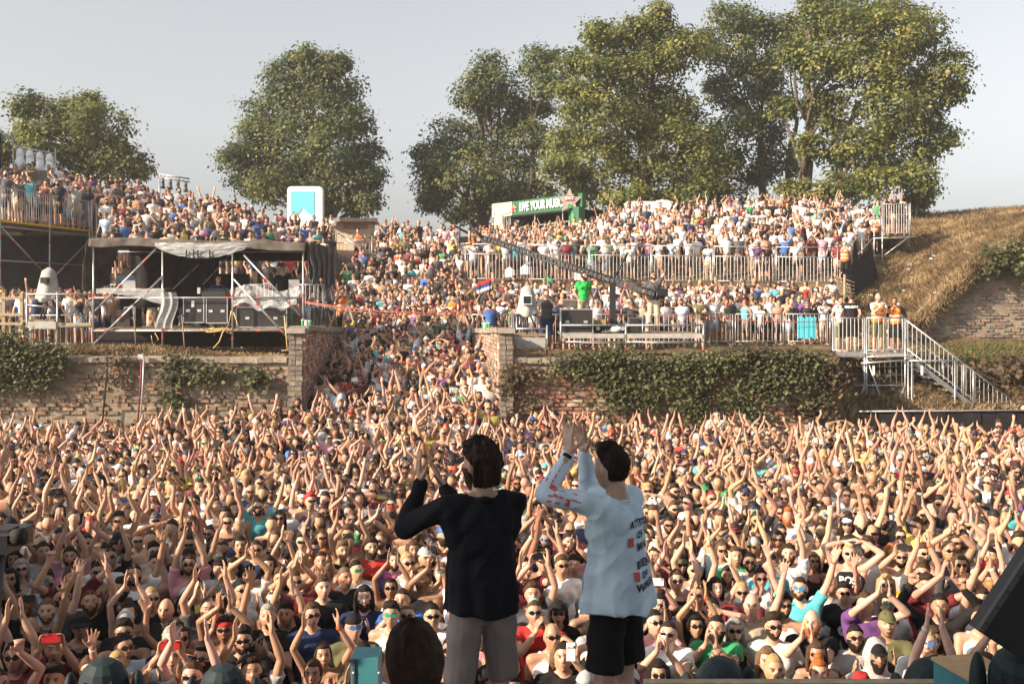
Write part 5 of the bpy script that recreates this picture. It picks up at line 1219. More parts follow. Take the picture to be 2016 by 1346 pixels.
# ------------------------------------------------------------------ scaffolds, fences, booth, signs
UP = Vector((0, 0, 1))
class Thing:
    """an Empty with its parts; points are given in the world and stored relative to the thing's base"""
    def __init__(s, name, loc, label, cat, group=None): s.o = empty(name, loc, 0, label=label, cat=cat, group=group); s.b = np.array(loc, float)
    def L(s, p): return np.array(p, float) - s.b
    def tube(s, name, a, b, r=.024, mat='steel', n=8, parent=None, **kw):
        g = Geo(); g.tube(s.L(a), s.L(b), r, n=n); return g.obj(name, mat, parent or s.o, True, **kw)
    def box(s, name, c, size, mat, rz=0, rxx=0, parent=None, **kw):
        g = Geo(); g.box(s.L(c), size, rz_(rz) @ rx(rxx)); return g.obj(name, mat, parent or s.o, **kw)
    def path(s, name, pts, r, mat, parent=None, n=6, **kw):
        g = Geo(); g.path([s.L(p) for p in pts], r, n); return g.obj(name, mat, parent or s.o, True, **kw)
    def marks(s, a, b, ts, parent):
        a = np.array(a, float); b = np.array(b, float)
        for t in ts:
            c = a + (b - a) * t; u = (b - a) / np.linalg.norm(b - a); g = Geo(); g.tube(s.L(c - u * .05), s.L(c + u * .05), .0285); g.obj('tape_mark', 'red_tape', parent)
_bar = {}
def bars(th, a, b, h, n, r=.009, mat='steel', z0=.12, frame=True, name='bar', slope=True):
    """an upright barrier panel from a to b (feet), n bars"""
    a = np.array(a, float); b = np.array(b, float); key = (round(h, 2), r, mat)
    if key not in _bar:
        g = Geo(); g.tube((0, 0, 0), (0, 0, h - z0), r, n=5); _bar[key] = g.mesh('bar', [mat])
    for i in range(n):
        t = (i + .5) / n; p = a + (b - a) * t; o = link(name, _bar[key], th.o); o.location = th.L(p + (0, 0, z0))
    if frame:
        th.tube('top_rail', a + (0, 0, h), b + (0, 0, h), .019, mat); th.tube('bottom_rail', a + (0, 0, z0), b + (0, 0, z0), .015, mat)
def A3(px, py, Y): return np.array(P(px, py, Y))
# --- the left grandstand's scaffold platform
dA, dB = np.array((-17.35, 31.6)), np.array((-16.0, 38.8)); du = (dB - dA) / np.linalg.norm(dB - dA); dn = np.array((-du[1], du[0]))
zD = 7.25
th = Thing('scaffold_platform', (-16.6, 35.5, 3.3), 'tall scaffold platform with railing and yellow edge under the left stand', 'scaffold')
w3 = lambda t, o, z: np.array((*(dA + du * t + dn * o), z))
LD = 7.3
for k in range(12):
    g = Geo(); g.box((0, 0, 0), (.58, 3.0, .05)); o = g.obj('deck_board', 'plank_wood', th.o); o.location = th.L(w3(.3 + k * .61, 1.55, zD - .03)); o.rotation_euler.z = math.atan2(du[1], du[0])
g = Geo(); c = w3(LD / 2, -.03, zD - .04); g.box(th.L(c), (LD, .03, .055), rz_(math.atan2(du[1], du[0]))); g.obj('yellow_edge_board', 'yellow_edge', th.o)
ts = [0.0, 2.1, 4.7, 7.25]
for t in ts:
    for o_ in (0, 2.9):
        q = th.tube('post', w3(t, o_, 3.25), w3(t, o_, zD + (1.15 if o_ == 0 else 0)), .026); th.marks(w3(t, o_, 3.25), w3(t, o_, zD), (.3, .62, .85), q)
for o_ in (0, 2.9):
    for z in (zD - .22, 5.9, 4.6): th.tube('ledger', w3(0, o_, z), w3(LD, o_, z), .024)
for i in range(3):
    a, b = (ts[i], ts[i + 1]) if i % 2 else (ts[i + 1], ts[i]); q = th.tube('brace', w3(a, -.05, zD - .25), w3(b, -.05, 5.3), .024); th.marks(w3(a, -.05, zD - .25), w3(b, -.05, 5.3), (.25, .7), q)
    th.tube('brace', w3(b, -.05, 5.2), w3(a, -.05, 3.7), .024); th.tube('brace', w3(a, 2.9, 3.6), w3(b, 2.9, 6.9), .024)
for i in range(3): bars(th, w3(ts[i] + .05, 0, zD), w3(ts[i + 1] - .05, 0, zD), 1.08, int((ts[i + 1] - ts[i]) / .13), .011)
# dark sheet behind the posts, standing in for the shade under the deck
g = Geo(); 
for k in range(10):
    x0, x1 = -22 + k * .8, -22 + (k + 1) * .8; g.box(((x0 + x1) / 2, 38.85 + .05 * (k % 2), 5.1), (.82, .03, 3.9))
o = g.obj('black_screen', 'black_cloth'); tag(o, 'black sheet standing in for the shade under the left stand', 'screen')
th2 = Thing('scaffold_tower', (PX(186, 38.7), 38.7, 3.3), 'short scaffold tower between the left platform and the booth roof', 'scaffold')
for px in (176, 190):
    for Y in (37.2, 38.6): th2.tube('post', (PX(px, Y) + .0, Y, 3.3), (PX(px, Y), Y, 8.2 if Y > 38 else 7.1), .026)
for z in (4.2, 5.1, 6.0, 6.9): th2.tube('rung', (PX(176, 37.2), 37.2, z), (PX(190, 37.2), 37.2, z), .02)
# --- fences
def fence(label, pts, h, bw, r=.010, post=None, name='crowd_barrier', cat='fence', group=None, mat='steel', feet=False, toprail=None):
    th = Thing(name, pts[0], label, cat, group)
    for a, b in zip(pts[:-1], pts[1:]):
        a, b = np.array(a, float), np.array(b, float); n = max(3, int(np.linalg.norm(b - a) / bw)); bars(th, a + (b - a) * .02, a + (b - a) * .98, h, n, r, mat)
        for q in (a + (b - a) * .01, a + (b - a) * .99): th.tube('post', q, q + (0, 0, post or h), .021, mat)
        if toprail: th.tube('hand_rail', a + (0, 0, toprail), b + (0, 0, toprail), .022, mat)
        if feet:
            for q in (a + (b - a) * .1, a + (b - a) * .9): th.tube('foot', q + (0, -.3, .02), q + (0, .3, .02), .016, mat)
    return th
def at(px, Y, z): return (PX(px, Y), Y, z)
pts = [at(px, 41.35, np.interp(px, [915, 1650], [5.35, 5.2])) for px in np.linspace(915, 1650, 7)]
fence('long steel fence with handrail along the front of the right upper stand', pts, 1.12, .145, .011, 1.55, 'stand_fence', toprail=1.52)
grp = 'crowd barriers in front of the plateau'
xs_b = [905, 1020, 1140, 1262, 1380, 1445, 1545, 1637]
names = ['beside the right pier', 'behind the tripod camera', 'behind the flight case and monitor', 'behind the wheeled crane base', 'beside the end of the camera deck', 'below the clapping crowd, with a knotted bag', 'with a turquoise towel hung over it']
for i in range(7):
    Y = 34.4 if i < 4 else 35.7
    t_ = fence('steel crowd barrier ' + names[i], [at(xs_b[i] + 2, Y, 3.02), at(xs_b[i + 1] - 2, Y, 3.02)], 1.08, .155, .009, None, 'crowd_barrier', 'barrier', grp, feet=True)
g = Geo(); n = 12
for k in range(n):
    g.box(A3(1572 + 33 * k / (n - 1), 645, 35.6) - A3(1572, 645, 35.6) + (0, .01 * math.sin(k * 1.9), .02 * math.sin(k)), (.062, .02, .74 + .05 * math.sin(k * 1.3)))
o = g.obj('towel', 'paint', color=(.10, .50, .62)); o.location = A3(1572, 645, 35.6); tag(o, 'turquoise striped towel hanging over the crowd barrier on the plateau', 'towel')
for i, (px, py, Y, c, lb) in enumerate([(1003, 535, 41.3, (.75, .76, .78), 'white shirt hung over the stand fence, left one'), (1034, 530, 41.3, (.6, .68, .75), 'pale blue shirt hung over the stand fence, smaller one'), (1078, 556, 40.2, (.15, .55, .30), 'green and white flag held up below the stand fence'), (1140, 541, 41.25, (.7, .7, .7), 'white cloth hung over the stand fence right of the jib')]):
    g = Geo(); 
    for k in range(5): g.box(((k - 2) * .075, .02 * math.sin(k * 2), -.03 * abs(k - 2)), (.08, .02, .42 - .05 * abs(k - 2)))
    o = g.obj('hung_cloth', 'paint', color=c); o.location = P(px, py, Y); tag(o, lb, 'cloth')
fence('steel fence beside the stairs in the middle of the stands', [at(655, 43.0, 6.0), at(733, 43.0, 6.0)], 1.0, .16, .010, 1.3, 'stand_fence')
th = Thing('stair_rail', at(662, 43.2, 7.2), 'bright diagonal handrail of the stairs in the middle of the stands', 'railing'); th.tube('hand_rail', A3(660, 455, 43.2), A3(735, 506, 42.8), .035); th.tube('hand_rail', A3(690, 470, 44.5), A3(745, 506, 44), .03)
for px, py in ((662, 456), (735, 505)): th.tube('post', A3(px, py, 43), A3(px, py + 45, 43), .022)
fence('steel barrier below the terrace behind the mixing booth', [at(px, 33.68, 3.95) for px in (205, 330, 455, 580, 640)], 1.15, .13, .014, None, 'stand_fence')
th = Thing('terrace_screen', at(420, 33.60, 3.2), 'black screen closing the terrace step behind the booth', 'screen'); th.box('cloth', at(425, 33.60, 3.55), (7.3, .03, .85), 'black_cloth')
fence('steel barrier with gate frame at the top of the middle stand', [at(990, 50.6, 7.4), at(1005, 50.6, 7.4)], 1.3, .2, .012, None, 'stand_fence')
# --- right scaffold tower at the end of the upper stand
th = Thing('scaffold_tower', at(1757, 48, 6.0), 'scaffold tower with railing at the right end of the upper stand', 'scaffold')
zT = PZ(468, 47.5)
for k in range(5): th.box('deck_board', at(1728 + 13 * k, 47.6, zT - .03), (.29, 2.4, .05), 'plank_wood')
for px, Y, zb_ in ((1721, 46.2, 4.5), (1737, 46.2, 4.3), (1792, 46.2, zT), (1721, 48.9, 6.5), (1792, 48.9, 7.0)): th.tube('post', at(px, Y, zb_), at(px, Y, zT + 1.5), .028)
bars(th, at(1738, 46.2, zT), at(1792, 46.2, zT), 1.45, 11, .011); bars(th, at(1792, 46.2, zT), at(1789, 48.8, zT), 1.45, 14, .011)
th.tube('brace', at(1792, 46.2, zT), at(1738, 46.2, PZ(505, 46.2)), .028); th.tube('ledger', at(1721, 46.2, zT - .1), at(1792, 46.2, zT - .1), .026)
for z in (4.9, 5.9, 6.6): th.tube('ledger', at(1721, 46.2, z), at(1737, 46.2, z), .024)
th.tube('hand_rail', A3(1654, 497, 41.4), A3(1721, 440, 46), .024); th.tube('hand_rail', A3(1690, 500, 43), A3(1721, 466, 46), .024)
for px, py, Y in ((1676, 500, 42.4), (1697, 488, 44)): th.tube('post', A3(px, py - 22, Y), A3(px, py + 45, Y), .024)
# black tarpaulin over the stand's flank
g = Geo(); Pp = [A3(1655, 540, 41.2), A3(1716, 484, 45.2), A3(1729, 548, 44.0), A3(1674, 590, 39.6), A3(1663, 594, 39.2)]
nu, nv = 12, 8; V = []
for j in range(nv + 1):
    for i in range(nu + 1):
        u, v_ = i / nu, j / nv; a = Pp[0] * (1 - u) + Pp[1] * u; b = (Pp[4] * (1 - u) + Pp[2] * u); V.append(a * (1 - v_) + b * v_ + np.array((0, 0, .03 * math.sin(u * 20 + v_ * 9))))
V = np.array(V); V2 = np.concatenate([V, V + (0, .02, -.03)]); m_ = len(V); F_ = []
for j in range(nv):
    for i in range(nu):
        q = j * (nu + 1) + i; F_ += [(q, q + 1, q + nu + 2, q + nu + 1), (q + m_ + nu + 1, q + m_ + nu + 2, q + m_ + 1, q + m_)]
o = tag(link('tarpaulin', mesh_np('tarpaulin', V2 - Pp[0], F_, ['black_cloth'], True)), 'black tarpaulin over the flank of the right upper stand', 'tarpaulin'); o.location = Pp[0]
g = Geo()
for k in range(9): g.tube(A3(1640 + k * 4, 535 + k * 3, 40.4), A3(1655 + k * 3, 580 + k, 39.4), .010, n=4)
for k in range(6): g.tube(A3(1636, 540 + 9 * k, 40.4), A3(1682, 556 + 7 * k, 39.6), .010, n=4)
g.tube(A3(1663, 540, 39.5), A3(1663, 600, 39.5), .05); o = g.obj('wire_panel', 'rail_wood'); tag(o, 'rusty wire fence panel beside the black tarpaulin', 'fence')

# --- the right stair tower
YS = 31.0; zP = PZ(697, YS)
th = Thing('stair_tower', at(1710, YS, 0), 'steel stair tower with railings and open treads at the right of the plateau', 'stairs')
for i, (a, b) in enumerate(((1640, 1702), (1706, 1782))):
    for k in range(3 if i == 0 else 4):
        th.box('deck_board', at(a + (b - a) * (k + .5) / (3 if i == 0 else 4), YS + .9, zP - .04), (.29, 1.7, .06), 'deck_grey')
    bars(th, at(a, YS, zP), at(b, YS, zP), 1.10, 8, .012)
    for px in (a, b): th.tube('post', at(px, YS, 0), at(px, YS, zP + 1.1), .026); th.tube('post', at(px, YS + 1.8, .2), at(px, YS + 1.8, zP + (1.1 if px > 1700 else 0)), .026)
    for z in (zP - .08, zP - .95, zP - 1.75): th.tube('ledger', at(a, YS, z), at(b, YS, z), .024)
    th.tube('brace', at(a, YS - .04, zP - .1), at(a + (b - a) * .75, YS - .04, zP - 2.6), .024); th.tube('brace', at(b, YS - .04, zP - .95), at(a + (b - a) * .35, YS - .04, zP - 2.6), .024); th.tube('brace', at(a, YS + 1.7, zP - 2.4), at(b, YS + 1.7, zP - .3), .022)
th.box('fascia', at(1612, YS, zP - .02), (1.0, .3, .06), 'deck_grey', 0); th.box('fascia', at(1670, YS - .03, zP - .02), (1.0, .04, .12), 'steel')
bars(th, at(1780, YS + 1.8, zP), at(1706, YS + 1.8, zP), 1.10, 9, .011)
s0, s1 = A3(1783, 699, YS), np.array((15.7, YS, .12)); nst = 15
for Yo in (0, 1.5):
    o3 = np.array((0, Yo, 0)); st = Geo(); st.tube(th.L(s0 + o3), th.L(s1 + o3), .07, n=4); st.obj('stringer', 'steel', th.o)
    th.tube('hand_rail', s0 + o3 + (0, 0, 1.08), s1 + o3 + (0, 0, 1.08), .024); th.tube('mid_rail', s0 + o3 + (0, 0, .22), s1 + o3 + (0, 0, .22), .018)
    for k in range(27 if Yo == 0 else 18):
        t = (k + .5) / (27 if Yo == 0 else 18); p = s0 + (s1 - s0) * t + o3; o = link('bar', _bar[list(_bar)[0]], th.o); o.location = th.L(p + (0, 0, .14))
    for t in (0, .48, .56, 1): p = s0 + (s1 - s0) * t + o3; th.tube('post', p, p + (0, 0, 1.1), .03)
for k in range(nst):
    t = (k + .6) / nst; p = s0 + (s1 - s0) * t; th.box('tread', p + (0, .75, -.02), (.25, 1.46, .035), 'steel'); th.box('nosing', p + (-.11, .75, -.03), (.02, 1.46, .05), 'yellow_edge' if k in (5, 9) else 'steel')
th.tube('ledger', A3(1695, 715, YS - .1), A3(1796, 708, YS - .1), .026); th.tube('ledger', A3(1790, 710, YS - .1), A3(1890, 710, YS - .1), .026)
for px in (1720, 1815): th.box('hanging_tag', A3(px, 729, YS - .15), (.07, .01, .28), 'white_panel')
for px in (1788, 1795, 1880): th.tube('post', A3(px, 708, YS - .1), at(px, YS - .1, .1), .02)
g = Geo()
for k in range(18): g.tube(A3(1610 + k * 11, 712, YS + .1), A3(1612 + k * 11, 830, YS + .1), .006, n=4)
for k in range(7): g.tube(A3(1610, 720 + k * 16, YS + .1), A3(1800, 722 + k * 16, YS + .1), .006, n=4)
g2 = Geo(); g2.v = [v - th.b for v in g.v]; g2.f = g.f; g2.m = g.m; tag(g2.obj('wire_mesh', 'wire_mesh', th.o), kind='stuff')
th = Thing('black_barrier', at(1690, 25.2, 0), 'black cloth covered barrier behind the pit crowd on the right', 'barrier')
for k in range(12):
    px0 = 1692 + k * 34; th.box('panel', (PX(px0 + 17, 25.2), 25.2 + .03 * (k % 2), .91 + .02 * (k > 5)), (PX(px0 + 34, 25.2) - PX(px0, 25.2), .04, 1.82), 'black_cloth')
th.tube('top_rail', at(1692, 25.15, 1.84), at(2100, 25.15, 1.87), .02)

# --- camera deck on the right
YC = 28.6; zC = PZ(661, YC)
th = Thing('camera_deck', at(1240, YC, 3.0), 'long scaffold deck with pale boards carrying the camera crane', 'scaffold')
xs_p = [1104, 1232, 1385]
for a, b in zip(xs_p[:-1], xs_p[1:]):
    th.box('fascia_board', ((PX(a, YC) + PX(b, YC)) / 2, YC - .02, zC), (PX(b, YC) - PX(a, YC) - .08, .05, .13), 'deck_grey')
    for k in range(3): th.box('deck_board', ((PX(a, YC) + PX(b, YC)) / 2, YC + .45 + k * .82, zC + .03), (PX(b, YC) - PX(a, YC) - .04, .79, .05), 'plank_wood')
    for z in (PZ(640, YC), PZ(673, YC)): q = th.tube('rail', at(a, YC, z), at(b, YC, z), .024)
for px in xs_p:
    q = th.tube('post', at(px, YC, 3.0), at(px, YC, PZ(606 if px < 1110 else 636, YC)), .027); th.marks(at(px, YC, 3.0), at(px, YC, 4.2), (.2,), q); th.tube('post', at(px, YC + 2.5, 3.0), at(px, YC + 2.5, zC), .026)
th = Thing('camera_stage', at(1045, 27.8, 3.0), 'small lower scaffold stage under the tripod camera', 'scaffold')
Yt = 27.8
th.box('front_board', ((PX(1014, Yt) + PX(1074, Yt)) / 2, Yt - .03, PZ(675, Yt)), (PX(1072, Yt) - PX(1014, Yt), .04, .30), 'deck_grey')
for k in range(3): th.box('deck_board', ((PX(1010, Yt) + PX(1078, Yt)) / 2, Yt + .35 + k * .6, PZ(660, Yt)), (.98, .58, .05), 'plank_wood')
for px in (1008, 1077): th.tube('post', at(px, Yt, 2.9), at(px, Yt, PZ(612 if px < 1020 else 640, Yt)), .027)
for z in (PZ(647, Yt), PZ(668, Yt)): th.tube('rail', at(1008, Yt, z), at(1077, Yt, z), .024)
# the left camera stage
th = Thing('camera_stage', at(82, 27.6, 3.1), 'small scaffold stage with railing and pale box left of the booth', 'scaffold')
Yl = 27.6
for px in (53, 113): th.tube('post', at(px, Yl, 3.15), at(px, Yl, PZ(574, Yl)), .027)
for z in (PZ(579, Yl), PZ(643, Yl)): th.tube('rail', at(53, Yl, z), at(180, Yl, z), .024)
th.tube('rail', at(53, Yl, PZ(600, Yl)), at(98, Yl, PZ(605, Yl)), .02)
th.box('front_board', at(83, Yl - .05, PZ(640, Yl)), (.76, .04, .20), 'deck_grey')
for k in range(3): th.box('deck_board', at(83, Yl + .3 + k * .5, PZ(632, Yl)), (.84, .48, .05), 'plank_wood')
th.box('kick_board', at(148, Yl + .1, PZ(640, Yl)), (.9, .05, .12), 'rail_wood')
th = Thing('wooden_railing', at(20, 28.6, 3.2), 'rough wooden railing at the far left above the ivy', 'railing')
for py in (587, 619, 637): th.box('rail', at(0, 28.6, PZ(py, 28.6)), (1.3, .05, .08), 'rail_wood')
for px in (8, 43): th.box('post', at(px, 28.65, PZ(618, 28.6)), (.09, .09, 1.2), 'rail_wood')
fence('thin steel barrier behind the left camera stage', [at(-30, 29.6, 3.2), at(60, 29.6, 3.2), at(178, 29.6, 3.2)], .95, .15, .008, None, 'crowd_barrier', 'barrier')

# --- the mixing booth
YB = 28.0; YK = 30.5; zB = PZ(651, YB); zR = PZ(480, YB)
th = Thing('mixing_booth', at(390, YB, 3.2), 'scaffold mixing booth with a draped tarpaulin roof and open front', 'booth')
PXS = (184, 320, 458, 597)
for px in PXS:
    q = th.tube('post', at(px, YB, 3.25 + .1 * (px < 200)), at(px, YB, zR), .027); th.marks(at(px, YB, 3.3), at(px, YB, zR), (.1, .5), q)
    th.tube('post', at(px, YK, 3.2), at(px, YK, zR), .027)
for z in (PZ(586, YB), zB, zR): q = th.tube('ledger', at(184, YB, z), at(600, YB, z), .025); th.marks(at(184, YB, z), at(600, YB, z), (.06, .33, .63, .78), q)
th.tube('ledger', at(184, YK, zR - .1), at(600, YK, zR - .1), .025); th.tube('ledger', at(184, YK, zB + .9), at(600, YK, zB + .9), .025)
for a, b in (((187, 612), (310, 487)), ((184, 678), (320, 544)), ((480, 502), (592, 622)), ((460, 549), (577, 676))):
    q = th.tube('brace', A3(*a, YB - .06), A3(*b, YB - .06), .027); th.marks(A3(*a, YB - .06), A3(*b, YB - .06), (.4, .8), q)
for a, b in (((400, 560), (450, 505)), ((340, 570), (392, 520)), ((520, 520), (560, 560))): th.tube('brace', A3(*a, YK), A3(*b, YK), .022)
for k in range(10): th.box('deck_board', (PX(184, YB) + (k + .5) * .582, YB + 1.25, zB + .04), (.57, 2.5, .05), 'plank_wood')
def sheet(th, name, fn, nu, nv, mat, thick=.012, parent=None):
    V = np.array([fn(i / nu, j / nv) for j in range(nv + 1) for i in range(nu + 1)]) - th.b; F_ = []
    for j in range(nv):
        for i in range(nu): q = j * (nu + 1) + i; F_.append((q, q + 1, q + nu + 2, q + nu + 1))
    me = mesh_np(name, V, F_, [mat], True); me2 = modmesh(me, [('SOLIDIFY', dict(thickness=thick))], name); return link(name, me2, parent or th.o)
nz = lambda a, b, c=0: mnoise.noise(Vector((a, b, c)))
x0, x1 = PX(178, YB), PX(604, YB)
def roof(u, v):
    x = x0 + (x1 - x0) * u; edge = np.interp(u, [0, .12, .3, .55, .8, 1], [.02, .06, .03, -.04, -.02, -.10])
    if v < .22:      # the front flap hangs down
        t = 1 - v / .22; return (x, YB - .10 - .05 * t + .04 * nz(u * 20, 0), zR + .10 + edge - t * (.20 + .07 * nz(u * 9, 3)) - .05 * abs(math.sin(u * 13)))
    t = (v - .22) / .78; sag = -.10 * math.sin(t * math.pi) * (1 - abs(math.sin(u * math.pi * 3)) * .5)
    return (x, YB - .10 + (YK - YB + .3) * t, zR + .12 + edge * (1 - t) + sag + .03 * nz(u * 14, t * 8) - t * .12)
sheet(th, 'roof_tarpaulin', roof, 90, 26, 'dust_sheet')
def side(u, v):      # left drape, gathered at the top, hanging wide at the front corner
    return (x0 - .04 - .10 * math.sin(v * 2.6) + .05 * nz(u * 8, v * 5) - .05 * v, YB - .12 + 2.4 * u * (1 - .25 * v), zR + .10 - 1.42 * v * (1 - .15 * u))
sheet(th, 'side_drape', side, 30, 20, 'dust_sheet')
def bundle(u, v):    # right drape: a dark bundle hanging outside the right posts
    w = .78 * (1 - .18 * v) ; x = x1 - .03 + w * u + .10 * v; return (x, YB + .05 + (.045 + .05 * v) * math.sin(u * 31 + 3 * nz(v * 2, u * 3)) + .04 * nz(u * 11, v * 2) + .5 * u, zR + .06 - .28 * u * u - (1.02 + .30 * nz(u * 4, 1)) * v)
sheet(th, 'bundled_drape', bundle, 60, 16, 'grey_drape')
def back(u, v): return (x0 + .1 + 2.7 * u + .02 * math.sin(u * 40), YK + .05 + .06 * math.sin(u * 25), zR - .02 - 1.75 * v)
sheet(th, 'back_cloth', back, 40, 6, 'black_cloth')
def back2(u, v): return (x0 + 2.8 + 3.1 * u, YK + .05 + .05 * math.sin(u * 22), zR - .02 - .36 * v)
sheet(th, 'back_cloth', back2, 40, 4, 'black_cloth')
th.box('under_shade', at(390, YK - .1, 3.48), (6.0, .03, .56), 'black_cloth')  # dark panel put in for the shade below the booth deck
th.box('back_panel', at(420, YK + .1, PZ(555, YK)), (2.2, .04, .50), 'black_cloth')
def film(u, v): 
    x = PX(310, YB) + (PX(490, YB) - PX(310, YB)) * u; d = math.sin(u * math.pi) ** .7
    return (x, YB - .2 - .09 * d + .05 * nz(u * 10, v * 6), zR + .02 - .02 * u - v * (.08 + .34 * d) + .03 * nz(u * 14, v * 4, 2))
sheet(th, 'gathered_film', film, 50, 14, 'plastic_film', .004)
for px in (367, 381, 390, 413): th.box('strap', A3(px, 500, YB - .33), (.035, .02, .22), 'black_cloth')
def film2(u, v): return (PX(192, YB) + (PX(325, YB) - PX(192, YB)) * u, YB - .08 + .02 * nz(u * 9, v * 7) + (.8 * (1 - v / .3) if v < .3 else 0), PZ(568, YB) - max(0, v - .3) * (.18 + .5 * u * u) + .03 * nz(u * 8, v * 6, 1))
sheet(th, 'table_film', film2, 44, 16, 'plastic_film', .004)
def film3(u, v): return (PX(313, YB) + .48 * u + .07 * math.sin(v * 5), YB - .1 + .05 * math.sin(u * 14 + v * 3), PZ(575, YB) - 1.0 * v)
sheet(th, 'hanging_film', film3, 34, 20, 'plastic_film', .004)
def film4(u, v): return (PX(460, YB) + 1.75 * u, YB - .08 + .06 * nz(u * 7, v * 6) + .3 * (1 - v), PZ(566, YB) + .10 * math.sin(u * 7) - (.55 + .35 * nz(u * 4, 2)) * v)
sheet(th, 'crumpled_film', film4, 44, 20, 'plastic_film', .004)
for a, b, c in (((300, 583), (250, 600), (200, 588)), ((300, 586), (320, 600), (345, 596))): pass
th.box('table', at(252, YB + .5, PZ(572, YB)), (1.85, .9, .05), 'plank_wood')
def flight_case(label, c, size, split=0, mat='case_black'):
    t_ = Thing('flight_case', c, label, 'flight case'); w, d, h = size; t_.box('body', c, size, mat); e = .022
    for sx in (-1, 1):
        for sy in (-1, 1): t_.box('corner_trim', (c[0] + sx * w / 2, c[1] + sy * d / 2, c[2]), (e, e, h + .01), 'laptop_silver')
        for sz in (-1, 1): t_.box('edge_trim', (c[0] + sx * w / 2, c[1], c[2] + sz * h / 2), (e, d, e), 'laptop_silver')
    for sy in (-1, 1):
        for sz in (-1, 1): t_.box('edge_trim', (c[0], c[1] + sy * d / 2, c[2] + sz * h / 2), (w, e, e), 'laptop_silver')
    for sx in (-.28, .28): t_.box('handle', (c[0] + sx * w, c[1] - d / 2 - .01, c[2] - .02), (.11, .02, .07), 'laptop_silver')
    return t_
flight_case('tall black flight case with white sticker in the booth', at(388, YB + .45, PZ(610, YB)), (.56, .6, .70)); 
g = Geo(); g.box((0, 0, 0), (.08, .006, .17)); o = g.obj('sticker', 'text_white', bpy.data.objects['flight_case']); o.location = (-.02, -.31, .16)
flight_case('second black flight case beside the white-stickered one', at(433, YB + .45, PZ(611, YB)), (.58, .6, .70))
flight_case('wide black flight case under crumpled plastic film in the booth', at(520, YB + .6, PZ(625, YB)), (1.4, .6, .55))
flight_case('small black case at the left inside the booth', at(262, YB + .6, PZ(625, YB)), (.30, .5, .55))
t_ = Thing('loudspeaker', at(246, YB + .35, PZ(628, YB)), 'black loudspeaker with pale dome at the left in the booth', 'loudspeaker'); t_.box('cabinet', at(246, YB + .45, PZ(627, YB)), (.42, .4, .46), 'case_black')
g = Geo(); g.tube((0, .03, 0), (0, 0, 0), .15, .16, 20); g.obj('cone', 'rubber', t_.o, True); g = Geo(); g.ell((0, -.01, 0), (.05, .03, .05)); g.obj('dome', 'laptop_silver', t_.o, True)
def laptop(label, c, rz=0, w=.36):
    t_ = Thing('laptop', c, label, 'laptop'); t_.box('base', (c[0], c[1] + .12, c[2]), (w, .24, .02), 'laptop_silver'); g = Geo(); g.box((0, 0, .13), (w, .014, .25), rx(.2)); g.obj('screen_back', 'laptop_silver', t_.o); return t_
laptop('silver laptop on the left table of the booth', at(254, YB + .25, PZ(570, YB))); laptop('silver laptop at the right end of the booth', at(579, YB + .35, PZ(568, YB)), w=.30)
t_ = Thing('mixing_console', at(425, YB + .4, PZ(583, YB)), 'black mixing console on the two flight cases', 'mixing desk'); t_.box('body', at(425, YB + .45, PZ(580, YB)), (.66, .5, .20), 'black_metal')
for k in range(7): t_.box('screen_bridge', at(405 + k * 7, YB + .42, PZ(570, YB)), (.07, .05, .06), 'black_plastic')
for px in (392, 458): t_.box('side_lamp', at(px, YB + .3, PZ(572, YB)), (.08, .08, .17), 'laptop_silver')
def stick(th_, pts, r, mat): th_.path('cable', pts, r, mat)
t_ = Thing('cable_bundle', at(430, YB - .1, 3.5), 'yellow cable coil hanging over the front of the booth deck', 'cable')
for k in range(5):
    x = PX(412 + 9 * k, YB); pts = [(x + .2 * math.sin(q * .8 + k), YB - .1 - .02 * k, zB + .05 + .06 * math.sin(q * 1.3 + k) - .01 * q) for q in range(7)]; t_.path('cable', pts, .014, 'rope_yellow')
t_.path('cable', [A3(455, 612, YB - .1), A3(450, 640, YB - .15), A3(438, 655, YB - .2), A3(432, 672, YB - .25), A3(420, 686, YB - .3)], .018, 'rope_yellow'); t_.path('cable', [A3(460, 615, YB - .1), A3(466, 632, YB - .15), A3(470, 645, YB - .12)], .016, 'rope_yellow')
t_.path('cable', [A3(305, 655, YB - .1), A3(312, 668, YB - .15), A3(300, 676, YB - .15), A3(298, 660, YB - .1)], .010, 'rope_yellow')
for i, (px, top_, foot) in enumerate([(262, 600, 684), (358, 622, 690), (560, 622, 690)]):
    t_ = Thing('microphone_stand', at(px, YB - .5, 3.1), ['thin stand leaning before the left bay of the booth', 'thin stand with clamp before the flight cases', 'yellowish stand before the right bay of the booth'][i], 'stand')
    t_.tube('pole', A3(px, top_, YB - .35), A3(px + 6, foot, YB - .6), .017, 'rope_yellow' if i == 2 else 'plank_wood'); t_.tube('clamp', A3(px - 8, top_ + 3, YB - .35), A3(px + 12, top_ - 6, YB - .35), .02, 'black_metal'); t_.tube('foot', A3(px - 6, foot, YB - .6), A3(px + 16, foot - 1, YB - .6), .02, 'plank_wood')
for k, (px, py) in enumerate([(640, 520), (648, 560), (632, 600)]): pass
t_ = Thing('folded_stands', at(640, 28.6, 3.2), 'dark lighting poles leaning at the right end of the booth', 'stand')
for a, b in (((622, 560), (618, 640)), ((634, 560), (644, 640)), ((640, 555), (632, 645)), ((650, 565), (664, 640)), ((612, 590), (611, 640))): t_.tube('pole', A3(*a, 28.5), A3(*b, 28.3), .022, 'dark_steel')
t_.box('trunk_case', at(630, 28.6, PZ(625, 28.6)), (.42, .4, .55), 'case_black')
t_ = Thing('red_rope', at(640, 27.5, 4), 'slack red cable from the booth to the right camera stage', 'cable')
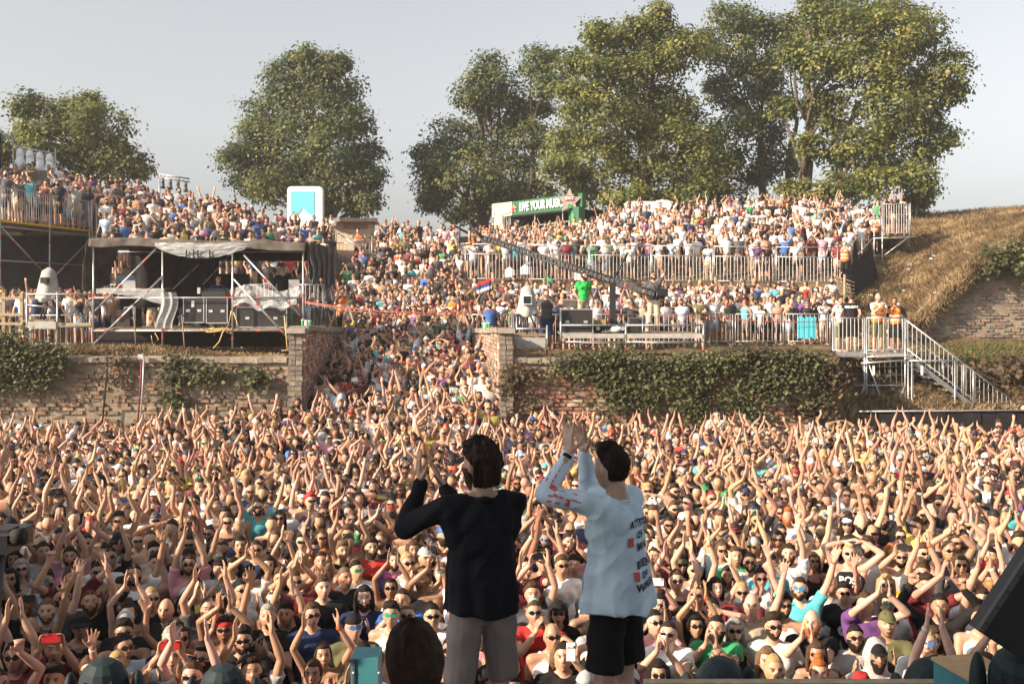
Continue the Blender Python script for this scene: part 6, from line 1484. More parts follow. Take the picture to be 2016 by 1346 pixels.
t_.path('strand', [A3(600, 594, 28), A3(680, 606, 27.4), A3(760, 614, 27), A3(850, 616, 27), A3(930, 613, 27.2), A3(1008, 610, 27.8)], .014, 'rope_red', n=5)
t_.path('strand', [A3(600, 596, 28), A3(690, 612, 27.4), A3(780, 621, 27), A3(880, 620, 27), A3(1008, 613, 27.8)], .010, 'plank_wood', n=5)
t_ = Thing('red_rope', at(1300, YC, 4), 'red and white tape strung along the right crowd barriers', 'tape'); t_.path('strand', [A3(1296, 622, 33.5), A3(1400, 624, 34.5), A3(1480, 632, 35.2), A3(1560, 634, 35.4), A3(1636, 632, 35.4)], .014, 'rope_red', n=4)
plain('hose_red', (.20, .05, .045), .7)
t_ = Thing('drain_pipe', at(275, 24.85, 0), 'red hose in clear casing running down the left wall', 'pipe'); t_.path('pipe', [A3(279, 705, 24.75), A3(276, 760, 24.75), A3(270, 850, 24.75)], .020, 'hose_red'); t_.path('pipe', [A3(283, 703, 24.72), A3(281, 760, 24.72), A3(275, 850, 24.72)], .018, 'laptop_silver'); t_.box('funnel', A3(278, 702, 24.75), (.13, .10, .12), 'laptop_silver')
t_ = Thing('black_hose', at(208, 24.85, 0), 'thin black hose hanging down the left wall', 'cable'); t_.path('hose', [A3(211, 705, 24.75), A3(210, 740, 24.78), A3(204, 800, 24.8), A3(200, 850, 24.8)], .022, 'rubber')

# --- camera crane
JX = PX(1206, 29.3); YJ = 29.3; zJ = PZ(553, YJ); zc = zC + .06
th = Thing('camera_crane', (JX, YJ, zc), 'black camera crane with a long perforated arm reaching up to the left', 'camera crane')
th.box('pedestal', (JX, YJ, PZ(598, YJ)), (.17, .17, PZ(555, YJ) - PZ(640, YJ)), 'black_metal'); th.box('dolly_base', (JX - .12, YJ, zc + .16), (.95, .6, .12), 'black_metal')
for dx in (-.45, .25):
    for dy in (-.32, .32):
        g = Geo(); g.tube((dx, dy - .05, .14), (dx, dy + .05, .14), .14, n=18); w = g.obj('wheel', 'rubber', th.o, True); g = Geo(); g.tube((dx, dy - .06, .14), (dx, dy + .06, .14), .06, n=12); g.obj('hub', 'laptop_silver', w)
tip = A3(950, 468, 32.5); piv = np.array((JX, YJ, zJ)); tail = A3(1300, 583, 28.7)
def arm_beam(a, b, h, nh):
    u = (b - a) / np.linalg.norm(b - a); L_ = np.linalg.norm(b - a); upv = np.cross(np.cross(u, (0, 0, 1)), u); sd = np.cross(u, upv)
    for o_ in (h / 2, -h / 2): th.tube('chord', a + upv * o_, b + upv * o_ * .8, .030, 'black_metal')
    g = Geo(); n = nh
    for k in range(n + 1):
        t = k / n; c = a + (b - a) * t; g.box(th.L(c), (L_ / n * .62, .05, h * .98), np.stack([u, sd, upv], 1))
    tag(g.obj('web', 'black_metal', th.o), kind=None)
arm_beam(piv, tip, .17, 34); arm_beam(piv, tail, .20, 10)
th.path('gooseneck', [tip, A3(935, 455, 32.6), A3(925, 440, 32.7), A3(914, 434, 32.7), A3(906, 442, 32.7), A3(905, 460, 32.7)], [.06, .05, .045, .04, .035, .03], 'black_metal')
th.tube('head_yoke', A3(905, 445, 32.7), A3(905, 482, 32.7), .025, 'black_metal'); th.tube('head_yoke', A3(926, 450, 32.7), A3(927, 478, 32.7), .02, 'black_metal'); th.tube('head_yoke', A3(902, 484, 32.7), A3(930, 480, 32.7), .025, 'black_metal')
th.box('camera', A3(914, 472, 32.7), (.24, .34, .18), 'black_plastic'); th.tube('mast', A3(1211, 545, YJ), A3(1236, 497, YJ), .03, 'black_metal')
th.tube('stay', A3(1236, 497, YJ), A3(1150, 528, 30), .008, 'black_metal'); th.tube('stay', A3(1236, 497, YJ), A3(1298, 575, 28.8), .008, 'black_metal'); th.tube('stay', A3(1212, 541, YJ), A3(1262, 555, 29), .02, 'black_metal')
for k in range(4): th.tube('counterweight', A3(1284 + 7 * k, 580, 28.75), A3(1288 + 7 * k, 581, 28.75), .13, 'black_metal', 14)
th.tube('handle_bar', tail, A3(1300, 606, 28.6), .018, 'black_metal'); th.box('monitor', A3(1306, 575, 28.6), (.26, .05, .2), 'black_plastic')
# flight case with monitor, speaker, box, bags
flight_case('large dark flight case carrying a monitor beside the green-shirted man', at(1134, 28.95, PZ(632, 28.7)), (.92, .5, .66))
t_ = Thing('monitor', at(1122, 28.95, PZ(604, 28.7)), 'small grey monitor in a wooden frame on the flight case', 'monitor'); t_.box('frame', at(1122, 28.95, PZ(597, 28.7)), (.46, .08, .24), 'rail_wood'); t_.box('screen', at(1121, 28.90, PZ(597, 28.7)), (.36, .03, .18), 'grey_drape')
t_ = Thing('loudspeaker', at(1249, 29.2, zc), 'worn dark speaker box right of the crane base', 'loudspeaker'); t_.box('cabinet', at(1249, 29.2, PZ(641, 28.9)), (.36, .36, .48), 'grey_drape'); t_.box('grille', at(1249, 29.0, PZ(641, 28.9)), (.28, .03, .40), 'case_black')
t_ = Thing('cardboard_box', at(1178, 29.6, zc), 'cardboard box behind the wheel of the crane', 'box'); t_.box('carton', at(1178, 29.9, PZ(640, 28.9)), (.42, .3, .28), 'cardboard'); t_.box('tape_strip', at(1178, 29.745, PZ(640, 28.9)), (.05, .01, .28), 'rope_yellow')
g = Geo(); g.ell((0, 0, 0), (.17, .1, .09)); g.ell((.08, 0, .03), (.10, .09, .08)); o = g.obj('plastic_bag', 'paint', smooth=True, color=(.62, .74, .70)); o.location = at(1213, 29.0, zc + .11); tag(o, 'pale plastic bag lying at the foot of the crane', 'bag')
# covered cameras on tripods
def covered_camera(label, px, Y, ytop, ybase, lens, mat='dust_sheet', s=1.0):
    t_ = Thing('camera_tripod', at(px, Y, PZ(ybase, Y)), label, 'video camera'); top_, base = PZ(ytop, Y), PZ(ybase, Y); x = PX(px, Y); h = top_ - base
    def cov(u, v):
        a = 2 * math.pi * u; r = np.interp(v, [0, .12, .35, .7, 1], [.03, .19, .24, .30, .36]) * s * (1 + .10 * math.sin(a * 5 + v * 4) * v); return (x + math.cos(a) * r * .9, Y + math.sin(a) * r * .8, top_ - v * h * .62 - .05 * math.sin(a * 3) * v)
    sheet(t_, 'rain_cover', cov, 40, 16, mat)
    for a in (-.5, 1.6, 3.6): t_.tube('tripod_leg', (x, Y, base + h * .52), (x + math.cos(a) * .36, Y - math.sin(a) * .30, base), .026, 'black_metal')
    if lens: t_.box('lens_hood', (x - .01, Y - .30, top_ - h * .30), (.26, .22, .26), 'white_panel'); t_.box('lens', (x - .01, Y - .415, top_ - h * .30), (.20, .02, .20), 'black_plastic')
    else: t_.box('lens_hood', (x + .02, Y - .26, top_ - h * .24), (.18, .2, .16), 'black_plastic')
    return t_
covered_camera('large camera with pale rain cover and square lens hood on a tripod', 1038, 28.5, 561, 658, True, 'deck_grey', .92)
covered_camera('camera under a pale rain cover on the left stage', 96, 28.1, 527, 632, False, 'deck_grey')

# --- signs and boxes on the crest
t_ = Thing('billboard', at(602, 50, 6), 'white billboard with rounded corners and cyan print', 'billboard'); cx_, cy_ = PX(602, 50), 50
w, h = PX(637, 50) - PX(568, 50), 2.6; zc_ = PZ(368, 50) - h / 2; g = Geo(); n = 6; ring = []
for cxn, czn, a0 in ((w / 2 - .2, h / 2 - .2, 0), (-w / 2 + .2, h / 2 - .2, 90), (-w / 2 + .2, -h / 2 + .2, 180), (w / 2 - .2, -h / 2 + .2, 270)):
    ring += [(cxn + .2 * math.cos(R(a0 + 90 * k / n)), czn + .2 * math.sin(R(a0 + 90 * k / n))) for k in range(n + 1)]
m_ = len(ring); V = [(cx_ + a, cy_ - .25, zc_ + b) for a, b in ring] + [(cx_ + a, cy_ + .25, zc_ + b) for a, b in ring]
g.add(np.array(V) - t_.b, [tuple(range(m_))[::-1], tuple(range(m_, 2 * m_))] + [(i, (i + 1) % m_, m_ + (i + 1) % m_, m_ + i) for i in range(m_)]); g.obj('panel', 'white_panel', t_.o)
g = Geo(); z1 = zc_ + h / 2 - .25; xl, xr = cx_ - w / 2 + .18, cx_ + w / 2 - .38
g.add(np.array([(xl, 49.73, z1), (xl, 49.73, z1 - 1.05), (xl + .35, 49.73, z1 - 1.15), ((xl + xr) / 2, 49.73, z1 - .80), (xr - .30, 49.73, z1 - 1.10), (xr, 49.73, z1 - 1.22), (xr, 49.73, z1)]) - t_.b, [tuple(range(7))]); g.obj('cyan_print', 'cyan_print', t_.o)
for dx in (-.6, .6): t_.tube('leg', (cx_ + dx, 50, 6.4), (cx_ + dx, 50, zc_ - h / 2 + .1), .06)
t_ = Thing('kiosk', at(690, 52, 6.7), 'low stall with a reddish flat roof behind the middle stand', 'stall'); t_.box('wall', at(690, 53, 7.6), (2.3, 1.8, 1.9), 'beige_panel'); t_.box('roof', at(690, 52.7, 8.62), (2.7, 2.3, .12), 'red_plaque'); t_.box('roof_edge', at(690, 51.5, 8.65), (2.76, .08, .18), 'coping')
t_.box('awning_sign', at(700, 52, 8.35), (1.2, .06, .20), 'plank_wood')
t_ = Thing('tent', at(1278, 52, 8.0), 'white box tent behind the right upper stand', 'tent'); t_.box('wall', at(1276, 53, 9.0), (2.25, 1.6, 1.2), 'white_panel'); g = Geo(); g.tube(t_.L(at(1306, 52.6, 8.3)), t_.L(at(1306, 52.6, 9.72)), .38, n=16); g.obj('rounded_end', 'white_panel', t_.o, True); t_.box('roof', at(1276, 53, 9.63), (2.32, 1.66, .05), 'white_panel')
# the bar with its long green sign
YL_, YR_ = 55.9, 50.0; a = np.array(P(972, 402, YL_)); b = np.array(P(1150, 380, YR_)); b[2] = a[2] = 9.85
bar = Thing('bar_kiosk', (a + b) / 2 - (0, 0, 2), 'open bar with a long green lettered sign and a star at its end', 'bar')
u = b - a; Ls = np.linalg.norm(u); u /= Ls; ang = math.atan2(u[1], u[0]); M3 = rz_(ang); nn = np.array((u[1], -u[0], 0))
hS = .74
def on_bar(s, z, o=0): return a + u * s + nn * o + np.array((0, 0, z))
g = Geo(); g.box(bar.L(on_bar(Ls * .62, -hS / 2)), (Ls * .76, .25, hS), M3); sign = g.obj('sign_board', 'green_board', bar.o)
g = Geo(); g.box(bar.L(on_bar(Ls * .12, -hS / 2)), (Ls * .24, .24, hS), M3); g.obj('sign_end', 'beige_panel', bar.o)
def sign_text(s, size, pos, z, mat, bold=.01, shear=0, width=1.0):
    me = text_geo(s, size, .03, bold, shear); v = npv(me); w_ = v[:, 0] * width / (v[:, 0].max() - v[:, 0].min()); q = np.stack([w_, 0 * w_, v[:, 1]], 1); q[:, 1] = -v[:, 2]; setv(me, q @ M3.T + bar.L(on_bar(pos, z, .17))); me.materials.append(MAT[mat]); return link('letters', me, bar.o)
sign_text('LIVE YOUR MUSIC', .64, Ls * .575, -hS * .50, 'text_white', .012, 0, Ls * .47)
sign_text('Heineken', .46, Ls * .125, -hS * .62, 'text_white', .012, .0, Ls * .20)
def star(c, r, t, mat, name, par, k=.42):
    V = []; 
    for o_ in (t / 2, -t / 2):
        for i in range(10):
            rr = r if i % 2 == 0 else r * k; an = math.pi / 2 + i * math.pi / 5; V.append(np.array(c) + u * math.cos(an) * rr + np.array((0, 0, math.sin(an) * rr)) + nn * o_)
    F_ = [tuple(range(10)), tuple(range(19, 9, -1))] + [(i, 10 + i, 10 + (i + 1) % 10, (i + 1) % 10) for i in range(10)]
    F_[0:1] = [(9, 0, 1), (1, 2, 3), (3, 4, 5), (5, 6, 7), (7, 8, 9), (1, 3, 5, 7, 9)]; F_[6:7] = [(19, 11, 10), (11, 13, 12), (13, 15, 14), (15, 17, 16), (17, 19, 18), (19, 17, 15, 13, 11)]
    return link(name, mesh_np(name, np.array(V) - bar.b, F_, [mat]), par)
star(on_bar(Ls * .272, -hS * .56, .17), .25, .05, 'text_white', 'red_star_border', bar.o); star(on_bar(Ls * .272, -hS * .56, .21), .19, .05, 'red_paint', 'red_star', bar.o)
u, nn, M3 = np.array((1., 0, 0)), np.array((0, -1., 0)), np.eye(3); Mb = rz_(ang)
def on_bar(s, z, o=0): return a + np.array((math.cos(ang), math.sin(ang), 0)) * s + np.array((math.sin(ang), -math.cos(ang), 0)) * o + np.array((0, 0, z))
sc_ = on_bar(Ls * .93, -.40, .5); so_ = star(sc_, .64, .3, 'star_grey', 'grey_star', bar.o, .45)
me = text_geo('EXIT', .20, .01, .006); v = npv(me); q = np.stack([v[:, 0], -v[:, 2], v[:, 1]], 1); setv(me, q @ M3.T + bar.L(sc_ + nn * .19 + (0, 0, .14))); me.materials.append(MAT['text_white']); link('letters', me, so_)
for dz in (.25, .03): g = Geo(); g.box(bar.L(sc_ + nn * .17 + (0, 0, dz)), (.46, .02, .03), M3); g.obj('red_frame', 'red_paint', so_)
g = Geo(); g.tube(bar.L(sc_ + nn * .2 + (0, 0, -.25)), bar.L(sc_ + nn * .16 + (0, 0, -.25)), .11, n=14); g.obj('green_badge', 'green_can', so_); M3 = Mb
g = Geo(); g.box(bar.L(on_bar(Ls * .965, -1.35, .25)), (.75, .4, 1.3), M3); q = g.obj('green_cooler', 'green_board', bar.o); g = Geo(); g.box(bar.L(on_bar(Ls * .96, -1.25, .47)), (.18, .03, .5), M3); g.obj('bottle_print', 'green_can', q)
g = Geo(); g.box(bar.L(on_bar(Ls * .10, -1.9, -.2)), (.7, .9, 2.4), M3); g.obj('side_wall', 'beige_panel', bar.o)
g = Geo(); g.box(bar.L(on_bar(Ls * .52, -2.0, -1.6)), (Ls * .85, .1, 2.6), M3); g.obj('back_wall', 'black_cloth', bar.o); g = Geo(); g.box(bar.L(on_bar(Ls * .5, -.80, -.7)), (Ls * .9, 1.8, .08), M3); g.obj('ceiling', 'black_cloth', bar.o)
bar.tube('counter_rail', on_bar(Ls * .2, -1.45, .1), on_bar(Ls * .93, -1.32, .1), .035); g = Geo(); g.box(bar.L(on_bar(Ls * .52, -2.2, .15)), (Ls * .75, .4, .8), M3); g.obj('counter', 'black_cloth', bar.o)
for s in (.22, .5, .8): bar.tube('post', on_bar(Ls * s, -2.8, .1), on_bar(Ls * s, -hS, .1), .035)
# hanging lamp rigs on the left
def rig(label, A_, B_, lamp_mat, post_to, size=.26, n=4, group='lamp rigs above the left stand'):
    t_ = Thing('lamp_rig', A_, label, 'light rig', group); A_, B_ = np.array(A_, float), np.array(B_, float)
    t_.tube('top_bar', A_, B_, .035); t_.tube('lower_bar', A_ - (0, 0, .14), B_ - (0, 0, .14), .03)
    for k in range(9): p = A_ + (B_ - A_) * k / 8; t_.tube('lattice', p, A_ + (B_ - A_) * min(1, (k + .6) / 8) - (0, 0, .14), .015)
    for k in range(n):
        p = A_ + (B_ - A_) * (k + .5) / n - (0, 0, .16); g = Geo(); g.ell(t_.L(p - (0, 0, .12)), (size * .34, size * .34, size * .5)); g.tube(t_.L(p - (0, 0, .2)), t_.L(p - (0, 0, .5 * size / .26)), size * .30, size * .46, 12)
        q = g.obj('hanging_lamp', lamp_mat, t_.o, True); g = Geo(); g.box(t_.L(p), (size * .6, .06, .06)); g.obj('clamp', 'dark_steel', q)
    for p, z in post_to: t_.tube('post', p, (p[0], p[1], z), .035)
    return t_
a1, b1 = A3(30, 288, 44), A3(108, 303, 44); rig('lattice bar with four large white lamps above the left stand', a1, b1, 'white_panel', [(A3(26, 268, 44), 8.6), (A3(109, 292, 44), 8.6)], .50)
a1, b1 = A3(313, 343, 43), A3(373, 352, 43); rig('short bar with four small dark lamps above the left stand', a1, b1, 'dark_steel', [(A3(314, 343, 43.1), 7.4), (A3(352, 350, 43.1), 7.4)], .22)
t_ = Thing('sign_rail', A3(0, 262, 43.8), 'thin rail running out of the picture at the upper left', 'railing'); t_.tube('rail', A3(-60, 255, 43.8), A3(30, 270, 43.9), .03); t_.tube('rail', A3(-60, 262, 43.8), A3(30, 276, 43.9), .02); t_.box('dark_banner', A3(-3, 300, 43.6), (.2, .1, 1.6), 'black_cloth'); t_.tube('post', A3(-50, 256, 43.8), A3(-50, 330, 43.8), .03)
t_ = Thing('hanging_banner', A3(60, 345, 41), 'small grey banner tied between the people on the left stand', 'banner')
g = Geo(); V = [A3(38, 342, 41), A3(93, 335, 41), A3(93, 352, 41), A3(52, 366, 41)]; V = V + [q + (0, .02, 0) for q in V]; g.add(np.array(V) - t_.b, [(0, 1, 2, 3), (7, 6, 5, 4), (0, 4, 5, 1), (1, 5, 6, 2), (2, 6, 7, 3), (3, 7, 4, 0)]); g.obj('cloth', 'grey_drape', t_.o)
# flag in the plateau crowd, cups on the piers
t_ = Thing('flag', A3(953, 572, 37), 'red, blue and white flag held up in the plateau crowd', 'flag'); 
for k, (m_, dz) in enumerate((('red_paint', .12), ('blue_flag', 0), ('text_white', -.12))):
    if m_ not in MAT: plain(m_, (.03, .08, .30), .8)
    g = Geo()
    for i in range(6): g.box(((i - 2.5) * .09, .03 * math.sin(i * 1.4), dz + (i - 2.5) * .035), (.095, .015, .13))
    g.obj('stripe', m_, t_.o)
t_.o.location = A3(953, 563, 37); t_.tube('pole', A3(943, 560, 37), A3(945, 600, 37), .012) if False else None
cups = [(676, 25.9, 'left'), (684, 26.4, 'left'), (692, 27, 'left'), (925, 30.6, 'right'), (931, 30.2, 'right'), (938, 29.6, 'right'), (945, 29, 'right')]
for i, (px, Y, sd) in enumerate(cups):
    x = (np.interp(Y, [25, 34], [-5.3, -5.62]) if sd == 'left' else np.interp(Y, [25, 34], [-.12, -1.32])); z = (3.84 - .33 * (Y - 25) / 9 if sd == 'left' else 3.80 - .30 * (Y - 25) / 9) + .13
    g = Geo(); g.tube((0, 0, 0), (0, 0, .14), .035, .045, 10); o = g.obj('cup', 'green_can' if i % 3 != 1 else 'text_white'); o.location = (x, Y, z); g = Geo(); g.tube((0, 0, .14), (0, 0, .155), .047, n=10); g.obj('rim', 'text_white', o)
    tag(o, '%s beer cup standing on the %s side wall of the ramp' % ('green' if i % 3 != 1 else 'white', sd), 'cup', '%s cups on the %s ramp wall' % ('green' if i % 3 != 1 else 'white', sd))
lap('structures')
# ------------------------------------------------------------------ thin haze volume over the crowd, added to lift the dark tones
hm = bpy.data.materials.new('haze'); hm.use_nodes = True; ht_ = hm.node_tree; ht_.nodes.clear()
pv = ht_.nodes.new('ShaderNodeVolumePrincipled'); pv.inputs['Color'].default_value = (.93, .94, .95, 1); pv.inputs['Density'].default_value = .0008; pv.inputs['Anisotropy'].default_value = .2
ho = ht_.nodes.new('ShaderNodeOutputMaterial'); ht_.links.new(pv.outputs[0], ho.inputs['Volume'])
g = Geo(); g.box((0, 55, 13), (190, 150, 28)); hz = g.mesh('haze'); hz.materials.append(hm); tag(link('haze', hz), label='thin haze added over the arena to lift dark tones', kind='stuff')
SC.cycles.volume_bounces = 1
# ------------------------------------------------------------------ named figures away from the pit
def helper(px, Y, pose, label, top, tc, bc='black', hair='short', hc='dark brown', lens=None, hat='', z=None, rz=0.0, fem=False, beard='', skin=0, cat='person', h=1.0):
    pi = PI_[pose]; st = len(MALE) + FEM.index(pi) if fem else pi; a = attrs(RNG); a.update(s=st, fem=fem, hair=hair, hc=hc, beard=beard, top=top, tc=tc, lens=lens, hat=hat, hatc='black', skin=skin, bc=bc, gk='wayfarer', sc=h, print=-1); a['sj'] = np.ones(3)
    x = PX(px, Y); zz = gz(x, Y) if z is None else z; return person(a, x, Y, zz, -math.atan2(x, Y) + rz, label), STOCK[st], a
def vest(o, fg, back=False):
    """orange safety vest over a shirt"""
    sh = fg['tops']['vest']; me = sh.copy(); me.materials.clear(); v = npv(me); v[:, :2] *= 1.14; v[:, 2] = .98 + (v[:, 2] - .98) * 1.03; setv(me, v); me.materials.append(MAT['orange_cloth']); q = link('safety_vest', me, o)
    for z in (1.05, 1.18):
        g = Geo(); n = 24; an = np.arange(n) * 2 * math.pi / n; V = np.concatenate([np.stack([np.cos(an) * .193, np.sin(an) * .155 , z + d + 0 * an], 1) for d in (-.022, .022)]); g.add(V, [(i, (i + 1) % n, n + (i + 1) % n, n + i) for i in range(n)]); g.obj('reflective_band', 'reflective', q)
YB2 = 29.2; zB2 = zB + .07
helper(248, YB2, 'down', 'sound engineer in pale blue shirt at the left table of the booth', 'tee', 'pale blue', z=zB2)
helper(430, YB2 + .2, 'down', 'sound engineer seated low behind the mixing console', 'tee', 'navy', z=zB2 - .28, skin=1)
helper(557, YB2, 'down', 'dark-haired sound engineer in black jacket at the right of the booth', 'long', 'black', z=zB2, skin=1)
helper(313, 31.2, 'v', 'man in white tee with both arms up seen through the booth', 'tee', 'white', z=3.35, beard='beard')
helper(340, 31.0, 'apart', 'bearded man in black tee clapping, seen through the booth', 'tee', 'black', z=3.35, beard='beard', lens=D_)
helper(408, 31.4, 'shade', 'man in white vest with one hand on his head behind the console', 'vest', 'white', z=3.0)
o, fg, a = helper(1149, 29.7, 'down', 'man in bright green tee with headphones beside the monitor', 'tee', 'green', 'beige', 'buzz', lens=None, beard='stubble beard', z=zc, rz=.5); 
for c in o.children:
    if c.name.startswith('shirt'): c.color = (.04, .52, .10, 1)
g = Geo(); g.ell((-.085, 0, 0), (.02, .035, .04)); g.ell((.085, 0, 0), (.02, .035, .04)); g.path([(math.cos(t) * .088, 0, math.sin(t) * .138) for t in np.linspace(0, math.pi, 9)], .008); q = g.obj('headphones', 'black_plastic', o, True); q.matrix_local = mat4(fg['C'], fg['M'])
helper(1076, 29.0, 'drink', 'camera operator in dark plaid shirt behind the tripod camera', 'tee', 'charcoal', 'navy', z=PZ(660, Yt) - .50)
helper(1287, 29.5, 'fist', 'crane operator in dark tee and khaki shorts raising one fist', 'tee', 'charcoal', 'beige', 'buzz', lens=D_, z=zc, beard='stubble beard')
for px, Y, lb, kw in [(672, 34.0, 'steward in orange vest standing behind the left pier', dict(pose='down', rz=.9)), (892, 35.5, 'steward in orange vest with his back turned, in the middle crowd', dict(pose='down', rz=2.7)),
    (705, 43.5, 'steward in orange vest beside the middle stand stairs', dict(pose='fold')), (1722, 47.2, 'steward in orange vest at the top end of the right stand', dict(pose='fold', lens=D_)), (1663, 42.3, 'steward in orange vest at the lower end of the right stand', dict(pose='drink')), (925, 42.6, 'steward in orange vest left of the upper fence', dict(pose='down'))]:
    o, fg, a = helper(px, Y, top='tee', tc='white' if px in (1722, 1663) else 'charcoal', label=lb, z=gz(PX(px, Y), Y) + (.35 if px in (892, 672, 705, 925) else .15), **kw); vest(o, fg)
o, fg, a = helper(1728, YS + .95, 'chest', 'grey-haired steward in orange vest and brown trousers on the stair tower', 'tee', 'pale blue', 'olive', 'buzz', 'grey', z=zP, rz=.5, h=1.05); vest(o, fg)
o, fg, a = helper(1762, YS + 1.0, 'down', 'black-haired steward in orange vest and black jacket on the stair tower', 'long', 'black', 'black', 'short', 'black', z=zP, rz=-.3, skin=3, h=.98); vest(o, fg)
o, fg, a = helper(1676, YS + 1.0, 'down', 'security man in black tee with white lettering, his back turned', 'tee', 'black', 'black', 'buzz', 'brown', z=zP, rz=math.pi, h=1.05)
me = on_cloth(fg['tops']['tee'], text_geo('SECURITY', .085, bold=.004), 0, 1.36, back=True); me.materials.append(MAT['text_white']); link('print', me, o)
helper(1653, YS + 1.2, 'down', 'man in white tee talking to the security man', 'tee', 'white', 'olive', 'short', 'dark brown', z=zP, rz=.9)
o, fg, a = helper(2016, 26.6, 'down', 'steward in orange vest at the foot of the stairs, cut by the right edge', 'tee', 'charcoal', z=.12); vest(o, fg)
helper(1411, 24.2, 'down', 'man in pale blue tee and white fedora at the back of the pit', 'tee', 'pale blue', hair='short', lens=D_, hat='fedora', z=.25)
bpy.data.objects[[q.name for q in bpy.data.objects if q.get('label', '').startswith('man in pale blue tee and white fedora')][0]].children[-1].color = (.75, .74, .70, 1)
def goggle(): pass

# ------------------------------------------------------------------ the stage and the two performers
ZS = 2.0
g = Geo(); g.box((0, 1.8, ZS - .06), (26, 9.9, .10)); g.obj('stage_floor', 'black_plastic', kind='structure')
t_ = Thing('stage_edge', (0, 6.9, ZS), 'pale wooden board along the front edge of the stage', 'stage edge'); 
for k in range(4): t_.box('plank', (2.0 + k * 2.25, 6.855, ZS + .006), (2.22, .08, .05), 'rail_wood')
t_ = Thing('stage_skirt', (0, 6.86, 0), 'black cloth covering the front of the stage', 'stage skirt')
for k in range(12): t_.box('cloth_panel', (-11 + k * 2, 6.73 + .02 * (k % 2), .97), (1.99, .03, 1.9), 'black_cloth')
# unseen stage wing and roof, added and cut to keep the sun off the performers
t_ = Thing('stage_wing', (-8.6, 0, ZS), 'unseen black cloth side wing added to shade the stage from the left', 'stage wing')
for k in range(5): t_.box('cloth_panel', (-8.6, -8.2 + k * 2.2, 6.4), (.06, 2.19, 8.6), 'black_cloth')
for y in (-9.2, 1.75): t_.tube('tower', (-8.6, y, 0), (-8.6, y, 10.8), .12)
t_ = Thing('stage_roof', (0, 0, 10.8), 'unseen black stage roof added above the picture for shade', 'roof')
for k in range(6): t_.box('roof_panel', (0, -8.1 + k * 2.0, 10.85), (17.6, 1.99, .08), 'black_cloth')
t_ = Thing('speaker_stack', (-7.9, 10, 0), 'unseen row of black blocks added to shade the left of the pit', 'loudspeaker')  # unseen blocks added to darken the left front of the crowd
for k in range(4): t_.box('cabinet', (-7.2, 7.0 + k * 1.35, 1.65), (.9, 1.3, 3.3), 'case_black')

def to_local(pos, th_, p, s): 
    return tuple(rz_(-th_) @ (np.array(p) - np.array(pos)) / s)
def performer(px, Y, th_, s, wl, wr, pl, pr, dl, dr, nl_, nr_, curl, pitch, yaw, label, skin, shirt_col, bottom_col, hair, hc, flare, seed, tops='long', hem=.53):
    pos = (PX(px, Y), Y, ZS); loc = lambda p: to_local(pos, th_, p, s); d_ = lambda v: tuple(rz_(-th_) @ np.array(v, float))
    ps = dict(W=(loc(A3(*wl)), loc(A3(*wr))), P=(d_(pl), d_(pr)), D=(d_(dl), d_(dr)), N=(d_(nl_), d_(nr_)), C=curl, pitch=pitch, spread=.10)
    fg = figure(ps, voxel=.0056, tops=(), seed=0, yaw=yaw, bottom=hem)
    S = [q[0] for q in fg['arms']]; make_top(fg, tops, S, 1.0, seed, finevox=.0065, flare=flare, ext=.0085)
    o = link('person', fg['body'], color=skin); o.location = pos; o.rotation_euler.z = th_; o.scale = (s,) * 3; tag(o, label, 'person')
    q = link('shirt', fg['tops'][tops], o, color=shirt_col)
    me = fg['bottom']; v = npv(me); nr = np.empty(len(v) * 3, dtype=np.float32); me.vertices.foreach_get('normal', nr); w = np.sin(v[:, 2] * 30 + v[:, 0] * 22) * .5 + np.sin(v[:, 0] * 50 - v[:, 2] * 17 + 2 * np.sin(v[:, 2] * 12)) * .5; v[:, :2] *= 1.0; setv(me, v + nr.reshape(-1, 3) * (w * .006)[:, None])
    b_ = link('shorts', me, o, color=bottom_col); h = headpart('hair', hair, fg, o, hc); return o, fg, ps
hair_l = hair_mesh('curly', 41, res=4, strands=.010); v = npv(hair_l); v *= (1.06, 1.06, 1.02); v[:, 2] -= np.where((v[:, 1] > -.01) & (v[:, 2] < -.02), .045, 0); setv(hair_l, v)
TL = math.pi + .42
o, fg, ps = performer(948, 5.5, TL, 1.035, (828, 948, 5.62), (872, 958, 5.76), (-.8, -.1, -1), (.5, -.3, -1), (-.10, .10, 1), (-.45, .05, 1), (.9, .25, .1), (-.9, -.2, .3), (.10, .10), -.02, .45,
    'performer in black long-sleeved top and grey shorts clapping, back to the camera', (.40, .25, .18), (.012, .012, .016), (.235, .20, .185), hair_l, (.030, .018, .012), 0.004, 5)
headpart('beard', BEARD['beard'], fg, o, (.045, .026, .016))
TR = math.pi + .95
hair_r = hair_mesh('quiff', 43, res=4, strands=.006); v = npv(hair_r); setv(hair_r, v * (1.05, 1.04, 1.02))
o2, fg2, ps2 = performer(1211, 5.6, TR, 1.015, (1120, 893, 5.55), (1150, 888, 5.85), (-.7, -.5, -1), (-.2, .6, -1), (-.02, .12, 1), (-.22, -.12, 1), (.75, .65, 0), (-.6, -.75, 0), (.06, .06), .05, -.12,
    'performer in pale long-sleeved shirt with black lettering and black shorts clapping above his head', (.42, .27, .20), (.53, .67, .79), (.012, .011, .013), hair_r, (.020, .012, .010), .055, 6, hem=.585)
sh = fg2['tops']['long']
for txt, x, z, sz in (('ATTITUDE', .0, 1.365, .066), ('OF A', .01, 1.305, .062), ('MAN', .02, 1.245, .066), ('ESSENCE', .0, 1.155, .066), ('OF A', .01, 1.095, .062), ('WOMAN', .02, 1.04, .066)):
    me = on_cloth(sh, text_geo(txt, sz * .80, bold=.0020, shear=.18, spacing=1.05), x - .045, z, back=True, off=.008); me.materials.append(MAT['text_black']); link('print', me, o2)
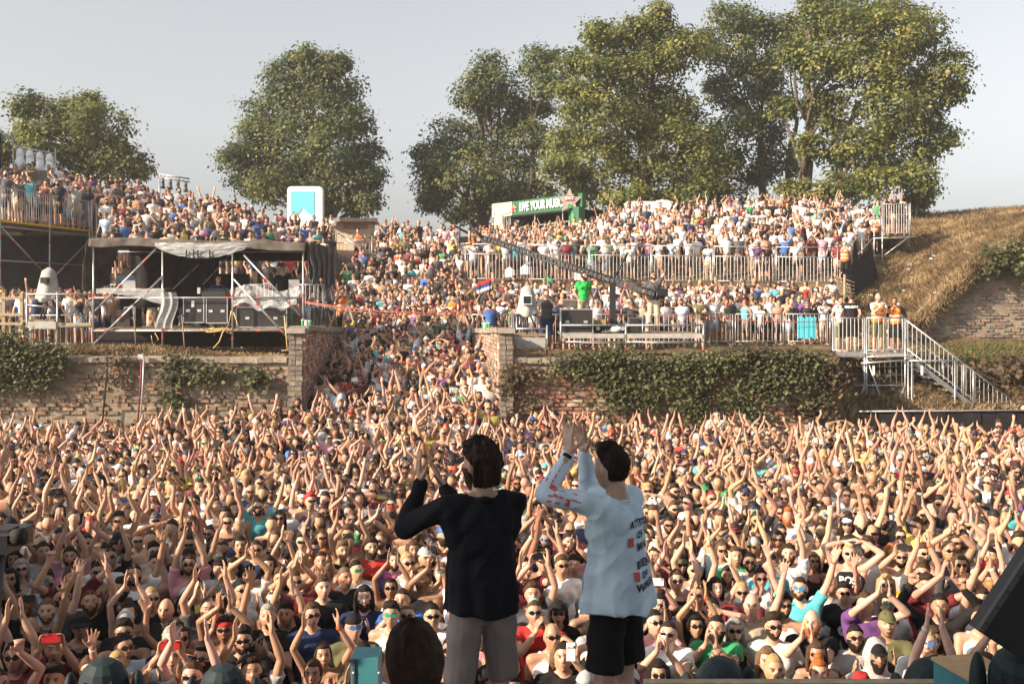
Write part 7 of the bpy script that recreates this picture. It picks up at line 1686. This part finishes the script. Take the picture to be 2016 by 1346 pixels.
for x, z in ((.105, 1.275), (.105, 1.10)):
    me = on_cloth(sh, quadm([(-.018, -.025), (.018, -.025), (.018, .025), (-.018, .025)]), x - .035, z, back=True, off=.008); me.materials.append(MAT['rope_red']); link('print', me, o2)
# red check patches down the outside of the near sleeve
tb = bmesh.new(); tb.from_mesh(sh); tree_ = BVHTree.FromBMesh(tb); S_, E_, W_ = fg2['arms'][0][:3]; cam_l = np.array(to_local(o2.location, TR, (0, 0, CZ), 1.015)); k = 0
for A_, B_, ts_ in ((S_, E_, (.42, .50, .58, .70, .78, .86, .94)), (E_, W_, (.12, .22, .32, .42, .54, .66))):
    ax = (B_ - A_) / np.linalg.norm(B_ - A_)
    for t in ts_:
        k += 1; c = A_ + (B_ - A_) * t; view = cam_l - c; view -= ax * (view @ ax); view /= np.linalg.norm(view); sd = np.cross(ax, view); out_ = view * .6 + np.array((0, 0, -.5)) * (A_ is S_) + sd * .25 * (-1) ** k; V = []
        for du_, dv_ in ((-.013, -.02), (.013, -.02), (.013, .02), (-.013, .02)):
            q = c + ax * (du_ + .006 * math.sin(k * 5)) + sd * (dv_ + .018 * (-1) ** k); h = tree_.ray_cast(Vector(q + view * .2), Vector(-view)); V.append(np.array(h[0] if h[0] is not None else q) + view * .003)
        link('sleeve_print', mesh_np('sleeve_print', V, [(0, 1, 2, 3)], ['rope_red']), o2)
tb.free()
watch_on(o2, fg2, 0, 'bracelet', (.02, .02, .02))
# the dark head at the bottom, nearer the camera
hd = helper(812, 2.75, 'down', 'stage hand with short dark hair seen from behind, only his head showing', 'tee', 'black', 'black', 'short', 'dark brown', z=ZS - .02, rz=math.pi, h=.985)
# moving-head lamps on the stage edge
def moving_head(px, Y, top_y, s, label, tilt, pan):
    zt = PZ(top_y, Y); h = .58 * s; base = zt - h; t_ = Thing('moving_lamp', at(px, Y, base), label, 'stage lamp', 'moving-head lamps along the stage edge'); r_ = t_.o; r_.rotation_euler.z = pan; r_.scale = (s,) * 3
    g = Geo(); g.box((0, 0, .05), (.40, .30, .10)); g.obj('base', 'black_plastic', r_)
    for sx in (-1, 1):
        g = Geo(); g.ell((sx * .215, 0, .30), (.048, .085, .19), n=18, m=12); g.box((sx * .19, 0, .13), (.07, .12, .10)); g.obj('yoke_arm', 'lamp_shell', r_, True)
    g = Geo(); n = 14; prof = [(-.20, .125), (-.19, .15), (-.05, .165), (.02, .165), (.10, .155), (.17, .125), (.215, .075), (.235, .0)]; V = []
    for zz, rr in prof: V += [(math.cos(2 * math.pi * i / n) * rr, math.sin(2 * math.pi * i / n) * rr * .92, zz) for i in range(n)]
    F_ = [(q * n + i, q * n + (i + 1) % n, (q + 1) * n + (i + 1) % n, (q + 1) * n + i) for q in range(len(prof) - 1) for i in range(n)] + [tuple(range(n - 1, -1, -1))]
    M = rx(tilt); g.add(np.array(V) @ M.T + (0, 0, .35), F_); sh_ = g.obj('lamp_head', 'lamp_shell', r_)
    T = lambda p: np.array(p) @ M.T + (0, 0, .35)
    g = Geo(); g.box(T((0, -.142, .10)), (.075, .012, .028), M); g.obj('maker_plate', 'reflective', sh_)
    g = Geo(); g.box(T((0, -.150, .0)), (.11, .015, .085), M); g.obj('vent', 'dark_steel', sh_)
    for sx in (-1, 1): g = Geo(); g.ell(T((sx * .085, -.118, .125)), (.011, .011, .011), n=8, m=6); g.obj('screw_hole', 'rubber', sh_)
    g = Geo(); g.tube(T((0, 0, -.20)), T((0, 0, -.215)), .115, n=20); g.obj('lens_glass', 'gloss', sh_)
    return t_
moving_head(205, 7.2, 1293, 1.08, 'moving stage lamp with two yoke arms at the bottom left, first from the left', .15, .1)
moving_head(440, 7.2, 1305, 1.05, 'moving stage lamp at the bottom left, second from the left', .15, 0)
moving_head(1414, 7.2, 1288, 1.12, 'moving stage lamp tilted back right of the black shorts', .3, .25)
moving_head(1826, 7.2, 1290, 1.12, 'moving stage lamp beside the wooden crate at the bottom right', .3, .2)
moving_head(2008, 5.4, 1262, .95, 'dark moving stage lamp in the bottom right corner under the tilted panel', .5, -.5)
t_ = Thing('lamp_shelf', (0, 7.2, 1.4), 'black shelf before the stage edge carrying the moving lamps', 'shelf')
for k in range(6): t_.box('shelf_board', (-7.5 + k * 3, 7.18, PZ(1293, 7.2) - .58 * 1.1 - .03), (2.98, .42, .04), 'black_metal')
# tilted black panel at the right edge
t_ = Thing('tilted_panel', A3(2010, 1180, 5.2), 'large black tilted monitor with a pale metal edge at the right', 'monitor')
c1, c2 = A3(1924, 1240, 5.2), A3(2026, 1085, 5.2); e = (c2 - c1); el = np.linalg.norm(e); e /= el; dn_ = np.array((e[2], 0, -e[0])); V = []
for (a_, b_) in ((-.0, 0), (1.3, 0), (1.3, .34), (0, .34)): V.append(c1 + e * a_ * el + dn_ * b_)
V = [v + np.array((0, dy, 0)) for dy in (0, .10) for v in V]; g = Geo(); g.add(np.array(V) - t_.b, [(0, 1, 2, 3), (7, 6, 5, 4), (0, 4, 5, 1), (1, 5, 6, 2), (2, 6, 7, 3), (3, 7, 4, 0)]); g.obj('cabinet', 'black_plastic', t_.o)
g = Geo(); m3 = np.stack([e, np.array((0, 1., 0)), np.cross(e, (0, 1, 0))], 1); g.box(t_.L(c1 + e * el * .65 + dn_ * .010 + (0, -.005, 0)), (el * 1.3, .03, .030), m3); ed = g.obj('metal_edge', 'dark_steel', t_.o)
for k in range(5): g = Geo(); g.tube(t_.L(c1 + e * el * (.12 + .2 * k) + dn_ * .010 + (0, -.03, 0)), t_.L(c1 + e * el * (.12 + .2 * k) + dn_ * .010 + (0, -.018, 0)), .006, n=8); g.obj('bolt', 'black_metal', ed)
t_ = Thing('wooden_crate', at(1925, 6.5, ZS), 'flat crate with a pale sticker at the bottom right of the stage', 'crate')
t_.box('body', at(1925, 6.62, ZS + .10), (.34, .45, .18), 'teal_case', .2); t_.box('lid', at(1922, 6.62, ZS + .20), (.35, .46, .02), 'cardboard', .2); t_.box('sticker', at(1935, 6.5, ZS + .213), (.09, .05, .004), 'text_white', .2)
t_ = Thing('teal_flight_case', at(722, 6.4, ZS), 'small teal flight case left of the dark head', 'flight case'); t_.box('body', at(722, 6.5, (PZ(1295, 6.4) + ZS) / 2), (.17, .22, PZ(1295, 6.4) - ZS), 'teal_case')
for dx in (-.08, .08): t_.box('corner_trim', (PX(722, 6.4) + dx, 6.385, (PZ(1295, 6.4) + ZS) / 2), (.014, .012, PZ(1295, 6.4) - ZS), 'dark_steel')
for dx in (-.08, .08):
    for dz in (.02, .16): g = Geo(); g.ell(t_.L((PX(722, 6.4) + dx, 6.38, ZS + dz + .1)), (.008, .008, .008), n=8, m=5); g.obj('rivet', 'laptop_silver', t_.o)
t_ = Thing('video_camera', A3(22, 1055, 5.6), 'black video camera reaching in at the left edge', 'video camera'); t_.box('body', A3(12, 1060, 5.6), (.16, .3, .10), 'black_plastic'); t_.tube('lens_barrel', A3(26, 1058, 5.5), A3(48, 1055, 5.5), .045, 'rubber', 14); t_.box('viewfinder', A3(8, 1043, 5.6), (.11, .12, .03), 'black_metal'); t_.tube('support_arm', A3(-6, 1075, 5.6), A3(-30, 1346, 5.6), .05, 'black_metal')
lap('stage')
bpy.data.scenes.remove(BENCH)
lod_junk = [m for m in bpy.data.meshes if m.users == 0]
for m in lod_junk: bpy.data.meshes.remove(m)
tt = sum(len(m.loops) - 2 * len(m.polygons) for m in bpy.data.meshes); print('TRIS approx unique', int(tt), 'objects', len(bpy.data.objects))
_t = sorted(((len(m.loops) - 2 * len(m.polygons)), m.name) for m in bpy.data.meshes)[::-1]
from collections import Counter
cc = Counter()
for n_, nm in _t: cc[nm.split('.')[0]] += n_
print('TRIS', cc.most_common(12))
